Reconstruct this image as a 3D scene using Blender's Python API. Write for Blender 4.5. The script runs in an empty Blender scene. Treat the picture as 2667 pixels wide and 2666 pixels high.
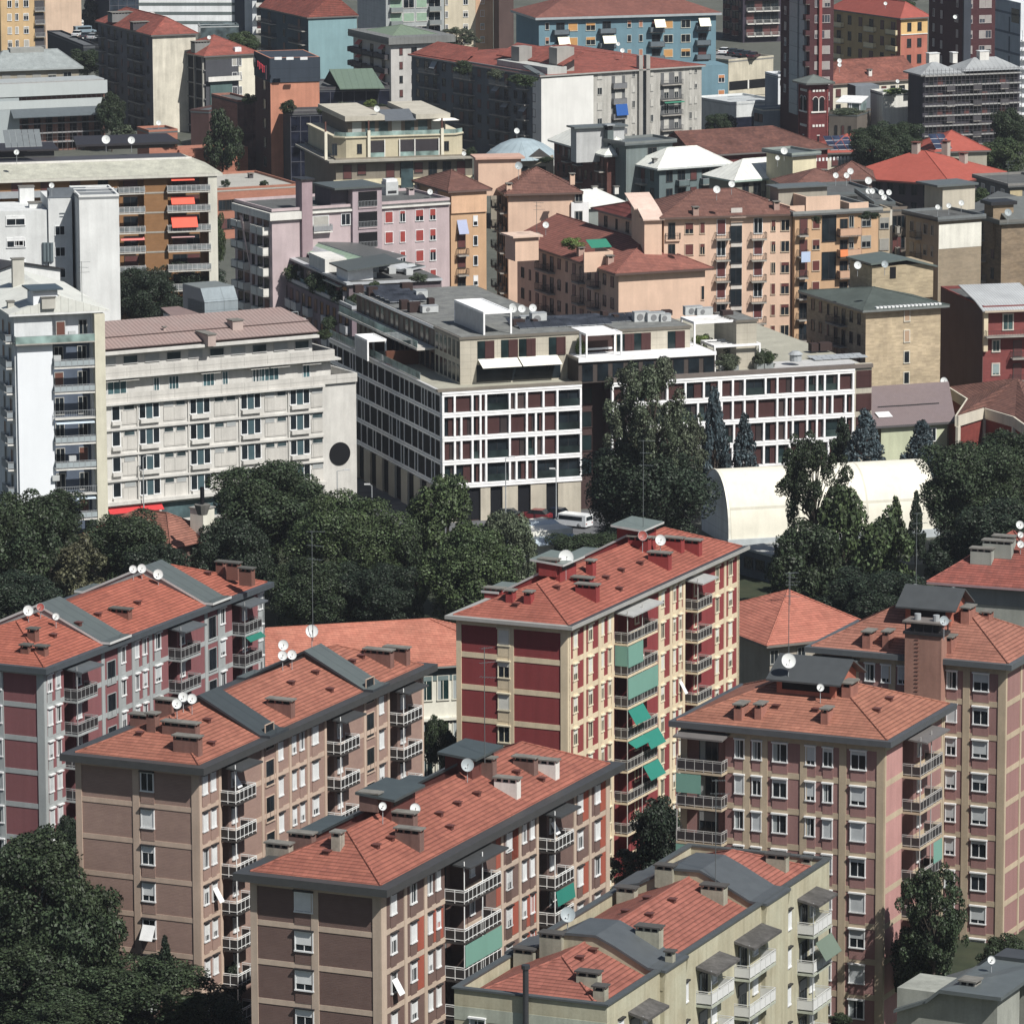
import bpy, math, random
from math import radians, sin, cos, tan, atan, atan2, pi, sqrt
from mathutils import Vector, Matrix
from mathutils.geometry import intersect_ray_tri
rnd = random.Random(11)
scn = bpy.context.scene
COL = scn.collection
# ---------------------------------------------------------------- camera (city seen from a high tower, long lens)
CAMH, FPX, PW, PH = 125.0, 13900.0, 2667.0, 2666.0
PITCH, ROLL = atan((1333 + 1240) / FPX), -0.0032
cd = bpy.data.cameras.new("camera"); cam = bpy.data.objects.new("camera", cd); COL.objects.link(cam)
cd.sensor_width = 36; cd.lens = 36 * FPX / PW; cd.clip_start = 5; cd.clip_end = 6000
RM = Matrix.Rotation(pi / 2 - PITCH, 3, 'X') @ Matrix.Rotation(ROLL, 3, 'Z')
CP = Vector((0, 0, CAMH))
cam.matrix_world = Matrix.Translation(CP) @ RM.to_4x4()
scn.camera = cam
# ---------------------------------------------------------------- daylight
SUN_EL, SUN_PHI = 48, 41        # the sun stands behind the viewer's right shoulder
world = bpy.data.worlds.new("World"); scn.world = world; world.use_nodes = True
nt = world.node_tree; nt.nodes.clear()
sky = nt.nodes.new('ShaderNodeTexSky'); sky.sky_type = 'NISHITA'; sky.sun_disc = False
sdir = Vector((sin(radians(SUN_PHI)) * cos(radians(SUN_EL)), -cos(radians(SUN_PHI)) * cos(radians(SUN_EL)), sin(radians(SUN_EL))))
sky.sun_elevation = radians(SUN_EL); sky.sun_rotation = atan2(sdir.x, sdir.y)
sky.air_density = 1.0; sky.dust_density = 1.2
bg = nt.nodes.new('ShaderNodeBackground'); bg.inputs[1].default_value = 0.05
wo = nt.nodes.new('ShaderNodeOutputWorld'); nt.links.new(sky.outputs[0], bg.inputs[0]); nt.links.new(bg.outputs[0], wo.inputs[0])
sl = bpy.data.lights.new("sun", 'SUN'); sl.energy = 5.0; sl.angle = radians(0.5); sl.color = (1.0, 0.965, 0.91)
sun = bpy.data.objects.new("sun", sl); COL.objects.link(sun)
sun.rotation_euler = (-sdir).to_track_quat('-Z', 'Y').to_euler(); sun.location = (300, -200, 500)
vs = scn.view_settings; scn.display_settings.display_device = 'sRGB'
vs.view_transform = 'Standard'; vs.look = 'None'; vs.exposure = 0.28; vs.gamma = 1.0
try:
    scn.cycles.max_bounces = 5; scn.cycles.diffuse_bounces = 3; scn.cycles.glossy_bounces = 2; scn.cycles.transparent_max_bounces = 6
    scn.cycles.volume_bounces = 0; scn.cycles.use_denoising = True
except Exception: pass
# ---------------------------------------------------------------- photo plan -> world (survey helpers)
OX = [0, 650, 1300, 1967]; OY = [0, 650, 1300, 1966]
def k(rc, x, y): return (OX[rc % 10] + x * .3625, OY[rc // 10] + y * .3625)
def ray(px, py): return (RM @ Vector(((px - PW / 2) / FPX, -(py - PH / 2) / FPX, -1))).normalized()
def P(p, z=0.0):
    d = ray(*p); l = (z - CAMH) / d.z
    return CP + d * l
def proj(v):
    c = RM.transposed() @ (v - CP); return (PW / 2 + FPX * c.x / -c.z, PH / 2 - FPX * c.y / -c.z)
def ppm(v): return FPX / -(RM.transposed() @ (v - CP)).z
def along(o, d, px):
    n = ray(px, 0).cross(ray(px, PH)); return n.dot(CP - o) / n.dot(d)
# ---------------------------------------------------------------- materials
def lin(c):
    v = [((x / 255) / 12.92 if x <= 10 else ((x / 255 + .055) / 1.055) ** 2.4) for x in c[:3]]; y = .3 * v[0] + .55 * v[1] + .15 * v[2]
    return tuple(y + (q - y) * .80 for q in v) + (1,)
MC = {}
def N(t, ty, **kw):
    n = t.nodes.new(ty)
    for a, v in kw.items():
        if a in n.inputs.keys(): n.inputs[a].default_value = v
        else: setattr(n, a, v)
    return n
def math_(t, op, a, b=None, c=None):
    n = t.nodes.new('ShaderNodeMath'); n.operation = op
    for i, v in enumerate((a, b, c)):
        if v is None: continue
        if isinstance(v, (int, float)): n.inputs[i].default_value = v
        else: t.links.new(v, n.inputs[i])
    return n.outputs[0]
def mixc(t, f, a, b, bt='MIX'):
    n = t.nodes.new('ShaderNodeMix'); n.data_type = 'RGBA'; n.blend_type = bt
    for i, v in ((0, f), (6, a), (7, b)):
        if isinstance(v, (int, float)): n.inputs[i].default_value = v
        elif isinstance(v, tuple): n.inputs[i].default_value = v
        else: t.links.new(v, n.inputs[i])
    return n.outputs[2]
def M(kind, c, c2=None, sc=1.0, rough=None, amt=1.0):
    """kinds: plaster, tile, seam, brick, glass, metal, cloth, leaf, bark, ground, stone, panel, corr"""
    key = (kind, c, c2, sc, rough, amt)
    if key in MC: return MC[key]
    m = bpy.data.materials.new(kind); MC[key] = m; m.use_nodes = True; t = m.node_tree
    bs = t.nodes['Principled BSDF']; L = t.links.new
    geo = t.nodes.new('ShaderNodeNewGeometry'); base = lin(c)
    def noise(scale, detail=3, vec=None, rg=.55):
        n = N(t, 'ShaderNodeTexNoise', Scale=scale, Detail=detail, Roughness=rg); L(vec if vec else geo.outputs['Position'], n.inputs['Vector']); return n.outputs['Fac']
    def stretch(sx, sy, sz, src=None):
        mp = t.nodes.new('ShaderNodeMapping'); mp.inputs['Scale'].default_value = (sx, sy, sz); L(src or geo.outputs['Position'], mp.inputs['Vector']); return mp.outputs[0]
    def rng(f, a, b):
        n = t.nodes.new('ShaderNodeMapRange'); n.inputs[1].default_value = .3; n.inputs[2].default_value = .7; n.inputs[3].default_value = a; n.inputs[4].default_value = b; L(f, n.inputs[0]); return n.outputs[0]
    def shade(col, f):   # multiply a colour by a factor socket
        v = t.nodes.new('ShaderNodeVectorMath'); v.operation = 'SCALE'
        if isinstance(col, tuple): v.inputs[0].default_value = col[:3]
        else: L(col, v.inputs[0])
        if isinstance(f, (int, float)): v.inputs['Scale'].default_value = f
        else: L(f, v.inputs['Scale'])
        return v.outputs[0]
    def uvxy():
        uv = t.nodes.new('ShaderNodeUVMap'); s = t.nodes.new('ShaderNodeSeparateXYZ'); L(uv.outputs[0], s.inputs[0]); return uv.outputs[0], s.outputs[0], s.outputs[1]
    def bump(h, st=.3, d=.05):
        b = N(t, 'ShaderNodeBump', Strength=st, Distance=d); L(h, b.inputs['Height']); L(b.outputs[0], bs.inputs['Normal'])
    R = .85; out = base
    if kind in ('plaster', 'stone', 'cloth', 'panel'):
        n1 = noise(.35, 4); n2 = noise(1.0, 4, stretch(1.6, 1.6, .12)); n3 = noise(5, 2)
        a = .10 * amt if kind != 'cloth' else .03
        f = math_(t, 'MULTIPLY', rng(n1, 1 - a, 1 + a), rng(n2, 1 - a * .9, 1 + a * .7))
        f = math_(t, 'MULTIPLY', f, rng(n3, 1 - a * .35, 1 + a * .35))
        col = base
        if c2: col = mixc(t, rng(n1, 0, 1), base, lin(c2))
        if kind == 'panel':
            _, ux, uy = uvxy()
            jx = math_(t, 'LESS_THAN', math_(t, 'FRACT', math_(t, 'MULTIPLY', ux, 1 / (1.5 * sc))), .03)
            jy = math_(t, 'LESS_THAN', math_(t, 'FRACT', math_(t, 'MULTIPLY', uy, 1 / (.75 * sc))), .05)
            j = math_(t, 'MAXIMUM', jx, jy); f = math_(t, 'MULTIPLY', f, math_(t, 'SUBTRACT', 1, math_(t, 'MULTIPLY', j, .25)))
        out = shade(col, f)
    elif kind in ('tile', 'brick'):
        uv, ux, uy = uvxy(); cw, ch = (.42 * sc, .40 * sc) if kind == 'tile' else (.5 * sc, .16 * sc)
        fx = math_(t, 'MULTIPLY', ux, 1 / cw); fy = math_(t, 'MULTIPLY', uy, 1 / ch)
        cb = t.nodes.new('ShaderNodeCombineXYZ'); L(math_(t, 'FLOOR', fx), cb.inputs[0]); L(math_(t, 'FLOOR', fy), cb.inputs[1])
        wn = t.nodes.new('ShaderNodeTexWhiteNoise'); wn.noise_dimensions = '2D'; L(cb.outputs[0], wn.inputs['Vector'])
        fr = math_(t, 'FRACT', fy)
        if kind == 'tile':
            edge = math_(t, 'SUBTRACT', 1.06, math_(t, 'MULTIPLY', math_(t, 'POWER', fr, 5.0), .85 * amt))
            ex = math_(t, 'SUBTRACT', 1.0, math_(t, 'MULTIPLY', math_(t, 'LESS_THAN', math_(t, 'FRACT', fx), .16), .10 * amt))
            edge = math_(t, 'MULTIPLY', edge, ex)
        else:
            rowc = math_(t, 'FLOOR', math_(t, 'MULTIPLY', uy, 1 / (ch * 2)))
            edge = math_(t, 'SUBTRACT', 1.0, math_(t, 'MULTIPLY', math_(t, 'LESS_THAN', fr, .2), .15))
        n1 = noise(.22, 5); n2 = noise(.9, 3, stretch(1, 1, 1)); n3 = noise(.7, 4, stretch(.25, 2.6, 1, uv))
        r = math_(t, 'ADD', .89, math_(t, 'MULTIPLY', wn.outputs[0], .22 * amt))
        f = math_(t, 'MULTIPLY', math_(t, 'MULTIPLY', edge, r), math_(t, 'MULTIPLY', rng(n1, 1 - .15 * amt, 1 + .12 * amt), rng(n3, 1 - .12 * amt, 1 + .1 * amt)))
        col = mixc(t, rng(n2, 0, 1), base, lin(c2) if c2 else base)
        out = shade(col, f); bump(fr if kind == 'tile' else edge, .35, .06)
    elif kind in ('seam', 'corr'):
        _, ux, uy = uvxy(); w = .6 * sc if kind == 'seam' else .55 * sc
        fr = math_(t, 'FRACT', math_(t, 'MULTIPLY', ux, 1 / w))
        ln = math_(t, 'LESS_THAN', fr, .10) if kind == 'seam' else math_(t, 'ABSOLUTE', math_(t, 'SUBTRACT', fr, .5))
        n1 = noise(.3, 4); n2 = noise(1.6, 3)
        f = math_(t, 'MULTIPLY', math_(t, 'SUBTRACT', 1.05, math_(t, 'MULTIPLY', ln, .22 if kind == 'seam' else .75)), math_(t, 'MULTIPLY', rng(n1, .88, 1.1), rng(n2, .94, 1.05)))
        out = shade(mixc(t, rng(n1, 0, 1), base, lin(c2)) if c2 else base, f); bump(ln, .3, .05); R = .6
    elif kind == 'glass':
        n1 = noise(.5, 2); out = shade(base, rng(n1, .5, 1.6)); R = .16; bs.inputs['IOR'].default_value = 1.45
    elif kind == 'metal':
        out = shade(base, rng(noise(1.2, 3), .9, 1.08)); R = .5
    elif kind == 'leaf':
        isl = geo.outputs['Random Per Island']
        oi = t.nodes.new('ShaderNodeObjectInfo')
        n1 = noise(.28 / sc, 2)
        f = math_(t, 'MULTIPLY', math_(t, 'ADD', .45, math_(t, 'MULTIPLY', math_(t, 'POWER', isl, 1.7), 1.3)), rng(n1, .7, 1.3))
        f = math_(t, 'MULTIPLY', f, math_(t, 'ADD', .85, math_(t, 'MULTIPLY', oi.outputs['Random'], .3)))
        col = mixc(t, rng(n1, 0, 1), base, lin(c2) if c2 else base)
        out = shade(col, f); R = .55
        bs.inputs['Specular IOR Level'].default_value = .25
        try: bs.inputs['Transmission Weight'].default_value = 0
        except Exception: pass
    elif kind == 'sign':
        bs.inputs['Emission Color'].default_value = base; bs.inputs['Emission Strength'].default_value = .7  # added glow, brightens lettering that hangs on a shaded face
    elif kind == 'bark': out = shade(base, rng(noise(2, 3), .7, 1.3))
    elif kind == 'ground':
        n1 = noise(.05 * sc, 5); n2 = noise(.7, 4)
        out = shade(mixc(t, rng(n1, 0, 1), base, lin(c2) if c2 else base), rng(n2, .85, 1.15)); R = .9
    elif kind == 'gravel':
        n1 = noise(3.5, 4); n2 = noise(.4, 4); n4 = noise(.9, 5)
        out = shade(mixc(t, rng(n4, 0, 1), base, lin(c2) if c2 else base), math_(t, 'MULTIPLY', rng(n1, .88, 1.12), rng(n2, .9, 1.1))); R = .95
    if isinstance(out, tuple): bs.inputs['Base Color'].default_value = out
    else: L(out, bs.inputs['Base Color'])
    bs.inputs['Roughness'].default_value = R if rough is None else rough
    if kind == 'glass': bs.inputs['Specular IOR Level'].default_value = .35
    if kind not in ('glass', 'metal', 'leaf'): bs.inputs['Specular IOR Level'].default_value = .2
    return m
# ---------------------------------------------------------------- mesh builder and frames
class Fr:
    """a vertical-walled frame: X runs along the face from left to right, Y into the building, origin on the ground"""
    def __init__(s, o, X, Y, lx, ly): s.o, s.X, s.Y, s.lx, s.ly = o, X, Y, lx, ly
    def w(s, x, y, z): return s.o + s.X * x + s.Y * y + Vector((0, 0, z))
    def left(s): return Fr(s.w(0, s.ly, 0), -s.Y, s.X, s.ly, s.lx)
    def right_end(s): return Fr(s.w(s.lx, 0, 0), s.Y, -s.X, s.ly, s.lx)
    def hit(s, p, y=0.0):
        d = ray(*p); o = s.w(0, y, 0); l = (o - CP).dot(s.Y) / d.dot(s.Y); q = CP + d * l
        return (q - s.o).dot(s.X), q.z
    def rot(s): return atan2(s.X.y, s.X.x)
    def sub(s, x0, x1, y0, y1): return Fr(s.w(x0, y0, 0), s.X, s.Y, x1 - x0, y1 - y0)
def frame(C, z, R=None, Rx=None, Lx=None, X=None, ly=None, L=None):
    o = P(C, z)
    if L is not None:      # the left eave end rules: the front face is square to it
        v = P(L, z) - o; v.z = 0; ly = v.length; v.normalize(); X = Vector((v.y, -v.x, 0)); Rx = Rx if Rx is not None else R[0]
    if R is not None and X is None:
        r = P(R, z); X = (r - o); X.z = 0; lx = X.length; X.normalize()
    else:
        lx = along(o, X, Rx)
    Y = Vector((-X.y, X.x, 0))
    if ly is None: ly = along(o, Y, Lx)
    o = Vector((o.x, o.y, 0))
    return Fr(o, X.copy(), Y, lx, ly)
BOXF = ((0, 3, 2, 1), (4, 5, 6, 7), (0, 1, 5, 4), (1, 2, 6, 5), (2, 3, 7, 6), (3, 0, 4, 7))
class MB:
    def __init__(s): s.v, s.f, s.m, s.ms = [], [], [], []
    def mi(s, m):
        if m not in s.ms: s.ms.append(m)
        return s.ms.index(m)
    def add(s, vs, fs, m):
        b = len(s.v); s.v.extend(vs); i = s.mi(m)
        for f in fs: s.f.append(tuple(b + q for q in f)); s.m.append(i)
        return s
    def box(s, fr, x0, x1, y0, y1, z0, z1, m):
        p = ((x0, y0), (x1, y0), (x1, y1), (x0, y1))
        return s.add([fr.w(x, y, z) for z in (z0, z1) for x, y in p], BOXF, m)
    def poly(s, fr, pts, m): return s.add([fr.w(*p) for p in pts], [tuple(range(len(pts)))], m)
    def prism(s, fr, pts, z0, z1, m, m2=None):
        n = len(pts); s.add([fr.w(x, y, z0) for x, y in pts] + [fr.w(x, y, z1) for x, y in pts], [(i, (i + 1) % n, n + (i + 1) % n, n + i) for i in range(n)], m)
        s.add([fr.w(x, y, z1) for x, y in pts], [tuple(range(n))], m2 or m); s.add([fr.w(x, y, z0) for x, y in pts], [tuple(range(n - 1, -1, -1))], m); return s
    def slab(s, fr, top, th, m, m2=None):
        """a sheet given by 3-D local points, thickened downwards"""
        n = len(top); lo = [(x, y, z - th) for x, y, z in top]
        s.add([fr.w(*p) for p in top], [tuple(range(n))], m)
        s.add([fr.w(*p) for p in lo], [tuple(range(n - 1, -1, -1))], m2 or m)
        s.add([fr.w(*p) for p in lo] + [fr.w(*p) for p in top], [(i, (i + 1) % n, n + (i + 1) % n, n + i) for i in range(n)], m2 or m); return s
    def tube(s, a, b, r, m, n=6, r2=None):
        d = (b - a); dn = d.normalized(); u = dn.orthogonal().normalized(); w = dn.cross(u); r2 = r if r2 is None else r2
        vs = [a + (u * cos(2 * pi * i / n) + w * sin(2 * pi * i / n)) * r for i in range(n)] + [b + (u * cos(2 * pi * i / n) + w * sin(2 * pi * i / n)) * r2 for i in range(n)]
        return s.add(vs, [(i, (i + 1) % n, n + (i + 1) % n, n + i) for i in range(n)] + [tuple(range(n - 1, -1, -1)), tuple(range(n, 2 * n))], m)
    def mesh(s, name, origin=Vector((0, 0, 0))):
        me = bpy.data.meshes.new(name); me.from_pydata([tuple(v - origin) for v in s.v], [], s.f)
        for m in s.ms: me.materials.append(m)
        me.polygons.foreach_set('material_index', s.m)
        uv = me.uv_layers.new(name='uv'); d = uv.data; Z = Vector((0, 0, 1)); V = me.vertices
        for p in me.polygons:
            n = p.normal
            if abs(n.z) > .999: e, f = Vector((1, 0, 0)), Vector((0, 1, 0))
            else: e = Z.cross(n).normalized(); f = n.cross(e)
            for li in p.loop_indices:
                co = V[me.loops[li].vertex_index].co; d[li].uv = (co.dot(e), co.dot(f))
        me.update(); return me
LOCAL = Fr(Vector((0, 0, 0)), Vector((1, 0, 0)), Vector((0, 1, 0)), 1, 1)
def tag(o, label=None, cat=None, group=None, kind=None):
    for a, v in (('label', label), ('category', cat), ('group', group), ('kind', kind)):
        if v: o[a] = v
    return o
def link(name, data, parent=None, loc=None, rz=0):
    o = bpy.data.objects.new(name, data); COL.objects.link(o)
    if parent: o.parent = parent
    if loc is not None: o.location = loc
    o.rotation_euler = (0, 0, rz); return o
class Thing:
    def __init__(s, name, label, cat, loc, group=None):
        s.e = link(name, None, None, loc); s.loc = Vector(loc); tag(s.e, label, cat, group); s.n = {}; s.rest = {}; s.pick = []
    def part(s, name, mb, parent=None, pick=False, origin=None):
        o = link(name, mb.mesh(name, s.loc), parent or s.e)
        if pick:
            for f in mb.f:
                for i in range(1, len(f) - 1): s.pick.append((mb.v[f[0]], mb.v[f[i]], mb.v[f[i + 1]]))
        return o
    def place(s, name, me, w, rz, parent=None, cap=100):
        """one more copy of a shared part mesh at world point w; past the cap the copies merge into one part"""
        s.n[name] = s.n.get(name, 0) + 1
        if parent is None and s.n[name] > cap:
            s.rest.setdefault(name, []).append((me, Vector(w), rz)); return None
        if parent is not None: return link(name, me, parent, (0, 0, 0), 0)
        return link(name, me, s.e, Vector(w) - s.loc, rz)
    def roof_at(s, p):
        d = ray(*p); best = None
        for a, b, c in s.pick:
            q = intersect_ray_tri(a, b, c, d, CP, True)
            if q is not None and (best is None or (q - CP).length < (best - CP).length): best = q
        return best
    def done(s):
        for name, lst in s.rest.items():
            mb = MB()
            for me, w, rz in lst:
                R = Matrix.Rotation(rz, 3, 'Z'); b = len(mb.v); mb.v.extend([w + R @ v.co for v in me.vertices])
                for p in me.polygons: mb.f.append(tuple(b + i for i in p.vertices)); mb.m.append(mb.mi(me.materials[p.material_index]))
            o = s.part(name, mb); o['kind'] = 'stuff'
# ---------------------------------------------------------------- common colours
WHITE = M('metal', (216, 218, 218)); OFFW = M('plaster', (214, 212, 205)); DARK = M('metal', (38, 38, 42)); GREYM = M('metal', (88, 96, 98))
GLASS = M('glass', (26, 34, 40)); GLASS2 = M('glass', (52, 70, 74)); GLASST = M('glass', (24, 38, 40)); CURT = M('cloth', (150, 158, 158))
LEAD = M('seam', (84, 94, 94), (72, 80, 82), sc=2.4); LEADD = M('metal', (52, 58, 64)); CAPM = M('plaster', (112, 110, 104), amt=2)
BLK = M('plaster', (20, 21, 25)); CONC = M('plaster', (150, 146, 138), amt=1.5); STEEL = M('metal', (150, 155, 158))
# ---------------------------------------------------------------- windows
WM = {}
def win_mesh(w, h, st, v):
    """st: dict(fr=frame material, gl, bl=blind material, t=frame width, hood, mull, sill) ; v = blind share 0..1"""
    key = (round(w, 2), round(h, 2), st['id'], v)
    if key in WM: return WM[key]
    t = st.get('t', .08); fm, gl, bl = st['fr'], st.get('gl', GLASS), st.get('bl', WHITE); o = st.get('o', .09); L = LOCAL
    a = MB(); x0, x1, z0, z1 = -w / 2, w / 2, -h / 2, h / 2
    a.box(L, x0, x0 + t, -o, .02, z0, z1, fm); a.box(L, x1 - t, x1, -o, .02, z0, z1, fm)
    a.box(L, x0 + t, x1 - t, -o, .02, z1 - t, z1, fm); a.box(L, x0 - .03, x1 + .03, -o - .04, .02, z0 - .06, z0 + t * .6, st.get('sm', fm))
    if st.get('hood'): a.box(L, x0 - .05, x1 + .05, -o - .16, .02, z1, z1 + .12, st['hood'])
    p = MB(); p.box(L, x0 + t, x1 - t, -.025, .015, z0 + t * .6, z1 - t, gl)
    if st.get('mull', 1):
        for q in range(1, st.get('mull', 1) + 1):
            xm = x0 + (x1 - x0) * q / (st.get('mull', 1) + 1); p.box(L, xm - .03, xm + .03, -.05, -.025, z0 + t * .6, z1 - t, st.get('mf', fm))
    if st.get('cur') and v in (0, 1): p.box(L, x0 + t, x0 + t + (w - 2 * t) * .3, -.034, -.027, z0 + .1, z1 - t, CURT)
    b = None
    if v > 0:
        b = MB(); b.box(L, x0 + t, x1 - t, -.075, -.052, z1 - t - (h - 1.6 * t) * v * .98, z1 - t, bl)
    if not st.get('near'):
        for q in (p, b):
            if q:
                off = len(a.v); a.v += q.v
                for f, mi in zip(q.f, q.m): a.f.append(tuple(off + i for i in f)); a.m.append(a.mi(q.ms[mi]))
        r = (a.mesh('window'), None, None)
    else: r = (a.mesh('window'), p.mesh('pane'), b.mesh('shutter') if b else None)
    WM[key] = r; return r
_sid = [0]
def style(fr, **kw):
    _sid[0] += 1; d = dict(fr=fr, id=_sid[0]); d.update(kw); return d
def window(b, fc, u, z, w, h, st, y=0.0, v=None, name='window'):
    q = fc.w(u, y, z); p = proj(q)
    if not (-60 < p[0] < PW + 60 and -60 < p[1] < PH + 60): return
    if v is None: v = rnd.choice(st.get('vs', (0, 0, .3, .6, 1)))
    a, pm, bm = win_mesh(w, h, st, v)
    o = b.place(name, a, q, fc.rot())
    if o and pm:
        b.place('pane', pm, q, 0, o)
        if bm: b.place('shutter', bm, q, 0, o)
    sw = st.get('swing', 0)
    if sw and v < .7 and rnd.random() < sw: awning(b, fc, u - w / 2 + .03, u + w / 2 - .03, z + h / 2 - .1 - h * .25, h * .72, h * .42, WHITE, y=y - .1, name='tilted_shutter')
    return o
def wins(b, fc, rc, y0, xs, w, h, n, st, fh, y=0.0, skip=(), v=None, name='window'):
    """columns at crop x positions xs, first row centred at crop y0 (read at xs[0]), n storeys down"""
    z0 = fc.hit(k(rc, xs[0], y0), y)[1]
    ws = w if isinstance(w, (list, tuple)) else [w] * len(xs)
    for i, x in enumerate(xs):
        u = fc.hit(k(rc, x, y0), y)[0]
        for r in range(n):
            if (i, r) in skip: continue
            window(b, fc, u, z0 - r * fh, ws[i], h, st, y, v, name)
AM = {}
def awning(b, fc, u0, u1, z, drop, out, mat, y=0.0, name='awning', stripes=None):
    key = (round(u1 - u0, 2), round(drop, 2), round(out, 2), mat.name)
    if key not in AM:
        mb = MB(); w = u1 - u0
        mb.slab(LOCAL, [(0, 0, 0), (0, -out, -drop), (w, -out, -drop), (w, 0, 0)], .03, mat)
        AM[key] = mb.mesh(name)
    return b.place(name, AM[key], fc.w(u0, y, z), fc.rot())
# ---------------------------------------------------------------- balconies
BM = {}
def balcony_mesh(w, dep, h, st, slab, c):
    key = (round(w, 2), round(dep, 2), h, st, slab.name, tuple(x.name for x in c))
    if key in BM: return BM[key]
    L = LOCAL; s = MB(); s.box(L, 0, w, -dep, 0, -.18, 0, slab); r = MB(); fm, pm = c
    sides = [((0, -dep), (w, -dep)), ((0, 0), (0, -dep)), ((w, -dep), (w, 0))]
    for (xa, ya), (xb, yb) in sides:
        ln = abs(xb - xa) + abs(yb - ya); X = Vector((xb - xa, yb - ya, 0)).normalized(); f = Fr(Vector((xa, ya, 0)), X, Vector((-X.y, X.x, 0)), ln, 1)
        if st == 'solid': r.box(f, 0, ln, 0, .09, -.2, h, pm); r.box(f, 0, ln, -.02, .11, h, h + .05, fm); continue
        if st == 'glass': r.box(f, 0, ln, .03, .05, 0, h, pm); r.box(f, 0, ln, .02, .06, h, h + .04, fm); continue
        n = max(1, round(ln / (.75 if st == 'panel' else 1.1))); q = ln / n
        if st in ('panel', 'white'):
            r.box(f, 0, ln, .0, .05, .14, .19, fm); r.box(f, 0, ln, .0, .05, h - .14, h - .10, fm); r.box(f, 0, ln, .0, .06, h - .0, h + .05, fm)
            for i in range(n + 1): r.box(f, max(0, i * q - .025), min(ln, i * q + .025), -.002, .048, 0, h, fm)
            for i in range(n): r.box(f, i * q + .04, (i + 1) * q - .04, .02, .04, .2, h - .17, pm)
        else:
            r.box(f, 0, ln, .0, .04, h - .04, h, fm); r.box(f, 0, ln, .0, .04, .08, .12, fm)
            nb = max(2, int(ln / .22))
            for i in range(nb + 1): x = min(ln - .03, ln * i / nb); r.box(f, x, x + .03, .005, .035, .12, h - .04, fm)
    BM[key] = (s.mesh('balcony'), r.mesh('railing')); return BM[key]
def balcony(b, fc, u0, u1, z, dep, h=1.0, st='bars', slab=CONC, c=None, y=0.0):
    s, r = balcony_mesh(u1 - u0, dep, h, st, slab, c or (DARK, DARK)); q = fc.w(u0, y, z); p = proj(q)
    if not (-150 < p[0] < PW + 60 and -60 < p[1] < PH + 100): return
    o = b.place('balcony', s, q, fc.rot())
    if o: b.place('railing', r, q, 0, o)
    else: b.place('railing', r, q, fc.rot(), None, 0)
    return o
def walls(b, fr, z1, mat, nr=(), nl=(), z0=0, name='wall', top=None):
    """footprint with recesses: nr on the right face (x0,x1,depth), nl on the left face (y0,y1,depth)"""
    pts = [(0, 0)]
    for x0, x1, d in sorted(nr): pts += [(x0, 0), (x0, d), (x1, d), (x1, 0)]
    pts += [(fr.lx, 0), (fr.lx, fr.ly), (0, fr.ly)]
    for y0, y1, d in sorted(nl, reverse=True): pts += [(0, y1), (d, y1), (d, y0), (0, y0)]
    mb = MB().prism(fr, pts, z0, z1, mat, top)
    return b.part(name, mb, pick=True)
def hip(b, fr, z, rise, mat, oh=.6, inset=0, ends=(1, 1), axis='x', hf=1.0, eave=None, eth=.3, name='roof', ridge=True):
    """hipped or gabled tile roof on a rectangle; axis = ridge direction; hf = hip length / half width"""
    if eave:
        b.part('eaves', MB().box(fr, -oh, fr.lx + oh, -oh, fr.ly + oh, z - eth, z, eave), pick=True)
    q = oh - inset; x0, x1, y0, y1 = -q, fr.lx + q, -q, fr.ly + q
    if axis == 'y': A = Fr(fr.w(x0, y1, 0), -fr.Y, fr.X, y1 - y0, x1 - x0)
    else: A = Fr(fr.w(x0, y0, 0), fr.X, fr.Y, x1 - x0, y1 - y0)
    l, w = A.lx, A.ly; h2 = w / 2; a = h2 * hf if ends[0] else 0; c = l - (h2 * hf if ends[1] else 0)
    if c < a: a = c = (a + c) / 2
    zb, zt = z + .01, z + rise; mb = MB()
    mb.poly(A, [(0, 0, zb), (l, 0, zb), (c, h2, zt), (a, h2, zt)], mat); mb.poly(A, [(l, w, zb), (0, w, zb), (a, h2, zt), (c, h2, zt)], mat)
    mb.poly(A, [(0, w, zb), (0, 0, zb), (a, h2, zt)], mat); mb.poly(A, [(l, 0, zb), (l, w, zb), (c, h2, zt)], mat)
    mb.poly(A, [(0, 0, zb - .002), (0, w, zb - .002), (l, w, zb - .002), (l, 0, zb - .002)], mat)
    o = b.part(name, mb, pick=True)
    if ridge:
        r = MB(); rt = .11
        def bar(p1, p2): r.tube(A.w(*p1), A.w(*p2), rt, mat, 5)
        if ends[0]: bar((0, 0, zb), (a, h2, zt)); bar((0, w, zb), (a, h2, zt))
        if ends[1]: bar((l, 0, zb), (c, h2, zt)); bar((l, w, zb), (c, h2, zt))
        if c - a > .5: bar((a, h2, zt), (c, h2, zt))
        b.part('ridge_tiles', r, o)
    b.A = A; b.rz = zt
    return o
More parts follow.
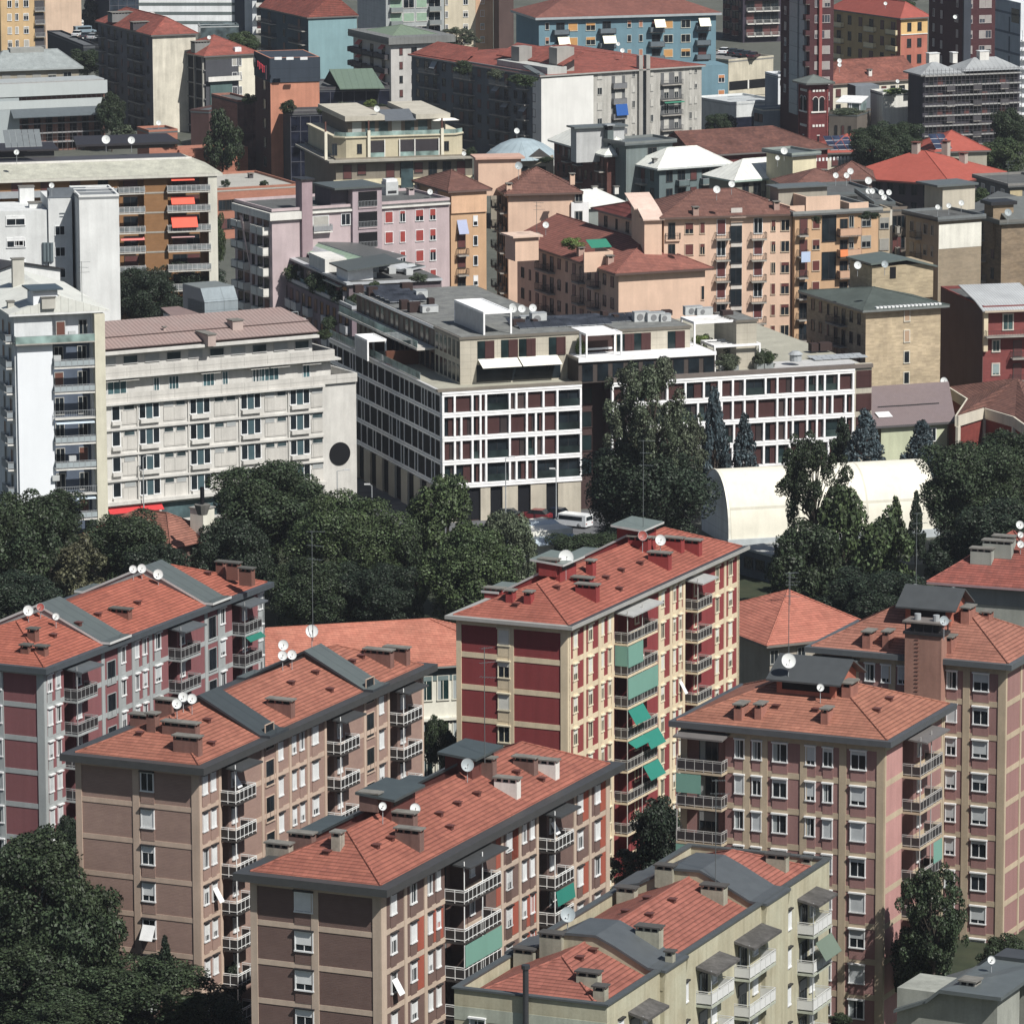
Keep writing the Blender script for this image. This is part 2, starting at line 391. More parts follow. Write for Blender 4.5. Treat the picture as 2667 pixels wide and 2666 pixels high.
def flat(b, fr, z, mat, oh=0.0, ph=.5, pm=None, th=.25, name='roof', pt=.25, cap=None):
    mb = MB().box(fr, -oh, fr.lx + oh, -oh, fr.ly + oh, z - .02, z + th, mat); o = b.part(name, mb, pick=True)
    if ph:
        r = MB(); x0, x1, y0, y1, z0, z1 = -oh, fr.lx + oh, -oh, fr.ly + oh, z + th - .01, z + th + ph; pm = pm or mat
        r.prism(fr, [(x0, y0), (x1, y0), (x1, y1), (x0, y1)], z0, z0 + .012, mat)
        r.box(fr, x0, x1, y0, y0 + pt, z0 + .02, z1, pm); r.box(fr, x0, x1, y1 - pt, y1, z0 + .02, z1, pm)
        r.box(fr, x0, x0 + pt, y0 + pt, y1 - pt, z0 + .02, z1, pm); r.box(fr, x1 - pt, x1, y0 + pt, y1 - pt, z0 + .02, z1, pm)
        if cap:
            e = .05
            r.box(fr, x0 - e, x1 + e, y0 - e, y0 + pt + e, z1, z1 + .08, cap); r.box(fr, x0 - e, x1 + e, y1 - pt - e, y1 + e, z1, z1 + .08, cap)
            r.box(fr, x0 - e, x0 + pt + e, y0 + pt + e, y1 - pt - e, z1, z1 + .08, cap); r.box(fr, x1 - pt - e, x1 + e, y0 + pt + e, y1 - pt - e, z1, z1 + .08, cap)
        b.part('parapet', r)
    return o
def chimney(b, p, w, d, h, mat, fr, cap=CAPM, z=None, dz=.75, slots=True):
    """stack whose foot shows at photo point p on the roof"""
    q = b.roof_at(p) if z is None else P(p, z)
    if q is None: q = P(p, b.rz - .7 if hasattr(b, 'rz') else 15)
    h *= .8; f = Fr(Vector((q.x, q.y, 0)), fr.X, fr.Y, 1, 1); z = q.z; mb = MB()
    mb.box(f, -w / 2, w / 2, -d / 2, d / 2, z - dz, z + h, mat)
    o = b.part('chimney', mb); c = MB(); zt = z + h
    if slots:
        n = max(2, int(round(w / .7)) + 1); m2 = max(2, int(round(d / .9)) + 1)
        for i in range(n):
            x = -w / 2 + (w - .14) * i / (n - 1)
            for y in (-d / 2, d / 2 - .14): c.box(f, x, x + .14, y, y + .14, zt, zt + .28, mat)
        c.box(f, -w / 2 + .16, w / 2 - .16, -d / 2 + .16, d / 2 - .16, zt, zt + .26, BLK); zt += .28
    c.box(f, -w / 2 - .12, w / 2 + .12, -d / 2 - .12, d / 2 + .12, zt, zt + .12, cap)
    b.part('chimney_cap', c, o); return o
DM = {}
def dish_mesh(r, col):
    key = (r, col.name)
    if key in DM: return DM[key]
    mb = MB(); n = 20; rings = 4; el, az = radians(22), radians(-8)
    nrm = Vector((sin(-az) * cos(el), -cos(az) * cos(el), sin(el))); u = nrm.cross(Vector((0, 0, 1))).normalized(); v = nrm.cross(u)
    vs = [Vector((0, 0, 0)) - nrm * .0]; fs = []
    for j in range(1, rings + 1):
        rr = r * j / rings; dep = .22 * r * (j / rings) ** 2
        for i in range(n): a = 2 * pi * i / n; vs.append((u * cos(a) + v * sin(a) * 1.06) * rr + nrm * dep)
    for i in range(n): fs.append((0, 1 + i, 1 + (i + 1) % n))
    for j in range(rings - 1):
        for i in range(n): a = 1 + j * n; fs.append((a + i, a + n + i, a + n + (i + 1) % n, a + (i + 1) % n))
    back = [q - nrm * .03 for q in vs]
    mb.add(vs, fs, col); mb.add(back, [tuple(reversed(f)) for f in fs], M('metal', (150, 152, 154)))
    rim = MB
    for i in range(n): mb.tube(vs[-n + i], vs[-n + (i + 1) % n], .02, STEEL, 4)
    foc = nrm * r * .9 + Vector((0, 0, -.05 * r)); mb.tube(vs[0] + Vector((0, 0, -.8 * r)) + nrm * .2 * r, foc, .02, STEEL, 4); mb.tube(foc - nrm * .08, foc + nrm * .05, .05, CAPM, 6)
    DM[key] = mb.mesh('satellite_dish'); return DM[key]
DWH = M('metal', (196, 200, 198)); DGR = M('metal', (140, 152, 156)); DRED = M('metal', (150, 60, 48))
def dish(b, p, rpx, h=1.2, col=DWH, z=None):
    """dish centred at photo point p, radius in photo pixels, standing on a mast h high"""
    s = ppm(b.loc + Vector((0, 0, 20)))
    q = b.roof_at((p[0], p[1] + h * s * .97)) if z is None else None
    if q is None: q = P((p[0], p[1] + h * s * .97), z if z is not None else getattr(b, 'rz', 20) - 1)
    r = round(rpx / ppm(q) * 20) / 20
    m = MB(); m.tube(q - Vector((0, 0, .5)), q + Vector((0, 0, h)), .035, STEEL, 5)
    o = link('satellite_dish', dish_mesh(r, col), b.e, q + Vector((0, 0, h)) - b.loc)
    m2 = m.mesh('mast', q + Vector((0, 0, h))); link('mast', m2, o); return o
def antenna(b, p, h, z=None, bars=3):
    q = b.roof_at(p) if z is None else P(p, z)
    if q is None: q = P(p, getattr(b, 'rz', 20))
    mb = MB(); mb.tube(q - Vector((0, 0, .5)), q + Vector((0, 0, h)), .035, GREYM, 5)
    for i in range(bars):
        zt = h * (1 - .13 * i) - .1; a = rnd.uniform(-.6, .6); d = Vector((cos(a), sin(a), 0)); c = q + Vector((0, 0, zt)); ln = rnd.uniform(.7, 1.3)
        mb.tube(c - d * ln * .4, c + d * ln, .02, GREYM, 4); e = Vector((-d.y, d.x, 0))
        for j in range(6): x = c + d * (ln * (-.35 + .25 * j)); mb.tube(x - e * .3, x + e * .3, .012, GREYM, 4)
    return b.part('antenna', mb)
# ================================================================ ground
def bld(name, label, fr, cat='apartment building', group=None):
    b = Thing(name, label, cat, fr.o, group); return b
gm = MB(); gm.poly(LOCAL, [(-900, 150, 0), (900, 150, 0), (1500, 5500, 0), (-1500, 5500, 0)], M('ground', (74, 78, 70), (92, 94, 86), sc=1))
tag(link('ground', gm.mesh('ground')), 'paved grey ground between the buildings', kind='structure')
def strip(name, label, pts, z, m):
    mb = MB().add([P(p, 0) + Vector((0, 0, z)) for p in pts], [tuple(range(len(pts)))], m)
    tag(link(name, mb.mesh(name)), label, kind='structure')
ASPH = M('ground', (84, 86, 90), (100, 101, 103), sc=8)
strip('road', 'grey asphalt street beside the white grid building', [(900, 1235), (1150, 1345), (1600, 1325), (1600, 1450), (1250, 1470), (860, 1290)], .02, ASPH)
LAWN = M('ground', (44, 54, 36), (60, 64, 44), sc=6)
strip('lawn', 'dark grass and undergrowth beneath the belt of trees', [(-100, 1400), (880, 1330), (1230, 1420), (1500, 1500), (1880, 1480), (2400, 1470), (2900, 1300), (2900, 1760), (-100, 1900)], .012, LAWN)
strip('courtyard_grass', 'dark courtyard grass between the housing blocks', [(-100, 1930), (2900, 1800), (2900, 4200), (-100, 4200)], .01, LAWN)
# ================================================================ near housing blocks
VM = M('metal', (96, 52, 44))
def vents(b, fr, pts):
    for rc, x, y in pts:
        q = b.roof_at(k(rc, x, y))
        if q is None: continue
        f = Fr(Vector((q.x, q.y, 0)), fr.X, fr.Y, 1, 1); b.part('roof_vent', MB().box(f, -.22, .22, -.3, .2, q.z - .1, q.z + .22, VM).box(f, -.3, .3, -.4, .25, q.z + .22, q.z + .28, VM))
def segs(l, cuts):
    out = []; a = 0
    for x0, x1 in sorted(cuts):
        if x0 - a > .05: out.append((a, x0))
        a = x1
    if l - a > .05: out.append((a, l))
    return out
def infills(b, fc, us, z0, h, w, n, fh, m, y=0):
    key = ('inf', round(w, 2), round(h, 2), m.name)
    if key not in AM: AM[key] = MB().box(LOCAL, -w / 2, w / 2, -.06, .01, -h, 0, m).mesh('spandrel')
    for u in us:
        for i in range(n):
            q = fc.w(u, y, z0 - i * fh); p = proj(q)
            if -40 < p[0] < PW + 40 and p[1] < PH + 60: b.place('spandrel', AM[key], q, fc.rot())
def face_grid(b, fc, Z, fh, n, fm, pil, cuts=(), frieze=.65, band=.45, pw=.38, zb=0):
    mb = MB()
    for u0, u1 in segs(fc.lx, cuts): mb.box(fc, u0, u1, -.04, .0, Z - frieze, Z - .003, fm)
    b.part('frieze', mb)
    for i in range(1, n + 1):
        z = Z - frieze - i * fh
        if z < .2 or proj(fc.w(fc.lx, 0, z))[1] > PH + 60: break
        mb = MB()
        for u0, u1 in segs(fc.lx, cuts): mb.box(fc, u0, u1, -.04, .0, z, z + band, fm)
        b.part('floor_band', mb)
    for u in pil:
        w = pw
        if isinstance(u, tuple): u, w = u
        b.part('pilaster', MB().box(fc, max(-.07, u - w / 2), min(fc.lx + .0, u + w / 2), -.08, .0, zb, Z - .02, fm))
def tower(b, fr, Z, fh, n, wallm, fm, R, L, wst, slab, canopy, rail, lst=None, frieze=.65, band=.45, wh=1.5, infm=None, rstyle='panel', recess=1.15, dark=None):
    fl = fr.left(); dark = dark or M('plaster', (96, 92, 90)); infm = infm or fm
    ux = lambda f, rc, x, y, o=0: f.hit(k(rc, x, y), o)[0]
    nr = []; bal = []
    for bc in R.get('balc', ()):
        x0, x1, dep, rc = bc[:4]; y = bc[4]
        u0 = ux(fr, rc, x0, y); u1 = ux(fr, rc, x1, y, -dep); share = bc[5] if len(bc) > 5 else .5
        bal.append((fr, u0, u1, dep, share)); nr.append((u0, u0 + (u1 - u0) * share, recess))
    nl = []
    for bc in L.get('balc', ()):
        x0, x1, dep, rc = bc[:4]; y = bc[4]; u0 = ux(fl, rc, x0, y); u1 = ux(fl, rc, x1, y, -dep); share = bc[5] if len(bc) > 5 else .5
        bal.append((fl, u0, u1, dep, share)); nl.append((fr.ly - (u0 + (u1 - u0) * share), fr.ly - u0, recess))
    walls(b, fr, Z, wallm, nr, nl)
    cr = [(a, c) for a, c, d in nr] + [(ux(fr, rc, xa, y), ux(fr, rc, xb, y)) for rc, y, xa, xb in R.get('cuts', ())]
    cl = [(fr.ly - c, fr.ly - a) for a, c, d in nl]
    face_grid(b, fr, Z, fh, n, fm, [.12] + [ux(fr, R['rc'], x, R['y']) for x in R.get('pil', ())] + [fr.lx - .15], cr, frieze, band, R.get('pw', .38))
    face_grid(b, fl, Z, fh, n, fm, [.2] + [ux(fl, L['rc'], x, L['y']) for x in L.get('pil', ())] + [(fl.lx - .3, .7)], cl, frieze, band, L.get('pw', .5))
    zc = Z - frieze - .08 - wh / 2
    for f, S in ((fr, R), (fl, L)):
        for c in S.get('win', ()):
            x, w = c[0], c[1]; rc = c[2] if len(c) > 2 else S['rc']; y = S['y'] if len(c) < 4 else c[3]
            u = ux(f, rc, x, y); st = wst if f is fr else (lst or wst)
            for i in range(n): window(b, f, u, zc - i * fh, w, wh, st, y=-.0)
            if S.get('inf', 1): infills(b, f, [u], zc - wh / 2 - .06, fh - wh - .5, w, n, fh, infm)
    for f, u0, u1, dep, share in bal:
        w = u1 - u0
        cb = MB().slab(f, [(u0 - .1, .0, Z - .62), (u0 - .1, -dep - .55, Z - .85), (u1 + .25, -dep - .55, Z - .85), (u1 + .25, 0, Z - .62)], .14, canopy)
        b.part('balcony_roof', cb)
        for i in range(n):
            z = Z - frieze - (i + 1) * fh + .1
            if z < 2: break
            balcony(b, f, u0, u1, z, dep, 1.02, rstyle, slab, rail)
            dst = DOOR
            window(b, f, u0 + w * share * .5, z + 1.15, min(1.7, w * share * .7), 2.1, dst, y=recess, name='balcony_door')
            if w * (1 - share) > 1.0: window(b, f, u0 + w * (share + (1 - share) * .45), z + 1.55, .85, 1.3, wst)
        zb = max(0, Z - frieze - n * fh)
        po = MB().tube(f.w(u0 + .05, -dep + .05, zb), f.w(u0 + .05, -dep + .05, Z - .45), .05, rail[0], 5); b.part('balcony_post', po)
        if w > 4.2: b.part('balcony_post', MB().tube(f.w(u0 + w / 2, -dep + .05, zb), f.w(u0 + w / 2, -dep + .05, Z - .45), .05, rail[0], 5))
    b.bal = bal; return fl
def screen(b, i, a, c, row, Z, fh, frieze, m, side=False, drop=1.9, out=0):
    """a blind hanging along the front (or the side) of balcony stack i, storey row, from share a to share c"""
    f, u0, u1, dep, share = b.bal[i]; zt = Z - frieze - row * fh - .12; w = u1 - u0
    if side:
        mb = MB().box(f, u0 - .03, u0 + .0, -dep, -.05, zt - drop, zt, m); b.part('blind', mb)
    else:
        mb = MB().slab(f, [(u0 + w * a, -dep - .04, zt), (u0 + w * a, -dep - .07 - out, zt - drop), (u0 + w * c, -dep - .07 - out, zt - drop), (u0 + w * c, -dep - .04, zt)], .02, m)
        b.part('awning' if out else 'blind', mb)
def crossing(b, fr, x0, x1, Z, rise, lift, mat, side, oh=.6, front=True, back=True, flare=.9, edge=None, eth=.22, base=.1):
    """raised stair block across the roof with a folded sheet-metal cover"""
    h2 = fr.ly / 2; pr = []
    zf = Z + base + lift * .35
    if front: pr += [(-oh - .35, zf), (-oh - .35 + flare, zf - .02)]
    pr += [(h2, Z + rise + lift)]
    if back: pr += [(fr.ly + oh + .35 - flare, zf - .02), (fr.ly + oh + .35, zf)]
    mb = MB()
    for (ya, za), (yb, zb) in zip(pr, pr[1:]): mb.slab(fr, [(x0, ya, za), (x1, ya, za), (x1, yb, zb), (x0, yb, zb)], eth, mat, edge or mat)
    o = b.part('stair_roof', mb, pick=True)
    pts = [(y, z - eth) for y, z in pr]
    w = MB(); y0, y1 = pts[0][0] + .4, pts[-1][0] - .4
    n = len(pts); lo = Z - .2
    def sidep(x):
        return [(x, max(y0, min(y1, y)), z) for y, z in pts]
    for xa in (x0 + .12, x1 - .12):
        t = sidep(xa); w.poly(fr, t + [(xa, y1, lo), (xa, y0, lo)], side)
    w.box(fr, x0 + .12, x1 - .12, y0 + .0, y0 + .1, lo, pts[0][1], side)
    b.part('stair_wall', w, pick=True)
W1 = style(WHITE, t=.09, hood=DARK, vs=(.35, .7, 1, 1, 1, 0), near=1, o=.12, bl=M('metal', (205, 208, 208)), swing=.22)
W1b = style(WHITE, t=.08, hood=WHITE, vs=(0, 0, .2, .5, .8, 1, 1), near=1, o=.12, cur=1, bl=M('metal', (178, 184, 186)))
W1c = style(M('metal', (215, 205, 175)), t=.09, hood=M('metal', (215, 205, 175)), vs=(.3, .6, 1, 1, 0), near=1, o=.1, bl=M('metal', (205, 205, 195)), swing=.08)
DOOR = style(M('metal', (70, 72, 74)), t=.07, near=0, gl=GLASS, mull=2, vs=(0, 0, .4), bl=M('metal', (120, 122, 122)), cur=1)
TILE = M('tile', (152, 91, 70), (140, 81, 63)); TILER = M('tile', (158, 84, 62), (146, 76, 58)); TILEO = M('tile', (160, 100, 80), (150, 90, 72))
GREENB = M('cloth', (100, 150, 135)); TEAL = M('cloth', (0, 120, 105))
# --- grey framed red block, far left
Z = 27.6; fr = frame(k(20, 310, 1215), Z, R=k(20, 1893, 610), Lx=-215)
b1 = bld('housing_block', 'dark red and pale grey housing block with orange tiled roof at the left edge', fr)
RED1 = M('plaster', (132, 80, 82), (124, 74, 78)); GR1 = M('plaster', (150, 156, 156))
tower(b1, fr, Z, 2.98, 9, RED1, GR1,
      dict(rc=20, y=1100, pil=[735, 855, 955, 1080, 1480, 1575, 1890], pw=.55, win=[(348, .8), (408, .8), (880, .85), (978, .75), (1035, .75), (1130, 1.1), (1597, 1.0), (1865, .8, 20, 700)],
           balc=[(455, 698, 1.35, 20, 1150, .45), (1205, 1440, 1.35, 20, 880, .45), (1665, 1880, 1.35, 20, 680, .45)]),
      dict(rc=20, y=1250, pil=[5], win=[(-30, 1.2)]), W1b, GR1, M('metal', (84, 90, 94)), (M('metal', (150, 152, 152)), M('metal', (44, 42, 44))))
hip(b1, fr, Z + .15, 2.3, TILER, oh=.75, inset=.5, eave=M('metal', (66, 74, 80)), eth=.5)
for x0, x1 in ((735, 860), (1480, 1585)):
    u0 = fr.hit(k(20, x0, 1000))[0]; u1 = fr.hit(k(20, x1, 1000))[0]
    crossing(b1, fr, u0 - .3, u1 + .5, Z, 2.3, 1.0, LEAD, GR1, edge=M('metal', (190, 192, 190)))
STW = style(GR1, t=.05, gl=GLASS, mull=1, vs=(0,), mf=DARK)
wins(b1, fr, 20, 1240, [797], 1.55, 2.1, 7, STW, 2.98, name='stair_window'); wins(b1, fr, 20, 920, [1522], 1.55, 2.1, 6, STW, 2.98, name='stair_window')
for x, y, w, h in ((240, 1010, .8, .9), (190, 1095, .8, .4), (300, 1110, 1.0, .5), (870, 830, 1.9, .35), (1590, 500, .8, .5), (1680, 520, 1.2, .7), (1775, 560, 1.3, .7)):
    chimney(b1, k(20, x, y), w, .7, h, M('plaster', (120, 78, 66)), fr.left(), cap=M('plaster', (84, 84, 80)))
for x, y, r in ((205, 800, 13), (292, 775, 11), (403, 842, 9.5), (957, 500, 10), (1020, 495, 12), (1137, 537, 13)): dish(b1, k(20, x, y), r, 1.0, DRED if x == 292 else DWH)
vents(b1, fr, ((20, 380, 985), (20, 700, 835), (20, 1490, 540), (20, 985, 750), (20, 560, 900)))
screen(b1, 2, .0, .9, 1, Z, 2.98, .65, M('cloth', (0, 105, 90)), drop=.4, out=.5)
b1.done()
# --- brown brick block left of centre
Z = 25.5; fr = frame((517, 1998), Z, R=(1101, 1737), Lx=198)
b2 = bld('housing_block', 'tall light brown brick housing block with charcoal eaves, left of the darker brown block', fr)
BR2 = M('brick', (158, 128, 114), (152, 122, 110), sc=.8, amt=.35); BE2 = M('plaster', (182, 158, 138)); CHAR = M('metal', (60, 62, 63)); DSL = M('plaster', (58, 54, 52))
RAILW = (M('metal', (222, 224, 222)), M('metal', (40, 38, 38)))
tower(b2, fr, Z, 3.1, 8, BR2, BE2,
      dict(rc=30, y=60, pw=.45, pil=[1575], cuts=[], win=[(1465, .85), (1525, .85), (215, .9, 21, 1700), (312, .75, 21, 1680), (370, .75, 21, 1660), (465, 1.1, 21, 1600), (940, .9, 21, 1400)],
           balc=[(1575, 1838, 1.5, 30, 60, .42), (548, 790, 1.4, 21, 1500, .42), (1003, 1240, 1.4, 21, 1300, .42)]),
      dict(rc=30, y=60, pw=.6, pil=[975], win=[(1057, 1.25)]), W1, DSL, CHAR, RAILW, frieze=.75, band=.42, wh=1.6, infm=BR2)
for u in [fr.hit(k(21, x, 1600))[0] for x in (85, 190, 285, 415, 540, 825, 915, 995)]:
    b2.part('pilaster', MB().box(fr, u - .2, u + .2, -.09, 0, 0, Z - .02, BE2))
hip(b2, fr, Z + .2, 2.4, TILE, oh=1.0, inset=.95, eave=CHAR, eth=.6)
for xa, xb in ((80, 195), (825, 925)):
    u0 = fr.hit(k(21, xa, 1650))[0]; u1 = fr.hit(k(21, xb, 1650))[0]
    crossing(b2, fr, u0 - .2, u1 + .4, Z, 2.4, .95, LEAD if xa > 500 else M('seam', (60, 68, 72), (52, 60, 64), sc=2.4), M('plaster', (70, 62, 60)), edge=LEADD)
STW2 = style(BE2, t=.05, gl=GLASS, mull=1, vs=(0,), mf=DARK)
wins(b2, fr, 21, 1700, [140], 1.6, 2.2, 7, STW2, 3.1, name='stair_window'); wins(b2, fr, 21, 1370, [862], 1.6, 2.2, 6, STW2, 3.1, name='stair_window')
BRC = M('plaster', (128, 88, 76), (112, 80, 72), amt=2)
for rc, x, y, w, h in ((20, 1100, 1650, .8, 1.3), (20, 1300, 1680, 3.1, .8), (20, 1350, 1800, 2.3, 1.1), (20, 1040, 1590, 2.4, .3), (21, 225, 1520, 2.3, .9), (21, 930, 1160, 2.6, .9), (21, 1060, 1150, 2.2, 1.0), (20, 1190, 1500, 1.6, .6)):
    chimney(b2, k(rc, x, y), w, .8, h, BRC, fr.left())
for rc, x, y, r in ((20, 1272, 1468, 12), (20, 1317, 1418, 12), (20, 1380, 1432, 12.5), (21, 243, 1040, 12.5), (21, 238, 1118, 12), (21, 305, 1112, 12.5), (21, 448, 940, 16)): dish(b2, k(rc, x, y), r, 1.3)
antenna(b2, k(21, 455, 980), 9.5); vents(b2, fr, ((20, 1485, 1595), (20, 1000, 1690), (20, 1515, 1760), (21, 295, 1325), (21, 575, 1375), (21, 470, 1250), (21, 800, 1135), (21, 735, 1170)))
b2.done()
# --- darker brown block, front centre
Z = 23.8; fr = frame(k(31, 940, 955), Z, R=k(32, 790, 80), Lx=654)
b3 = bld('housing_block', 'dark brown brick housing block with red tiled roof and rust wall panels, front centre', fr)
BR3 = M('brick', (116, 92, 84), (110, 86, 79), sc=.8, amt=.35); BE3 = M('plaster', (180, 160, 140))
tower(b3, fr, Z, 3.08, 8, BR3, BE3,
      dict(rc=31, y=900, pw=.5, pil=[965, 1115, 1260], win=[(1028, 1.0), (1172, 1.05), (1290, .75), (1350, .75), (1860, 1.0, 31, 500), (65, 1.0, 32, 500), (175, .75, 32, 450), (232, .75, 32, 430), (578, 1.0, 32, 260), (702, 1.0, 32, 200)],
           balc=[(1400, 1808, 1.7, 31, 700, .5), (280, 538, 1.5, 32, 420, .45)]),
      dict(rc=31, y=950, pw=.6, pil=[468], win=[(390, 1.6)]), W1, DSL, CHAR, RAILW, frieze=.85, band=.42, wh=1.6, infm=BR3)
for u in [fr.hit(k(32, x, 420))[0] for x in (15, 145, 270, 540, 650, 770)]: b3.part('pilaster', MB().box(fr, u - .22, u + .22, -.09, 0, 0, Z - .02, BE3))
RUST = M('plaster', (160, 76, 54), (150, 70, 50)); GREYB = M('plaster', (128, 112, 104))
for rc, xa, xb, y, rows in ((31, 1205, 1250, 1150, (1, 2)), (31, 1320, 1390, 1200, (1,)), (31, 1770, 1805, 700, (0, 1)), (31, 1885, 1925, 550, (0, )), (32, 92, 135, 500, (0, 2)), (32, 195, 262, 500, (2, 3)), (32, 600, 640, 300, (0, 2)), (32, 725, 765, 200, (0, 1, 2))):
    ua, ub = fr.hit(k(rc, xa, y))[0], fr.hit(k(rc, xb, y))[0]
    for r in rows: zt = Z - .85 - r * 3.08; b3.part('rust_panel', MB().box(fr, ua, ub, -.03, 0, zt - 2.6, zt - .02, RUST))
hip(b3, fr, Z + .2, 2.5, M('tile', (148, 84, 65), (136, 75, 60)), oh=1.05, inset=1.0, eave=CHAR, eth=.6)
# back-side roof decks and ridge cabins
def deck(b, fr, ua, ub, Z, rise, yb0, mat, side, edge=None):
    h2 = fr.ly / 2
    mb = MB(); e = fr.ly + 1.3; zt = Z + rise + 1.0; zl = Z + .9
    mb.slab(fr, [(ua, h2 + .3, zt), (ub, h2 + .3, zt), (ub, e - 1.8, zl), (ua, e - 1.8, zl)], .22, mat, edge or mat); mb.slab(fr, [(ua - .4, e - 1.8, zl), (ub + .4, e - 1.8, zl), (ub + .4, e, zl), (ua - .4, e, zl)], .22, mat, edge or mat)
    b.part('stair_roof', mb, pick=True)
    w = MB()
    for x in (ua + .1, ub - .1): w.poly(fr, [(x, h2 + .3, zt - .2), (x, e - 1.8, zl - .2), (x, e - .3, zl - .2), (x, e - .3, Z - 1), (x, h2 + .3, Z - .2)], side)
    w.box(fr, ua + .1, ub - .1, e - .4, e - .3, Z - 3, zl - .22, side); b.part('stair_wall', w, pick=True)
    c = MB().box(fr, ua + .1, ub - .1, h2 - 1.0, h2 + 1.4, Z + .4, Z + rise + 1.55, side); cb = b.part('roof_cabin', c, pick=True)
    z = Z + rise + 1.55; r = MB().slab(fr, [(ua - .5, h2 - 1.6, z + .05), (ub + .5, h2 - 1.6, z + .05), (ub + .5, h2 + 1.8, z + .35), (ua - .5, h2 + 1.8, z + .35)], .2, mat, edge or mat); b.part('cabin_roof', r, cb, pick=True)
    b.part('cabin_window', MB().box(fr, ua + .6, ub - .6, h2 - 1.04, h2 - .98, z - .75, z - .2, GLASS), cb)
SIDE3 = M('plaster', (96, 52, 46))
l3 = fr.lx
deck(b3, fr, l3 * .255, l3 * .36, Z, 2.5, 0, M('metal', (62, 72, 74)), SIDE3); deck(b3, fr, l3 * .60, l3 * .70, Z, 2.5, 0, M('metal', (62, 72, 74)), SIDE3)
for rc, x, y, w, h, m in ((31, 215, 715, 2.0, .8, 0), (31, 380, 655, 2.0, 1.0, 1), (31, 635, 665, .75, 1.2, 0), (31, 1105, 500, 2.1, .9, 1), (31, 1150, 640, 2.1, 1.2, 1), (31, 1680, 110, 2.0, 1.0, 1), (32, 190, 100, 1.9, .9, 1), (31, 870, 330, 1.6, .5, 1), (32, 60, 265, 2.0, 1.1, 2), (32, 335, 125, 2.1, 1.0, 2)):
    chimney(b3, k(rc, x, y), w, .8, h, (M('plaster', (150, 142, 128), amt=3), M('plaster', (112, 86, 78), amt=2), M('plaster', (205, 203, 196)))[m], fr.left())
for rc, x, y, r, c in ((31, 957, 365, 10.5, DWH), (31, 1190, 382, 13.5, DWH), (31, 1565, 65, 15.5, DGR)): dish(b3, k(rc, x, y), r, 1.4, c)
antenna(b3, k(21, 1690, 1850), 9); vents(b3, fr, ((31, 905, 660), (31, 1010, 605), (31, 1360, 430), (31, 1490, 355), (31, 1630, 285), (31, 1435, 525), (31, 550, 705), (32, 300, 180), (32, 120, 130)))
screen(b3, 0, 0, 1, 2, Z, 3.08, .85, GREENB, drop=1.75); screen(b3, 0, 0, 1, 3, Z, 3.08, .85, GREENB, drop=1.0); screen(b3, 1, 0.02, .95, 2, Z, 3.08, .85, TEAL, drop=1.2, out=.15)
b3.done()
# --- tall red and cream block, centre right
Z = 26.7; fr = frame(k(22, 490, 915), Z, R=k(22, 1722, 355), Lx=1190)
b4 = bld('housing_block', 'tall crimson and cream housing block with green balcony blinds and orange roof', fr)
RED4 = M('plaster', (138, 52, 54), (130, 48, 50)); CR4 = M('plaster', (206, 188, 154)); CR4b = M('plaster', (196, 176, 140))
tower(b4, fr, Z, 3.02, 10, RED4, CR4,
      dict(rc=22, y=700, pil=[502, 612, 718, 812, 1150, 1232, 1325, 1620, 1712], pw=.5, win=[(543, .95), (652, .95), (738, .7), (790, .7), (1170, .9), (1255, .7), (1298, .7), (1563, .9), (1657, .95)],
           balc=[(828, 1140, 1.35, 22, 780, .5), (1336, 1532, 1.35, 22, 540, .5)]),
      dict(rc=22, y=900, pil=[88], win=[(35, 1.25)]), W1c, CR4, M('metal', (160, 162, 160)), (M('metal', (165, 165, 160)), M('metal', (50, 46, 46))), frieze=.65, band=.5, wh=1.55)
hip(b4, fr, Z + .2, 2.4, M('tile', (152, 82, 64), (142, 74, 58)), oh=.85, inset=.6, eave=M('metal', (150, 150, 146)), eth=.32)
b4.part('gutter', MB().box(fr, -.6, fr.lx + .6, -.72, -.3, Z + .2, Z + .23, M('metal', (62, 66, 70))))
l4 = fr.lx; SIDE4 = M('plaster', (140, 48, 46)); DK4 = M('metal', (100, 112, 108)); ED4 = M('metal', (176, 178, 176))
deck(b4, fr, l4 * .205, l4 * .30, Z, 2.4, 0, DK4, SIDE4, ED4); deck(b4, fr, l4 * .66, l4 * .76, Z, 2.4, 0, DK4, SIDE4, ED4)
for x, y, w, h in ((-30, 690, 1.8, .5), (85, 725, .7, .8), (215, 735, .7, .8), (635, 700, 2.1, 1.1), (600, 620, 1.9, .6), (1155, 470, 2.1, 1.1), (1255, 350, 1.9, .9), (1375, 370, 2.1, 1.0), (1010, 350, 2.1, 1.0), (360, 490, 1.8, .6), (660, 540, .7, 1.3), (1090, 350, .7, .9)):
    chimney(b4, k(22, x, y), w, .8, h, SIDE4, fr.left())
for x, y, r, c in ((480, 420, 19, DWH), (1158, 290, 14, DWH), (1030, 258, 12, DRED)): dish(b4, k(22, x, y), r, 1.6, c)
antenna(b4, k(22, 1035, 240), 9); vents(b4, fr, ((22, 765, 568), (22, 875, 515), (22, 1010, 465), (22, 640, 680), (22, 860, 650), (22, 115, 765), (22, 410, 640)))
for a, c, r, s in ((0, .5, 1, 0), (0, 1, 2, 0), (0, .5, 3, 1), (.5, 1, 4, 1), (.5, 1, 5, 1), (0, 0.5, 4, 2)):
    screen(b4, 0, a, c, r, Z, 3.02, .65, GREENB if s == 0 else TEAL, drop=2.0 if s == 0 else (1.3 if s == 1 else .5), out=0 if s == 0 else .8)
screen(b4, 0, 0, 1, 1, Z, 3.02, .65, GREENB, side=True, drop=1.9)
b4.done()
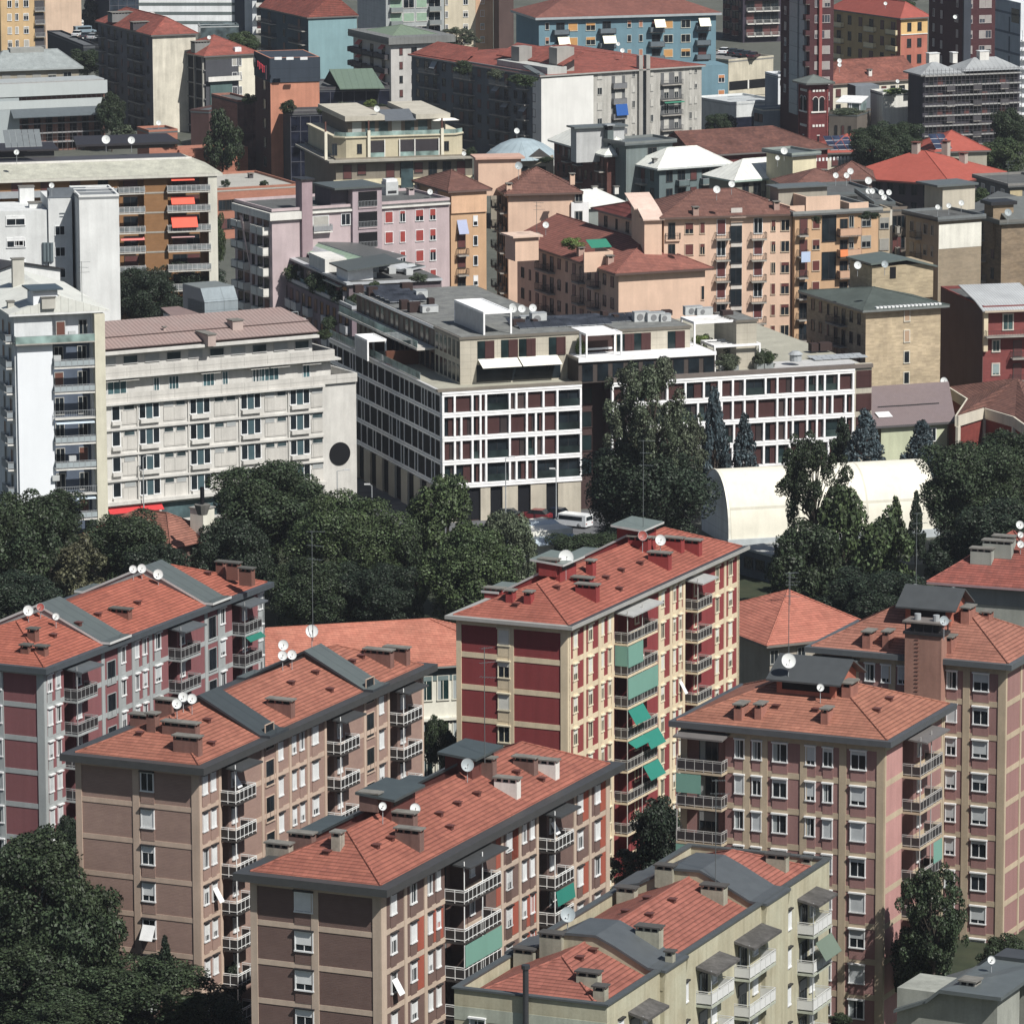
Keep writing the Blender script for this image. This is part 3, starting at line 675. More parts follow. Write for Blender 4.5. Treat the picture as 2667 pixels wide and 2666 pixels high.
# --- pink towers, right
PK = M('plaster', (150, 110, 104), (142, 103, 99)); PK_LIT = M('plaster', (178, 128, 122)); BE5 = M('plaster', (176, 158, 130))
Z = 26.6; fr = frame(k(23, 930, 1735), Z, R=k(23, 1358, 1485), Lx=k(22, 1312, 0)[0])
b5 = bld('tower_block', 'pink and beige tower block with orange pyramid roof and dark roof cabin, nearer of two', fr)
fl = tower(b5, fr, Z, 3.03, 9, PK, BE5,
      dict(rc=23, y=1650, pil=[1340], pw=.3, win=[], balc=[(1062, 1350, 1.6, 23, 1600, .5)]),
      dict(rc=23, y=1750, pil=[65, 350, 632, (-60)], pw=.62, win=[(180, 1.35), (400, .9), (525, .9), (745, 1.4), (1730, .9, 22, 1700), (1855, .9, 22, 1700)],
           balc=[(1316, 1600, 1.3, 22, 1620, .95)]), W1b, BE5, M('metal', (104, 100, 98)), (M('metal', (165, 163, 160)), M('metal', (46, 42, 44))), frieze=.95, band=.5, wh=1.6, infm=PK)
b5.part('sunlit_side_tone', MB().box(fr, .3, fr.hit(k(23, 1058, 1650))[0] - .15, -.03, 0, 0, Z - 1, PK_LIT))  # lighter pink sheet puts this side's stronger sunlight into the colour
hip(b5, fr, Z + .15, 3.0, M('tile', (154, 97, 74), (144, 88, 68)), oh=.85, inset=.5, axis='y', eave=M('metal', (72, 76, 80)), eth=.5)
def cabin(b, fr, x0, x1, y0, y1, z0, z1, side, roofm, rise=1.3):
    o = b.part('roof_cabin', MB().box(fr, x0, x1, y0, y1, z0, z1, side), pick=True)
    ym, xm = (y0 + y1) / 2, (x0 + x1) / 2; e = .7; mb = MB()
    mb.slab(fr, [(x0 - e, y0 - e, z1 - .1), (x0 - e, y1 + e, z1 - .1), (xm, y1 + e, z1 + rise), (xm, y0 - e, z1 + rise)], .15, roofm)
    mb.slab(fr, [(xm, y0 - e, z1 + rise), (xm, y1 + e, z1 + rise), (x1 + e, y1 + e, z1 - .1), (x1 + e, y0 - e, z1 - .1)], .15, roofm)
    b.part('cabin_roof', mb, o, pick=True)
    g = MB(); g.poly(fr, [(x0, y0, z1), (x1, y0, z1), (xm, y0, z1 + rise - .1)], side); g.poly(fr, [(x0, y1, z1), (x1, y1, z1), (xm, y1, z1 + rise - .1)], side); b.part('gable', g, o)
    b.part('cabin_opening', MB().box(fr, x0 - .04, x0 + .02, y0 + .5, y1 - .5, z1 - 1.0, z1 - .25, BLK), o)
CBR = M('metal', (66, 70, 72))
cabin(b5, fr, fr.lx * .32, fr.lx * .66, fr.ly * .34, fr.ly * .63, Z + 1.2, Z + 3.5, M('plaster', (164, 92, 70)), CBR, 1.5)
PCH = M('plaster', (150, 96, 80), amt=2)
for rc, x, y, w, d, h in ((22, 1740, 1550, .7, 1.6, .9), (22, 1880, 1550, .6, 1.3, .9), (23, 515, 1585, .6, 1.3, .9), (23, 680, 1395, .8, 1.8, .9)): chimney(b5, k(rc, x, y), w, d, h, PCH, fr.left())
for x, y, r in ((238, 1160, 18), (467, 1352, 10)): dish(b5, k(23, x, y), r, 1.3)
antenna(b5, k(23, 240, 1150), 7.5, z=Z + 4.2)
screen(b5, 0, .6, 1, 3, Z, 3.03, .95, GREENB, drop=1.8); screen(b5, 1, 0, .55, 1, Z, 3.03, .95, GREENB, drop=1.6); screen(b5, 1, 0, 1, 3, Z, 3.03, .95, GREENB, drop=1.5)
vents(b5, fr, ((23, 430, 1520), (23, 145, 1495), (23, 870, 1520), (23, 960, 1440)))
b5.done()
Z = 25.6; c6 = k(23, 1800, 1185); fr = frame(c6, Z, R=(c6[0] + 150, c6[1] - 86), Lx=k(23, 440, 0)[0])
fr.lx = 11.5
b6 = bld('tower_block', 'pink and beige tower block with tall ventilation shaft, farther of two at the right', fr)
fl = tower(b6, fr, Z, 3.04, 9, PK, BE5, dict(rc=23, y=1150, pil=[1910], win=[]),
      dict(rc=23, y=1250, pil=[985, 1520, 720], pw=.65, win=[(825, .95), (942, .95), (1060, .9), (1415, 1.0), (1625, 1.5)], balc=[(430, 700, 1.3, 23, 1150, .95)]),
      W1b, BE5, M('metal', (80, 84, 86)), (M('metal', (165, 163, 160)), M('metal', (46, 42, 44))), frieze=.95, band=.5, wh=1.6, infm=PK)
hip(b6, fr, Z + .15, 3.2, M('tile', (150, 95, 76), (140, 87, 70)), oh=.85, inset=.5, axis='y', eave=M('metal', (80, 86, 90)), eth=.5)
cabin(b6, fr, fr.lx * .30, fr.lx * .62, fr.ly * .36, fr.ly * .6, Z + 1.2, Z + 3.9, M('plaster', (164, 92, 70)), CBR, 1.5)
for x, y, w, d, h in ((820, 1030, .75, 1.6, 1.0), (955, 1030, .6, 1.4, 1.0), (1405, 1070, .6, 1.4, 1.0), (1530, 850, .8, 1.7, .9), (1670, 840, .7, 1.2, .2)): chimney(b6, k(23, x, y), w, d, h, PCH, fr.left())
# the ventilation shaft stands proud of the front face
fl = fr.left(); ua, ub = fl.hit(k(23, 1072, 1300), -1.2)[0], fl.hit(k(23, 1335, 1300), -1.2)[0]
SH = M('plaster', (150, 108, 92), amt=1.5); zt = fl.hit(k(23, 1200, 975), -1.2)[1]
sh = b6.part('ventilation_shaft', MB().box(fl, ua, ub, -1.2, .6, 6, zt, SH))
g = MB().box(fl, ua - .15, ub + .15, -1.35, .7, zt, zt + .25, DARK)
for i in range(5):
    for y in (-1.2, .5): g.box(fl, ua + (ub - ua - .1) * i / 4, ua + (ub - ua - .1) * i / 4 + .1, y, y + .1, zt + .25, zt + 1.05, DARK)
g.box(fl, ua + .4, ub - .4, -.8, .2, zt + .25, zt + 1.0, M('plaster', (60, 56, 56))); g.box(fl, ua - .2, ub + .2, -1.4, .8, zt + 1.05, zt + 1.2, M('metal', (112, 104, 98)))
for u in (ua + .9, ub - .8): g.tube(fl.w(u, -.4, zt + 1.2), fl.w(u, -.4, zt + 1.75), .3, STEEL, 10)
b6.part('shaft_top', g, sh); lad = MB()
for i in range(26): z = zt - .4 - i * .36; lad.box(fl, ua + 1.0, ua + 1.35, -1.28, -1.24, z, z + .05, M('metal', (110, 60, 50)))
b6.part('ladder', lad, sh)
for x, y, r, c in ((1147, 660, 18, DWH), (1422, 660, 10, DWH), (1355, 875, 12, DGR)): dish(b6, k(23, x, y), r, 1.2, c, z=Z + 3.5)
antenna(b6, k(23, 1155, 640), 7, z=Z + 4.4)
b6.done()
# ================================================================ generic facade filler
def auto(b, fc, Z, fh, n, pat, st, w=1.1, h=1.5, top=1.5, m0=.8, m1=.8, y=0, bal=None, slab=CONC, rail=None, dep=1.1, bs='bars', blind=None, bprob=.2, door=None, awn=()):
    """pat: one letter per bay: w window, n narrow, b balcony with door, d door window, . nothing"""
    L = fc.lx - m0 - m1; q = L / len(pat)
    for i, c in enumerate(pat):
        u = m0 + (i + .5) * q
        for r in range(n):
            z = Z - top - r * fh; p = proj(fc.w(u, y, z))
            if z < 1: break
            if not (-60 < p[0] < PW + 60 and -60 < p[1] < PH + 40): continue
            if c == 'w': window(b, fc, u, z, w, h, st, y)
            elif c == 'n': window(b, fc, u, z, w * .6, h, st, y)
            elif c == 'd': window(b, fc, u, z - .35, w, h + .7, door or st, y)
            elif c == 'b':
                window(b, fc, u, z - .35, w * 1.15, h + .6, door or st, y); balcony(b, fc, max(0, u - q * .46), min(fc.lx, u + q * .46), z - .35 - h / 2 - .4, dep, .95, bs, slab, rail, y)
                if awn and rnd.random() < bprob: awning(b, fc, u - w * .8, u + w * .8, z + h / 2 + .25, rnd.uniform(.6, 1.5), .9, rnd.choice(awn), y - .03)
def B(label, fr, Z, wall, z0=0, name='apartment_building', cat='apartment building', nr=(), nl=(), top=None, group=None, walls_=True):
    b = Thing(name, label, cat, fr.o, group); b.rz = Z
    if walls_: walls(b, fr, Z, wall, nr, nl, z0, top=top)
    return b
BEIGE = M('plaster', (176, 168, 150)); LIT = M('plaster', (205, 203, 196)); TILEB = M('tile', (120, 80, 68), (104, 70, 62), amt=1.3); TILED = M('tile', (150, 76, 62), (128, 70, 60), amt=1.2)
SD = style(M('metal', (60, 56, 54)), t=.07, mull=1, vs=(0, 0, 1), bl=M('metal', (92, 48, 46)))
SW = style(WHITE, t=.09, mull=1, vs=(0, 0, .4, 1), bl=M('metal', (160, 158, 150)))
SR = style(WHITE, t=.08, mull=1, vs=(.25, .6, 1, 1), bl=M('metal', (150, 50, 42)))
SO = style(M('metal', (190, 170, 145)), t=.08, mull=1, vs=(0, .3, .6, 1), bl=M('metal', (96, 44, 40)))
SG = style(M('metal', (150, 150, 145)), t=.09, mull=1, vs=(0, 0, .5, 1), bl=M('metal', (140, 140, 134)))
BLUEB = style(WHITE, t=.07, mull=1, vs=(0, .4, 1, 1), bl=M('metal', (190, 120, 60)))
# ================================================================ cream block with parapet, bottom right of centre
Z = 19.2; fr = frame(k(32, 775, 1800), Z, R=k(33, 533, 748), Lx=1183)
CRM = M('plaster', (172, 164, 134), (160, 158, 134), amt=1.6); CRG = M('plaster', (160, 166, 150), amt=1.6)
b = B('cream and pale green housing block with white balconies and tiled roof behind a parapet', fr, Z - 1.2, CRM, name='housing_block')
PAR = M('metal', (72, 78, 80)); e = MB()
for x0, x1, y0, y1 in ((0, fr.lx, 0, .3), (0, fr.lx, fr.ly - .3, fr.ly), (0, .3, .3, fr.ly - .3), (fr.lx - .3, fr.lx, .3, fr.ly - .3)): e.box(fr, x0, x1, y0, y1, Z - 1.21, Z, CRM)
b.part('parapet', e, pick=True); e = MB()
for x0, x1, y0, y1 in ((-.15, fr.lx + .15, -.15, .4), (-.15, fr.lx + .15, fr.ly - .4, fr.ly + .15), (-.15, .4, .4, fr.ly - .4), (fr.lx - .4, fr.lx + .15, .4, fr.ly - .4)): e.box(fr, x0, x1, y0, y1, Z, Z + .14, PAR)
b.part('coping', e)
inner = fr.sub(.5, fr.lx - .5, .6, fr.ly - .6); hip(b, inner, Z - .75, 2.3, M('tile', (150, 86, 70), (138, 78, 64)), oh=0); b.rz = Z + 1
fl = fr.left(); g = MB()
for i in range(6):
    z = Z - 1.3 - i * 3.1
    g.box(fr, 0, fr.lx, -.03, 0, z - .75, z, CRG if i % 2 else CRM); g2 = MB().box(fl, 0, fl.lx, -.03, 0, z - 1.0, z, CRG); b.part('floor_band', g2)
def arch(x0, x1):
    zt = Z + .2; h = fr.ly; pr = [(-.5, zt - .1), (.9, zt), (h * .30, Z + 1.6), (h * .42, Z + 2.25), (h * .62, Z + 2.2), (h * .85, zt + .5), (h + .4, zt)]
    mb = MB()
    for (ya, za), (yb, zb) in zip(pr, pr[1:]): mb.slab(fr, [(x0, ya, za), (x1, ya, za), (x1, yb, zb), (x0, yb, zb)], .2, M('metal', (74, 80, 84)))
    b.part('stair_roof', mb, pick=True); w = MB()
    for x in (x0 + .15, x1 - .15): w.poly(fr, [(x, y, z - .18) for y, z in pr] + [(x, h, Z - 1.5), (x, -.3, Z - 1.5)], CRM)
    b.part('stair_wall', w, pick=True); b.part('stair_tower', MB().box(fr, x0 + .2, x1 - .2, -.35, .1, 0, Z - .1, CRM))
u = lambda rc, x, y, o=0: fr.hit(k(rc, x, y), o)[0]
arch(u(32, 1150, 1560), u(32, 1320, 1480)); arch(u(33, 40, 1040), u(33, 215, 950))
for rc, x, y, dep in ((32, (930, 1180), 1850, 1.2), (32, (1415, 1690), 1500, 1.3), (32, (1690, 1990), 1350, 1.3), (33, (305, 552), 1000, 1.4)):
    ua, ub = u(rc, x[0], y), u(rc, x[1], y, -dep); zt = Z - 1.75
    b.part('balcony_roof', MB().slab(fr, [(ua - .1, 0, zt + .25), (ua - .1, -dep - .4, zt - .15), (ub + .2, -dep - .4, zt - .15), (ub + .2, 0, zt + .25)], .2, M('plaster', (84, 82, 80), amt=3)))
    for i in range(5):
        z = zt - 2.75 - i * 3.1
        if z < 1: break
        balcony(b, fr, ua, ub, z, dep, 1.05, 'white', CRG, (M('metal', (190, 192, 190)), M('cloth', (196, 198, 196))))
        window(b, fr, ua + (ub - ua) * .3, z + 1.2, 1.7, 2.2, DOOR, name='balcony_door'); window(b, fr, ua + (ub - ua) * .78, z + 1.5, 1.0, 1.4, W1)
        if x[0] == 305 and i == 1: awning(b, fr, ua + .4, ub - .1, z + 2.5, 1.4, .9, M('cloth', (96, 112, 98)), y=-dep)
    b.part('balcony_post', MB().tube(fr.w(ua + .1, -dep + .1, 0), fr.w(ua + .1, -dep + .1, zt), .05, STEEL, 5))
wins(b, fr, 32, 1700, [1335], .9, 1.6, 5, W1, 3.1); wins(b, fr, 33, 1180, [238], .9, 1.6, 5, W1, 3.1); wins(b, fl, 31, 1960, [1640], 1.3, 1.5, 2, W1b, 3.1); wins(b, fr, 32, 1965, [870], .9, 1.5, 3, W1, 3.1)
for rc, x, y, w, d, h in ((31, 1980, 1490, 1.6, .8, 1.0), (32, 385, 1400, 1.8, .9, 1.3), (32, 920, 1040, 1.5, .8, .9), (32, 1195, 880, 1.5, .8, .9), (32, 645, 1650, 1.7, .8, .9), (32, 730, 1760, .9, .8, 1.0), (32, 1080, 1330, 1.9, .9, 1.0), (32, 1545, 1030, 1.9, .9, 1.0), (33, 160, 800, 1.7, .8, .9), (33, 375, 790, .8, .7, .4), (32, 1230, 1480, .6, .6, .6)):
    chimney(b, k(rc, x, y), w, d, h, M('plaster', (150, 148, 130), amt=2), fr.left(), cap=M('plaster', (76, 74, 72)))
vents(b, fr, ((32, 575, 1465), (32, 670, 1410), (32, 1240, 1050), (32, 1075, 1155), (32, 900, 1130), (32, 1055, 1035)))
dish(b, k(32, 492, 1140), 19, 1.5, DGR, z=Z + 1.2); antenna(b, k(32, 1555, 890), 8)
q = fl.hit(k(32, 205, 1800))[0]; b.part('flue', MB().tube(fl.w(q, -.35, 8), fl.w(q, -.35, Z + 2.2), .22, M('metal', (48, 50, 54)), 10).tube(fl.w(q, -.35, Z + 2.2), fl.w(q, -.35, Z + 2.5), .32, M('metal', (48, 50, 54)), 10)); b.done()
# --- grey low block, bottom right corner
Z = 15; fr = frame(k(33, 1740, 1760), Z, R=k(33, 1900, 1655), Lx=k(33, 1020, 0)[0]); GRN = M('plaster', (140, 143, 134), amt=1.5)
b = B('low grey green block with folded charcoal roofs in the bottom right corner', fr, Z, GRN, name='housing_block'); fl = fr.left(); fr.lx += 6
h = fl.lx; s = MB(); RG = M('metal', (84, 92, 94))
s.slab(fl, [(0, -.7, Z - 1.6), (h * .32, -.7, Z - .5), (h * .32, 9, Z - .3), (0, 9, Z - 1.4)], .25, RG); s.slab(fl, [(h * .32, -.8, Z - .5), (h * .46, -.8, Z + .5), (h + .6, -.8, Z + .5), (h + .6, 9.5, Z + .7), (h * .46, 9.5, Z + .7), (h * .32, 9.5, Z - .3)], .3, RG)
b.part('roof', s, pick=True); s = MB().box(fl, h * .4, h + 14, 9, 15, 0, Z - .6, GRN); b.part('rear_wall', s); b.part('rear_roof', MB().box(fl, h * .4 - .5, h + 14, 8.5, 15.5, Z - .6, Z - .3, M('metal', (60, 64, 68))), pick=True)
chimney(b, k(33, 1545, 1690), 1.3, 1.3, .7, M('plaster', (130, 128, 120)), fl); chimney(b, k(33, 1225, 1931), 2.6, .8, .4, GRN, fl, z=12); dish(b, k(33, 1695, 1470), 10, 1.0)
# --- right edge house
Z = 20; fr = frame(k(23, 1310, 592), Z, R=k(23, 2100, 648), ly=15); G9 = M('plaster', (140, 144, 136))
b = B('grey walled house with dark red hipped roof at the right edge', fr, Z, G9, name='housing_block'); hip(b, fr, Z + .1, 4.2, TILED, oh=.9, eave=M('metal', (150, 120, 124)), eth=.25)
b.part('pilaster', MB().box(fr, 9.6, 10.2, -.1, 0, 0, Z - .3, LIT)); b.part('frieze', MB().box(fr, 0, fr.lx, -.05, 0, Z - 2.0, Z - .4, M('plaster', (112, 120, 122))))  # darker strip at the wall top puts the eave shade into its colour
for x, y, w, h in ((1630, 445, 2.2, 1.3), (1745, 400, 3.0, 1.5), (1790, 340, 2.2, 1.0)): chimney(b, k(23, x, y), w, 1, h, G9, fr)
for x, y, r in ((1900, 185, 10), (1905, 256, 8), (1905, 325, 9)): dish(b, k(23, x, y), r, 1.0)
# --- villas with orange roofs between the towers
Z = 12; fr = frame(k(21, -250, 1292), Z, R=k(21, 1900, 1163), ly=14); VW = M('plaster', (208, 206, 190))
b = B('long cream villa with orange tiled roof behind the brown housing blocks', fr, Z, VW, name='villa', cat='villa'); hip(b, fr, Z + .1, 3.3, M('tile', (178, 108, 84), (168, 96, 74), sc=.8), oh=.8, eave=M('metal', (120, 124, 120)), eth=.2)
b.part('frieze', MB().box(fr, 0, fr.lx, -.08, 0, Z - 1.5, Z - .25, M('plaster', (104, 122, 122)))); b.part('cornice', MB().box(fr, 0, fr.lx, -.35, 0, Z - 5.6, Z - 5.3, VW))
VST = style(VW, t=.1, mull=1, vs=(0,), gl=M('glass', (20, 44, 44)), cur=1); wins(b, fr, 21, 1365, [1120, 1270, 1390, 1500], 1.3, 2.6, 3, VST, 4.3)
Z = 12; fr = frame(k(23, 105, 1045), Z, R=k(23, 900, 960), Lx=k(23, -420, 0)[0])
b = B('beige villa with ridged orange hipped roof right of the crimson block', fr, Z, M('plaster', (150, 142, 128)), name='villa', cat='villa'); hip(b, fr, Z + .1, 3.6, M('tile', (178, 104, 82), (168, 94, 74)), oh=.8, axis='x', eave=M('metal', (110, 104, 98)), eth=.25)
wins(b, fr, 23, 1130, [75 + 60, 330, 560], 1.0, 1.5, 2, SG, 3.6); antenna(b, k(23, 250, 760), 3.5)
Z = 9; fr = frame(k(20, 1225, 352), Z, R=k(20, 1560, 275), Lx=k(20, 640, 0)[0])
b = B('old villa with weathered brown tile roof and urn topped chimney among trees', fr, Z, M('plaster', (110, 84, 76)), name='villa', cat='villa'); hip(b, fr, Z + .1, 3.0, M('tile', (144, 92, 74), (122, 78, 64), amt=1.3), oh=.9, axis='y')
chimney(b, k(20, 1455, 235), 2.0, 2.0, 3.6, VW, fr, cap=M('plaster', (140, 138, 132)), slots=False); q = P(k(20, 1455, 110), 13.5); b.part('urn', MB().tube(q, q + Vector((0, 0, 1.2)), .55, CAPM, 10, .95).tube(q + Vector((0, 0, 1.3)), q + Vector((0, 0, 3.2)), .25, BLK, 8))
# ================================================================ white grid building
ZG = 16.9; G = frame(k(11, 1375, 1020), ZG, R=(2222, 958), Lx=857); G.lx = along(P(k(11, 1375, 1020), ZG), G.X, k(13, 830, 0)[0])
BRN = M('plaster', (72, 54, 52)); BEI = M('plaster', (176, 168, 150), amt=1.2); BEIP = M('panel', (172, 165, 148), sc=1.2); WG = M('metal', (232, 232, 232)); BRP = M('panel', (70, 42, 41), sc=3); BRP2 = M('metal', (50, 40, 40))
ug = lambda rc, x, y=1000, o=0: G.hit(k(rc, x, y), o)[0]
n0, n1, n2 = ug(12, 585), ug(12, 800), ug(13, 705)
gb = B('modern building with white gridded facade, brown shutters and planted roof terraces', G, ZG, BRN, name='grid_building', nr=[(n0, n1, 3.0)], top=M('plaster', (158, 156, 140)))
gl = G.left(); FH = 3.05
DGLL = M('plaster', (20, 22, 28))
def grid_face(b, fc, ua, ub, levels, Z, dep=.55, mw=.13):
    bt = .30; f = MB()
    for i in range(len(levels) + 1):
        z = Z - i * FH
        f2 = MB()
        if i == 0: f2.box(fc, ua, ub, -dep, 0, z - .32, z + .02, WG); f2.box(fc, ua, ub, -dep + .06, 0, z - .62, z - .38, WG)
        else: f2.box(fc, ua, ub, -dep, 0, z - .30, z + .0, WG); f2.box(fc, ua, ub, -dep + .06, 0, z + .06, z + .30, WG); f2.box(fc, ua, ub, -dep + .12, 0, z - .0, z + .06, M('metal', (120, 120, 122)))
        b.part('grid_beam', f2)
    for i, us in enumerate(levels):
        zt, zb = Z - i * FH - (.62 if i == 0 else .30), Z - (i + 1) * FH + .30
        for j, u in enumerate(us):
            uu = min(max(u, ua + .13), ub - .13)
            b.place('grid_mullion', AMk('gm%.2f%.2f' % (dep, zt - zb), lambda: MB().box(LOCAL, -mw, mw, -dep + .03, .0, 0, zt - zb, WG)), fc.w(uu, 0, zb), fc.rot())
        for a, c in zip(us, us[1:]):
            w = c - a - .26; h = zt - zb
            if w < .2: continue
            r = rnd.random() if mw > .1 else rnd.choice((.1, .5, .9)); typ = 5 if mw < .1 else 0 if w > 2.6 and r < .8 else (1 if r < .35 else 2 if r < .7 else 3 if r < .85 else 4)
            key = 'cell%.1f%.2f%d' % (w, h, typ)
            def mk():
                c = MB(); gm = GLASST if typ == 4 else GLASS
                c.box(LOCAL, .0, w, -.05 if typ != 5 else -.02, 0, 0, h, BRP2 if typ == 2 else DGLL if typ == 5 else gm)
                if typ == 0: c.box(LOCAL, w * .5 - .03, w * .5 + .03, -.09, -.05, 0, h, DARK); c.box(LOCAL, 0, w, -.35, -.3, 0, .95, M('glass', (34, 46, 46)))
                if typ == 1: c.box(LOCAL, w * .5, w, -.2, -.14, .03, h - .05, BRP)
                if typ == 2: c.box(LOCAL, .06, w - .06, -.12, -.05, .05, h - .1, M('metal', (66, 50, 48)) if w < 1.2 else BRP)
                if typ == 3: c.box(LOCAL, 0, w * .6, -.2, -.14, .03, h - .05, BRP); c.box(LOCAL, w * .65, w, -.14, -.08, .03, h - .05, BRP2)
                if typ == 4: c.box(LOCAL, 0, w, -.2, -.16, 0, .9, M('glass', (48, 64, 62))); c.box(LOCAL, w * .7, w, -.16, -.1, 0, h, BRP2)
                return c
            b.place('window', AMk(key, mk), fc.w(a + .13, 0, zb), fc.rot())
def AMk(key, fn):
    if key not in AM: AM[key] = fn().mesh('panel_cell')
    return AM[key]
XF = [[-415, -328, -201, -143, -103, 67, 115, 190, 310, 410, 578], [-415, -328, -281, -201, -143, -103, 67, 190, 255, 310, 410, 578], [-415, -328, -281, -201, -143, -103, 67, 190, 255, 310, 410, 578], [-415, -328, -201, -143, -103, 67, 115, 190, 255, 410, 578]]
grid_face(gb, G, 0, n0, [[ug(12, x) for x in r] for r in XF], ZG)
XR = [[-1035, -940, -850, -740, -640, -510, -378, -270, -255 + 0, -170, -85, 65, 150, 262, 365, 435, 490, 590, 695], [-1035, -900, -800, -640, -560, -420, -340, -250, -170, -85, 5, 150, 215, 262, 365, 435, 490, 545, 640, 695], [-1035, -980, -850, -700, -610, -500, -370, -260, -160, -85, 55, 150, 215, 262, 365, 435, 490, 640, 695], [-1035, -900, -800, -640, -560, -420, -340, -250, -170, -85, 55, 150, 240, 330, 435, 520, 600, 695]]
grid_face(gb, G, n1, n2, [[ug(13, x) for x in r] for r in XR], ZG)
LV = []
for i in range(4):
    r = [0]; rr = random.Random(i + 3)
    while r[-1] < gl.lx - 1.2: r.append(r[-1] + rr.choice((1.2, 2.0, 2.6, 3.2)))
    r[-1] = gl.lx; LV.append(r)
grid_face(gb, gl, 0, gl.lx, LV, ZG, dep=.13, mw=.08)
zg = ZG - 4 * FH - .3
for rc, x0, x1 in ((12, 15, 125), (12, 218, 330), (12, 415, 580), (11, 1650, 1720), (11, 1400, 1480)):
    gb.part('pillar', MB().box(G, ug(rc, x0), ug(rc, x1), -.4, 0, 0, zg, BEI))
for i in range(9): u0 = gl.lx * i / 9 + .3; gb.part('pillar', MB().box(gl, u0, u0 + gl.lx / 9 * .5, -.35, 0, 0, zg, BEI))
gb.part('ground_floor_glazing', MB().box(G, .3, n0 - .3, -.06, 0, .2, zg - .2, DGLL)); gb.part('ground_floor_glazing', MB().box(gl, .3, gl.lx - .3, -.06, 0, .2, zg - .2, DGLL))
gb.part('corner_wall', MB().box(G, n2 + .02, G.lx + .02, -.32, 0, 0, ZG + .6, BEIP))
for i in range(4): gb.part('shutter_panel', MB().box(G, n2 + .25, n2 + 2.4, -.4, -.32, ZG - i * FH - 2.6, ZG - i * FH - .35, BRP))
wins(gb, G, 12, 1050, [625], 1.6, 2.1, 4, style(BRN, t=.06, gl=GLASST, vs=(0,), mull=0), FH, y=3.0)
gb.part('coping', MB().box(G, -.6, n0, -.6, .3, ZG + .02, ZG + .3, M('metal', (120, 112, 100))).box(G, n1, G.lx + .1, -.6, .3, ZG + .02, ZG + .5, M('metal', (108, 98, 92))).box(G, -.6, -.2, .3, G.ly, ZG + .02, ZG + .3, M('metal', (190, 190, 190))))
GB = M('glass', (120, 145, 140), rough=.05)
def glass_rail(b, fr, pts, z, h=.95):
    for a, c in zip(pts, pts[1:]):
        A, Bp = fr.w(*a, 0), fr.w(*c, 0); X = (Bp - A); l = X.length; X.normalize(); f = Fr(A, X, Vector((-X.y, X.x, 0)), l, 1)
        m = MB().box(f, 0, l, 0, .04, z + .06, z + h, GB)
        for i in range(int(l / 1.8) + 1): m.box(f, min(l - .04, i * 1.8), min(l, i * 1.8 + .04), -.01, .05, z, z + h, STEEL)
        b.part('glass_railing', m)
glass_rail(gb, G, [(-.2, G.ly - 1), (-.2, 8)], ZG + .3)
# penthouse storeys
DARKP = M('plaster', (60, 50, 46)); RF = M('gravel', (120, 122, 118), (96, 98, 98)); PS = style(M('metal', (92, 60, 56)), t=.06, gl=GLASST, mull=0, vs=(0,), near=0)
def pent(label, fr, z0, z1, m=BEIP, pm=None, par=.35):
    o = gb.part('penthouse', MB().box(fr, 0, fr.lx, 0, fr.ly, z0, z1, m), pick=True)
    gb.part('penthouse_roof', MB().box(fr, -.15, fr.lx + .15, -.15, fr.ly + .15, z1, z1 + .3, M('metal', (104, 98, 88))).box(fr, .2, fr.lx - .2, .2, fr.ly - .2, z1 + .3, z1 + .34, pm or RF), o, pick=True); return o
Z2 = ZG + 6.1
pa = frame(k(11, 1512, 632), Z2, X=G.X, Rx=k(12, 572, 0)[0], Lx=k(11, 1330, 0)[0]); pent('', pa, ZG, Z2 - .3)
def shut(fr, u0, w, z, h, y=0, fl2=0):
    gb.part('sliding_shutter', MB().box(fr, u0, u0 + w, y - .12, y - .04, z, z + h, BRP)); gb.part('penthouse_window', MB().box(fr, u0 - w * .8, u0, y - .05, y + .0, z, z + h, GLASST))
for x in (1690 - 1793, 1860 - 1793, 195, 410): shut(pa, pa.hit(k(12, x, 700))[0], 1.25, Z2 - 2.9, 2.3)
gb.part('penthouse_window', MB().box(pa, 2.2, pa.lx - 2.5, -.04, 0, ZG + .2, ZG + 2.4, GLASS))
for i in range(2):
    u0 = pa.hit(k(11, 1640 + i * 290, 790))[0]; u1 = pa.hit(k(11, 1920 + i * 290, 790))[0]; awning(gb, pa, u0, u1, ZG + 3.2, .9, 2.1, M('cloth', (222, 220, 208)))
pal = pa.left()
for i in range(6): gb.part('penthouse_window', MB().box(pal, .4 + i * pal.lx / 6, .4 + (i + .62) * pal.lx / 6, -.04, 0, ZG + .3, ZG + 2.5, GLASS)); gb.part('penthouse_window', MB().box(pal, .4 + i * pal.lx / 6, .4 + (i + .62) * pal.lx / 6, -.04, 0, Z2 - 2.8, Z2 - .6, GLASS))
pb = frame(k(11, 1335, 555), Z2 - .2, X=G.X, Rx=k(11, 1335, 0)[0] + 320, Lx=k(11, 768, 0)[0]); pent('', pb, ZG, Z2 - .5, M('plaster', (96, 80, 72)))
pbl = pb.left(); gb.part('terrace_slab', MB().box(pbl, -.3, pbl.lx + .2, -2.6, 0, ZG + 2.95, ZG + 3.2, M('metal', (186, 182, 174))))
for i in range(16): u0 = .3 + i * pbl.lx / 16; gb.part('penthouse_window', MB().box(pbl, u0, u0 + pbl.lx / 16 * .55, -.04, 0, ZG + 3.3, ZG + 5.3, GLASS if i % 3 else BRP2)); gb.part('penthouse_window', MB().box(pbl, u0, u0 + pbl.lx / 16 * .6, -.04, 0, ZG + .2, ZG + 2.4, GLASS))
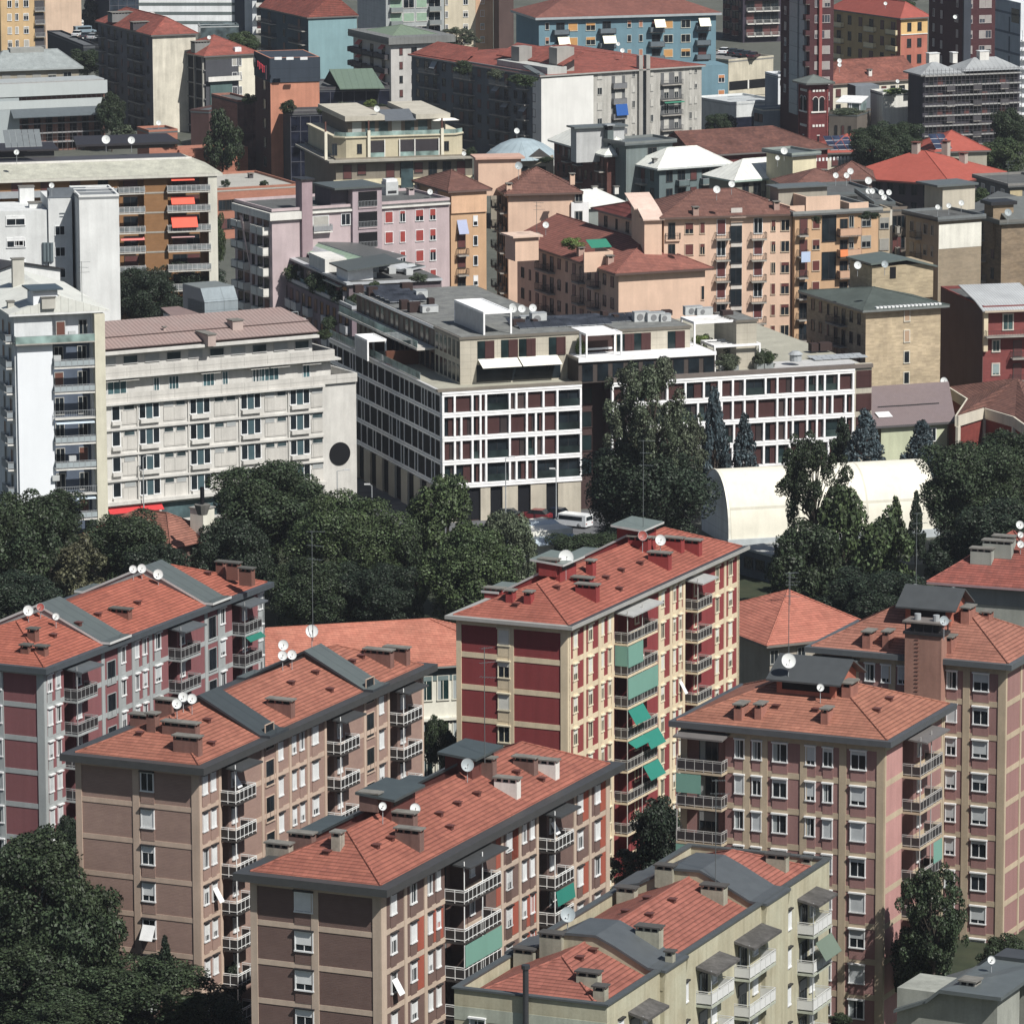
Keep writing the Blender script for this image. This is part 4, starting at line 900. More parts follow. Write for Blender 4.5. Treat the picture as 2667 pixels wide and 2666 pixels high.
glass_rail(gb, pbl, [(0, -2.5), (pbl.lx, -2.5)], ZG + 3.2); gb.part('white_fascia', MB().box(pbl, -.2, pbl.lx + .2, -.22, -.16, Z2 - .5, Z2 - .1, WG))
gb.part('timber_screen', MB().box(pbl, pbl.lx * .42, pbl.lx * .44, -4.5, -.1, ZG, ZG + 1.9, M('plaster', (96, 56, 38)))); gb.part('timber_screen', MB().box(pbl, pbl.lx * .78, pbl.lx * .80, -4.5, -.1, ZG, ZG + 1.9, M('plaster', (96, 56, 38))))
pd = frame(k(12, 838, 575), Z2, X=G.X, Rx=k(12, 1372, 0)[0], ly=9); pent('', pd, ZG + 3.2, Z2 - .3)
for x in (900, 1020, 1265): shut(pd, pd.hit(k(12, x, 650))[0], 1.3, Z2 - 2.9, 2.3)
pc = frame(k(12, 570, 790), ZG + 3.1, X=G.X, Rx=k(12, 1550, 0)[0], ly=11); pent('', pc, ZG, ZG + 2.9, M('plaster', (70, 62, 58)), WG)
gb.part('white_fascia', MB().box(pc, -.1, pc.lx + .1, -.35, -.2, ZG + 2.75, ZG + 3.25, WG))
for i in range(9): gb.part('penthouse_window', MB().box(pc, .5 + i * pc.lx / 9, .5 + (i + .7) * pc.lx / 9, -.05, 0, ZG + .2, ZG + 2.4, GLASS))
pe = frame(k(12, 1705, 515), Z2 + .2, X=G.X, Rx=k(12, 1850, 0)[0], ly=8); pent('', pe, ZG, Z2)
pf = frame(k(12, 575, 590), Z2 - .1, X=G.X, Rx=k(12, 835, 0)[0], ly=7); pent('', pf, ZG + 3.2, Z2 - .4, M('plaster', (64, 46, 44)), WG)
def pergola(b, fr, z0, z1, roofm=None, bt=.22, solid=0):
    m = MB(); X, Y = fr.lx, fr.ly
    for x in (0, X - bt):
        for y in (0, Y - bt): m.box(fr, x, x + bt, y, y + bt, z0, z1, WG)
    m.box(fr, 0, X, 0, bt, z1, z1 + .3, WG); m.box(fr, 0, X, Y - bt, Y, z1, z1 + .3, WG); m.box(fr, 0, bt, bt, Y - bt, z1, z1 + .3, WG); m.box(fr, X - bt, X, bt, Y - bt, z1, z1 + .3, WG)
    if roofm: m.box(fr, bt, X - bt, bt, Y - bt, z1 + .12, z1 + .22, roofm)
    else:
        for i in range(int(Y / .9)): m.box(fr, bt, X - bt, bt + i * .9 + .4, bt + i * .9 + .46, z1 + .1, z1 + .2, WG)
    if solid: m.box(fr, .02, .1, bt, Y - bt, z0, z1, M('metal', (170, 172, 174)))
    b.part('pergola', m)
WSL = M('seam', (228, 230, 230), sc=.5)
f = frame(k(11, 1680, 455), Z2 + 2.9, X=G.X, Rx=k(11, 1885, 0)[0], Lx=k(11, 1470, 0)[0]); pergola(gb, f, Z2, Z2 + 2.7, WSL, solid=1)
f = frame(k(11, 845, 650), ZG + 2.8, X=G.X, Rx=k(11, 985, 0)[0], ly=5.5); pergola(gb, f, ZG, ZG + 2.5, WSL, solid=1)
f = frame(k(12, 575, 585), Z2 + .2, X=G.X, Rx=k(12, 835, 0)[0], ly=1.2); f = Fr(f.w(0, -2.6, 0), f.X, f.Y, f.lx, 2.6); pergola(gb, f, ZG + 3.1, Z2 - .1, WSL)
f = frame(k(12, 1545, 690), ZG + 3.4, X=G.X, Rx=k(12, 1880, 0)[0], ly=5); pergola(gb, f, ZG, ZG + 3.1)
f = frame(k(12, 1400, 520), Z2 + .3, X=G.X, Rx=k(12, 1712, 0)[0], ly=5); pergola(gb, f, ZG + 3.1, Z2)
# rooftop equipment
ACM = M('metal', (176, 180, 180))
def unit(b, p, z, w, d, h, m=ACM, name='air_conditioner', fr=G):
    q = P(p, z); f = Fr(Vector((q.x, q.y, 0)), fr.X, fr.Y, 1, 1); mb = MB().box(f, -w / 2, w / 2, 0, d, z - .05, z + h, m)
    if name == 'air_conditioner': mb.tube(f.w(-w * .15, -.01, z + h * .5), f.w(-w * .15, -.06, z + h * .5), min(w, h) * .34, M('metal', (120, 122, 124)), 10); mb.box(f, -w / 2 - .03, w / 2 + .03, -.03, d + .03, z + h, z + h + .05, STEEL)
    return b.part(name, mb)
for rc, x, y, w, d, h in ((12, 1030, 520, 2.2, 1, 1.3), (12, 1130, 520, 2.4, 1, 1.2), (12, 290, 540, 2.0, 1.2, 1.5), (12, 200, 530, 1.6, 1, .9), (12, 1400, 470, 2.4, 1, 1.1), (12, 1480, 470, 2.2, 1, .9), (11, 1240, 350, 1.6, 1.4, 1.0), (11, 1300, 450, 2.2, 1.2, .8), (12, 1200, 520, 1.4, 1, 1)): unit(gb, k(rc, x, y), Z2, w, d, h)
for rc, x, y, w, h in ((12, 145, 560, 1.6, 1.0), (12, 262, 560, .7, 1.0), (12, 765, 510, .8, 1.2), (12, 845, 520, .7, .9), (12, 1645, 495, 1.5, 1.0), (12, 1215, 470, 1.2, .6), (11, 790, 310, 1.2, 1.0), (11, 890, 330, 1.3, 1.1), (11, 1135, 310, 1.5, 1.3), (11, 1120, 430, 1.1, 1.2), (11, 1190, 450, 1.5, 1.3), (11, 1310, 400, .8, .9)): unit(gb, k(rc, x, y), Z2 - .1, w, 1.1, h, M('plaster', (58, 44, 42)), 'roof_vent')
PVM = M('glass', (48, 52, 60), rough=.3)
def solar(b, p, z, fr, nx, ny, w=1.0, l=1.6, tilt=.35, m=PVM):
    q = P(p, z); f = Fr(Vector((q.x, q.y, 0)), fr.X, fr.Y, 1, 1)
    for j in range(ny):
        mb = MB()
        for i in range(nx):
            x = i * (w + .06); y = j * (l + .5); mb.slab(f, [(x, y, z + .15), (x + w, y, z + .15), (x + w, y + l, z + .15 + tilt * l), (x, y + l, z + .15 + tilt * l)], .06, m, STEEL)
        b.part('solar_panel', mb)
solar(gb, k(12, 150, 575), Z2, G, 12, 3); solar(gb, k(12, 470, 545), Z2, G, 14, 2); solar(gb, k(11, 1010, 385), Z2, G, 5, 6)
for x, y in ((100, 425), (163, 425), (242, 420)): dish(gb, k(12, x, y), 9.5, 1.2)
dish(gb, k(11, 1890, 412), 8.5, 1.0)
solar(gb, k(13, 430, 800), ZG + .1, G, 6, 2, 1.2, 1.2, .1, M('metal', (150, 156, 160)))
for x, y, w in ((430, 730, 1.0), (510, 725, 1.7)): unit(gb, k(13, x, y), ZG + .3, w, 1.2, 1.0, M('plaster', (58, 44, 42)), 'roof_vent')
f = P(k(13, 290, 800), ZG + .6); gb.part('roof_fan', MB().tube(f, f + Vector((0, 0, .9)), .8, STEEL, 12).tube(f + Vector((0, 0, .9)), f + Vector((0, 0, 1.3)), 1.0, STEEL, 12, .5))
gb.part('roof_terrace', MB().box(G, ug(13, 150, 820), G.lx - .3, .4, 8, ZG + .02, ZG + .06, M('metal', (186, 186, 184)))); gb.done()
# ================================================================ white slab hotel
ZH = 16.0; Hf = frame(k(10, 735, 1108), ZH, R=k(11, 765, 945), ly=13); HW = M('panel', (184, 181, 174), sc=2.2); HW2 = M('plaster', (190, 188, 182)); TQ = M('metal', (52, 80, 88)); uh = lambda rc, x, y=1100, o=0: Hf.hit(k(rc, x, y), o)[0]
b = B('long pale hotel with ribbed pinkish roof and black disc on its end wall', Hf, ZH, HW2, name='hotel', cat='hotel'); ue = uh(11, 530)
HST = style(WHITE, t=.1, mull=0, vs=(0,), gl=GLASS, o=.07); HSM = style(M('metal', (170, 170, 168)), t=.05, mull=0, vs=(0, 0, 1), gl=M('glass', (50, 66, 70)), bl=M('metal', (150, 155, 155))); F3 = 3.28
for i in range(5):
    z = ZH - i * F3; b.part('ledge', MB().box(Hf, -.1, ue, -.32 if i else -.6, 0, z - .28, z - (.0 if i else .003), HW2))
grp = [(10, 1070), (10, 1435), (10, 1800), (11, 360)]
for i in range(4):
    z = ZH - i * F3 - 1.35
    window(b, Hf, uh(10, 830), z, 1.2, 1.9, HST); b.part('flower_box', MB().box(Hf, uh(10, 830) - .65, uh(10, 830) + .65, -.45, 0, z - 1.5, z - 1.05, HW2))
    for rc, x in grp:
        u = uh(rc, x); window(b, Hf, u - .95, z, 1.0, 1.95, HST); window(b, Hf, u + .95, z, 1.0, 1.95, HST)
        b.part('turquoise_panel', MB().box(Hf, u - .44, u + .44, -.06, 0, z - 1.0, z + .95, TQ)); b.part('flower_box', MB().box(Hf, u - 1.35, u + 1.35, -.5, 0, z - 1.55, z - 1.08, HW2))
        b.part('mullion', MB().box(Hf, u - 1.75, u - 1.6, -.2, 0, z - 1.75, z + 1.05, HW2))
        if rc == 10 or x < 300:
            b.part('wall_panel', MB().box(Hf, u + 2.0, u + 5.1, -.09, 0, z - 1.55, z + .2, HW)); 
            window(b, Hf, u + 2.7, z + .6, 1.3, .6, HSM); window(b, Hf, u + 4.4, z + .6, 1.3, .6, HSM)
    b.part('wall_panel', MB().box(Hf, uh(10, 872), uh(10, 985), -.09, 0, z - 1.55, z + .2, HW)); window(b, Hf, uh(10, 925), z + .6, 1.5, .6, HSM)
    b.part('wall_panel', MB().box(Hf, uh(11, 440), uh(11, 522), -.09, 0, z - 1.55, z + .2, HW)); window(b, Hf, uh(11, 485), z + .6, 1.5, .6, HSM)
q = Hf.hit(k(11, 647, 1465)); 
b.part('black_disc', MB().tube(Hf.w(q[0], -.12, q[1]), Hf.w(q[0], 0, q[1]), 1.5, BLK, 40))
uB, uC = uh(11, 605, 850), uh(11, 480, 700)
b.part('parapet', MB().box(Hf, -.1, Hf.lx, -.35, -.1, ZH, ZH + 1.15, HW).box(Hf, Hf.lx - .25, Hf.lx, -.1, 12, ZH, ZH + 1.15, HW2))
b.part('upper_wall', MB().box(Hf, 0, uB, .9, 12, ZH, ZH + F3, HW2), pick=True); b.part('ledge', MB().box(Hf, -.1, uB + .9, -.35, 12, ZH + F3 - .25, ZH + F3, HW2))
b.part('parapet', MB().box(Hf, -.1, uB, -.3, -.05, ZH + F3, ZH + F3 + 1.15, HW).box(Hf, uB - .25, uB, -.05, 12, ZH + F3, ZH + F3 + 1.15, HW2))
b.part('upper_wall', MB().box(Hf, 0, uC, 1.2, 12, ZH + F3, ZH + 2 * F3 - .3, HW2)); b.part('ledge', MB().box(Hf, -.1, uC + .4, -.1, 12.2, ZH + 2 * F3 - .45, ZH + 2 * F3 - .1, HW2))
for rc, x, w in ((10, 860, 3.6), (10, 1145, 1.1), (10, 1270, 1.9), (10, 1520, 2.2), (10, 1640, 1.1), (10, 1890, 1.9), (11, 180, 2.8), (11, 430, 1.4), (11, 70, 1.4)):
    window(b, Hf, uh(rc, x, 950), ZH + 1.75, w * .75, 1.8, style(WHITE, t=.08, mull=2 if w > 1.5 else 1, vs=(0,), gl=M('glass', (60, 92, 98))), y=.9)
for rc, x0, x1 in ((10, 745, 850), (10, 860, 1000), (10, 1445, 1585), (10, 1800, 1931), (11, 150, 290), (11, 380, 515)):
    awning(b, Hf, uh(rc, x0, 930), uh(rc, x1, 930), ZH + 2.85, .12, 1.0, M('cloth', (222, 220, 212)), y=.85)
for i in range(10): window(b, Hf, 1.5 + i * (uC - 3) / 9, ZH + F3 + 1.9, 2.0, 1.0, HSM, y=1.2, v=(0 if i % 2 else 1))
rf = M('corr', (156, 136, 130), (142, 118, 112), sc=1.0); zr = ZH + 2 * F3 + .3
m = MB().slab(Hf, [(-.3, .4, zr), (uC + .6, .4, zr), (uC + .6, 3.4, zr + .9), (-.3, 3.4, zr + .9)], .12, rf, M('metal', (80, 62, 60))).slab(Hf, [(-.3, 3.3, zr + 1.05), (uC + .6, 3.3, zr + 1.05), (uC - 1.0, 8.2, zr + 2.3), (-.3, 8.2, zr + 2.3)], .12, rf, M('metal', (80, 62, 60)))
b.part('roof', m, pick=True); b.part('roof_gable', MB().box(Hf, 0, uC, .9, 11.5, zr - .45, zr - .1, M('plaster', (80, 66, 64))).box(Hf, 0, uC - .2, 3.5, 8, zr - .1, zr + .9, M('plaster', (90, 74, 70))), pick=True)
for rc, x, y, w, d, h in ((10, 1690, 560, 1.5, 1.6, 1.2), (10, 1480, 640, 1.1, 3.5, .9), (10, 1180, 580, .3, .3, .5)): chimney(b, k(rc, x, y), w, d, h, M('plaster', (170, 150, 142)), Hf, slots=False)
pl = frame(k(10, 1245, 450), ZH + 9.6, X=Hf.X, Rx=k(10, 1440, 0)[0], ly=3); b.part('plant_room', MB().box(pl, 0, pl.lx, 0, 3, ZH + 6, ZH + 9.1, HW2).slab(pl, [(-.2, -.3, ZH + 9), (pl.lx + .3, -.3, ZH + 9), (pl.lx * .6, 3.3, ZH + 9.8), (-.2, 3.3, ZH + 9.8)], .15, M('metal', (120, 100, 96))))
pl = frame(k(10, 1470, 380), ZH + 10.4, X=Hf.X, Rx=k(10, 1710, 0)[0], ly=7); TK = M('panel', (130, 142, 148), sc=2.4)
zt = ZH + 10.4; t = MB().box(pl, 0, pl.lx, 0, 5, ZH + 6.5, zt, TK).slab(pl, [(0, 0, zt), (pl.lx, 0, zt), (pl.lx, 1.2, zt + 1.7), (0, 1.2, zt + 1.7)], .1, TK).slab(pl, [(0, 1.2, zt + 1.7), (pl.lx, 1.2, zt + 1.7), (pl.lx, 6.5, zt + 1.7), (0, 6.5, zt + 1.7)], .1, M('metal', (110, 116, 114))); t.poly(pl, [(0, 0, zt), (0, 1.2, zt + 1.6), (0, 6.5, zt + 1.6), (0, 6.5, ZH + 6.5), (0, 0, ZH + 6.5)], M('metal', (78, 88, 104)))
b.part('cooling_housing', t); zt -= 3.2; d = MB().box(pl, -.6, 14, -1.2, 8, zt, zt + .25, HW2).box(pl, 0, 13.5, -.8, 7, ZH + 6.2, zt, M('plaster', (120, 118, 112)))
for i in range(15): d.box(pl, -.4 + i * .95, -.35 + i * .95, -1.1, -1.05, zt + .25, zt + 1.2, STEEL)
d.box(pl, -.4, 12.95, -1.1, -1.05, zt + 1.15, zt + 1.22, STEEL); b.part('roof_deck', d)
b.part('red_awning', MB().slab(Hf, [(.3, 0, 2.9), (uh(10, 1140), 0, 2.9), (uh(10, 1140), -1.2, 2.0), (.3, -1.2, 2.0)], .06, M('cloth', (190, 28, 32))))
b.part('ledge', MB().box(Hf, 0, ue, -.9, 0, 2.95, 3.4, HW2)); b.part('shop_window', MB().box(Hf, uh(10, 1150), ue - 1, -.05, 0, .4, 2.7, M('glass', (70, 92, 96)))); b.done()
# ================================================================ white tower, left edge
Z = 28.2; fr = frame(k(10, 100, 478), Z, R=k(10, 738, 448), Lx=k(10, -190, 0)[0]); BLW = M('plaster', (78, 90, 108)); u = lambda x, y=700, o=0: fr.hit(k(10, x, y), o)[0]
b = B('white tower with blue recessed balconies and pale gable roof at the left edge', fr, Z, M('plaster', (200, 204, 206)), name='residential_tower', cat='residential tower', nr=[(u(378), u(660), 1.5)])
fl = fr.left(); WH = M('plaster', (216, 221, 226), amt=.2)
b.part('blue_wall', MB().box(fr, u(378) + .02, u(660) - .02, 1.44, 1.52, 0, Z - 3.6, BLW)); b.part('white_panel', MB().box(fr, .25, u(372), -.35, 0, 0, Z - 3.5, WH)); b.part('cream_pier', MB().box(fr, u(668), fr.lx, -1.1, 0, 0, Z - .1, M('plaster', (196, 192, 170))))
b.part('terrace_wall', MB().box(fr, u(378), u(660), .6, 1.52, Z - 3.4, Z - .1, M('plaster', (206, 210, 214))))
DB = style(M('metal', (170, 170, 165)), t=.08, mull=1, vs=(0, 0, 1), gl=GLASS, bl=M('metal', (104, 60, 46)))
for i in range(8):
    z = Z - 3.3 - i * 3.22
    if i == 0: balcony(b, fr, -.1, u(668), z - .1, 1.2, .9, 'glass', CONC, (STEEL, GB))
    else: balcony(b, fr, u(376), u(668), z - .1, 1.0, .95, 'panel' if i % 3 else 'bars', LIT, (STEEL, M('metal', (150, 162, 166)) if i % 3 else STEEL))
    yy = .6 if i == 0 else 1.44
    if i == 0: z0 = z + 1.25; window(b, fr, u(437), z0, 1.2, 2.3, DB, y=-.02); window(b, fr, u(605), z0, 1.1, 2.3, DB, y=.58)
    else: window(b, fr, u(437), z + 1.1, 1.2, 2.2, DB, y=yy); window(b, fr, u(605), z + 1.1, 1.2, 2.2, DB, y=yy)
    balcony(b, fl, fl.lx - 4.6, fl.lx - .6, z - .1, 1.0, .95, 'panel', LIT, (STEEL, M('metal', (130, 140, 146)))); window(b, fl, fl.lx - 2.6, z + 1.1, 1.3, 2.2, DB); window(b, fl, fl.lx - 6.5, z + 1.2, 1.1, 1.6, DB)
    if i in (4, 7): awning(b, fr, u(385), u(660), z + 2.9, .5, 1.0, M('cloth', (180, 196, 210)), y=0)
for rc, x, y in ((10, 410, 780), (10, 515, 605), (10, 520, 1500), (10, 400, 1640)): q = fr.hit(k(rc, x, y), -.5); b.part('air_conditioner', MB().box(fr, q[0] - .45, q[0] + .45, -.75, -.35, q[1] - .35, q[1] + .35, ACM))
hip(b, fr, Z + .3, 2.1, M('seam', (196, 198, 190), sc=1.6), oh=.8, axis='y', ends=(0, 0), eave=M('metal', (206, 208, 206)), eth=.25, ridge=False)
b.part('gable', MB().prism(fr, [(0, .1), (fr.lx, .1), (fr.lx, .2), (0, .2)], Z, Z + .02, DARK).poly(fr, [(-.3, -.3, Z + .35), (fr.lx + .3, -.3, Z + .35), (fr.lx / 2, -.3, Z + 2.2)], M('plaster', (50, 58, 66))))
for rc, x, y, w, h in ((10, 345, 380, 1.7, .8), (10, 75, 410, .8, .8), (10, 130, 255, 1.5, 4.2)): chimney(b, k(rc, x, y), w, .8, h, M('plaster', (170, 168, 158)), fr, slots=False)
pl = frame(k(10, 265, 300), Z + 3.4, X=fr.X, Rx=k(10, 440, 0)[0], ly=3.5); pl = Fr(pl.w(0, 2.2, 0), pl.X, pl.Y, pl.lx, 3.5); b.part('roof_cabin', MB().box(pl, 0, pl.lx, 0, 3.5, Z + .3, Z + 3.2, WH).box(pl, -.6, pl.lx + .6, -.6, 4, Z + 3.2, Z + 3.4, M('metal', (62, 78, 88)))); antenna(b, k(10, 590, 370), 5, z=Z + 1.5)
b.done()
# ================================================================ white complex, upper left
WP = M('plaster', (206, 208, 206), amt=.8); WP2 = M('plaster', (196, 199, 198), amt=.9)
Z = 36; fr = frame(k(0, 568, 1432), Z, R=k(0, 853, 1424), Lx=k(0, 500, 0)[0])
b = B('tall blank white slab with rooftop dishes behind the hotel', fr, Z, WP, name='residential_tower', cat='residential tower'); flat(b, fr, Z, M('metal', (120, 124, 126)), ph=.3, pm=WP, oh=.05)
f2 = frame(k(0, 345, 1432), Z - .5, X=fr.X, Rx=k(0, 515, 0)[0], ly=9); b.part('stair_wing', MB().box(f2, 0, f2.lx, 0, 9, 0, Z - .5, WP2), pick=True)
wins(b, f2, 0, 1655, [430], 1.4, 1.3, 5, SW, 2.9); b.part('roof_frame', MB().box(f2, 0, f2.lx + 2, .5, 1, Z - .4, Z + .9, M('metal', (96, 104, 112))))
f3 = frame(k(0, -40, 1520), Z - 2, X=fr.X, Rx=k(0, 340, 0)[0], ly=10); b.part('side_wing', MB().box(f3, 0, f3.lx, 0, 10, 0, Z - 2, WP2), pick=True)
wins(b, f3, 0, 1585, [112], 2.6, 1.3, 3, style(WHITE, t=.1, mull=1, vs=(.3,)), 3.0); wins(b, f3, 0, 1735, [135], 1.3, 1.2, 3, SW, 3.0)
for rc, x, y, w, h in ((0, 190, 1450, 2.0, 2.6), (0, 250, 1490, 1.6, .8)): chimney(b, k(rc, x, y), w, 1.5, h, WP, fr, z=Z - 2, slots=False)
b.part('railing', MB().box(fr, -.5, 5, 2, 2.1, Z + 1.1, Z + 1.2, WHITE).box(fr, -.5, 5, 2, 2.1, Z + .7, Z + .75, WHITE)); dish(b, k(0, 372, 1335), 7, 1.0, z=Z + .4); dish(b, k(0, 120, 1095), 6, .8, z=Z + 8)
pts = [(0, 1250), (90, 1085), (250, 1090)]
b.done()
Z = 27; fr = frame(k(10, 0, 190), Z, R=k(10, 430, 128), ly=9)
b = B('white gabled rooftop house with charcoal roof above the left tower', fr, Z - 3, WP, name='white_house', cat='house')
b.part('gable_wall', MB().prism(fr, [(0, 0), (fr.lx, 0), (fr.lx, .3), (0, .3)], Z - 3.1, Z - 2, WP).poly(fr, [(0, -.02, Z - 3), (fr.lx, -.02, Z - 3), (fr.lx, -.02, Z), (fr.lx * .3, -.02, Z + 1.4), (0, -.02, Z + .8)], WP))
b.part('roof', MB().slab(fr, [(fr.lx + .4, -.4, Z - .1), (fr.lx + .4, 9, Z - .1), (fr.lx * .3, 9, Z + 1.6), (fr.lx * .3, -.4, Z + 1.6)], .2, DARK).slab(fr, [(fr.lx * .3, -.4, Z + 1.6), (fr.lx * .3, 9, Z + 1.6), (-.5, 9, Z + 1), (-.5, -.4, Z + 1)], .2, DARK), pick=True)
for x in (320, 345, 370): b.part('flue', MB().tube(P(k(0, x, 1880), Z), P(k(0, x, 1880), Z) + Vector((0, 0, 2.6)), .28, M('metal', (90, 104, 110)), 8))
# ================================================================ ochre building with orange awnings
Z = 27; fr = frame(k(0, -60, 1292), Z, R=k(0, 1545, 1240), ly=13); OC = M('brick', (146, 104, 60), (138, 98, 56), amt=.4); u = lambda x, y=1400: fr.hit(k(0, x, y))[0]
b = B('ochre brick apartment building with orange awnings and pale gravel roof edge', fr, Z, OC, nr=[(u(855), u(1035), 1.4), (u(1205), u(1490), 1.2)])
GRV = M('gravel', (172, 172, 156), (150, 150, 138)); h = 4.6; zt = Z + 1.7
b.part('eaves', MB().box(fr, -.6, fr.lx + 1.0, -1.0, 13.6, Z - .45, Z - .02, M('plaster', (190, 188, 176)))); m = MB().poly(fr, [(-.6, -1, Z), (fr.lx + 1, -1, Z), (fr.lx - 3, h, zt), (-.6, h, zt)], GRV).poly(fr, [(fr.lx + 1, -1, Z), (fr.lx + 1, 13.6, Z), (fr.lx - 3, 12, zt), (fr.lx - 3, h, zt)], GRV).poly(fr, [(-.6, h, zt), (fr.lx - 3, h, zt), (fr.lx - 3, 13, zt), (-.6, 13, zt)], M('metal', (70, 68, 72)))
b.part('roof', m, pick=True); b.part('parapet', MB().box(fr, -.6, fr.lx - 2.8, h - .1, h + .2, zt, zt + .3, LIT))
b.part('corner_pier', MB().box(fr, u(1490), fr.lx + .15, -.8, 0, 0, Z - .45, M('plaster', (196, 194, 180))))
for i in range(6):
    z = Z - 3.05 * (i + 1) + .35
    for x0, x1, st in ((855, 1035, 0), (1205, 1505, 1)):
        balcony(b, fr, u(x0) - .2, u(x1), z, .9, .95, 'panel', M('plaster', (186, 184, 176)), (M('metal', (196, 198, 198)), M('glass', (110, 116, 118))))
        window(b, fr, u(x0) + 2.0, z + 1.2, 2.2, 2.2, SD, y=1.38 if st == 0 else 1.18)
        if st: window(b, fr, u(x1) - 2.4, z + 1.2, 2.0, 2.2, SD, y=1.18)
    b.part('floor_line', MB().box(fr, u(1045), u(1190), -.05, 0, z - .25, z, M('plaster', (150, 146, 136))))
OR = M('cloth', (232, 78, 46)); OR2 = M('cloth', (200, 150, 148))
for x0, x1, r, dr, o, m in ((1225, 1392, 0, .5, .9, OR), (1225, 1392, 1, 1.1, .9, OR), (1225, 1410, 2, 1.6, 1.2, OR), (1225, 1392, 3, .2, .4, OR2), (860, 1030, 3, .35, .6, M('cloth', (214, 110, 104))), (855, 1025, 0, .2, .5, OR2)):
    awning(b, fr, u(x0), u(x1), Z - .45 - r * 3.05, dr, o, m, y=-.1)
b.part('shade_gallery', MB().box(fr, 0, u(850), -.5, 0, Z - 2.9, Z - 1.9, M('metal', (150, 156, 160))).box(fr, 0, u(850), .02, .1, Z - 1.8, Z - .6, BLK))  # black strip behind the front is shade put in as colour
DKR = M('metal', (44, 42, 46)); q = P(k(0, 925, 1070), zt); f = Fr(Vector((q.x, q.y, 0)), fr.X, fr.Y, 1, 1)
b.part('roof_cabin', MB().box(f, -7, 7, 0, 4.5, zt, zt + .9, M('plaster', (120, 110, 104))).slab(f, [(-8.5, -1, zt + 1.0), (8, -1, zt + 1.0), (7, 5, zt + 1.7), (-8, 5, zt + 1.7)], .35, DKR), pick=True)
q = P(k(0, 160, 1130), zt); f = Fr(Vector((q.x, q.y, 0)), fr.X, fr.Y, 1, 1); b.part('roof_cabin', MB().box(f, -5, 5, 0, 4, zt, zt + 1.2, M('metal', (50, 50, 54))).slab(f, [(-6, -.6, zt + 1.2), (5.6, -.6, zt + 1.2), (5.6, 5, zt + 1.7), (-6, 5, zt + 1.7)], .3, DKR)); solar(b, k(0, 40, 1065), zt + 2.2, fr, 6, 1, .9, 2.6, .9, M('metal', (92, 100, 104)))
for x, y, r in ((762, 1005, 10.5), (945, 1010, 9), (120, 1097, 7)): dish(b, k(0, x, y), r, 1.4, z=zt + 1)
wins(b, fr, 0, 1350, [120, 330, 540, 740], 1.6, 1.6, 1, SD, 3)
b.done()
# ================================================================ background buildings
def hb(label, C, Z, R, L, wall, rise=2.5, roof=TILED, axis='x', ends=(1, 1), oh=.6, eave=None, ly=None, Rx=None, X=None, z0=0, name='apartment_building', cat='apartment building', hf=1.0, nr=(), group=None):
    fr = frame(C, Z, R=R, Lx=L, ly=ly, Rx=Rx, X=X) if not isinstance(L, tuple) else frame(C, Z, R=R, L=L); b = B(label, fr, Z, wall, z0, name, cat, nr, group=group)
    if rise: hip(b, fr, Z + .05, rise, roof, oh=oh, axis=axis, ends=ends, eave=eave or M('metal', (96, 92, 90)), eth=.3, hf=hf, ridge=ends != (0, 0))
    else: flat(b, fr, Z, roof, oh=oh if eave else .05, ph=.4, pm=eave or wall)
    return b, fr, fr.left()
# pink building row
PKB = M('plaster', (176, 158, 160), amt=.9); PKD = M('plaster', (158, 142, 148)); DG = M('gravel', (92, 94, 94), (78, 80, 80))
b, fr, fl = hb('pale pink apartment building with red shutters and dark flat roof', k(1, 160, 1535), 27.5, k(1, 1435, 1452), k(0, 1685, 0)[0], PKB, 0, DG); Z = 27.5
u = lambda x, y=1500, o=0: fr.hit(k(1, x, y), o)[0]
wins(b, fr, 1, 1560, [1000, 1098, 1220, 1315], [1.35, .95, 1.35, 1.05], 1.7, 6, SR, 2.98); wins(b, fr, 1, 1575, [690], 1.5, 1.7, 1, SW, 3)
b.part('stair_tower', MB().box(fr, u(730), u(940), -.5, 6, 0, Z + 2.9, PKD)); b.part('stair_roof', MB().box(fr, u(730) - 3, u(940) + .4, -.9, 7, Z + 2.9, Z + 3.2, M('metal', (76, 84, 84))).box(fr, u(730) - 2.8, u(730), 1, 6.5, Z, Z + 2.9, M('plaster', (90, 84, 92))))
for i in range(8): z = Z + 2.4 - i * 2.98; b.part('stair_opening', MB().box(fr, u(772), u(905), -.56, -.5, z - 2.2, z - .0, BLK)); balcony(b, fr, u(770), u(905), z - 2.25, .65, .9, 'bars', PKB, (STEEL, STEEL))
b.part('chimney', MB().box(fr, u(365), u(440), -.6, 1.6, 6, Z + 4.6, M('plaster', (150, 128, 134)))); b.part('chimney_cap', MB().box(fr, u(352), u(455), -.9, 1.9, Z + 4.6, Z + 4.8, DARK))
b.part('fascia', MB().box(fr, -.5, u(365), -.5, 0, Z - 1.0, Z + .1, LIT).box(fr, -.5, 0, 0, fr.ly, Z - 1.0, Z + .1, LIT).box(fr, u(440), u(730), -.4, 0, Z - .35, Z - .05, LIT).box(fr, u(940), u(1435), -.4, 0, Z - .3, Z - .05, LIT))
balcony(b, fr, u(445), u(580), Z - 3.0, .8, .95, 'panel', LIT, (STEEL, M('metal', (130, 132, 136)))); window(b, fr, u(510), Z - 1.8, 2.6, 2.1, SW)
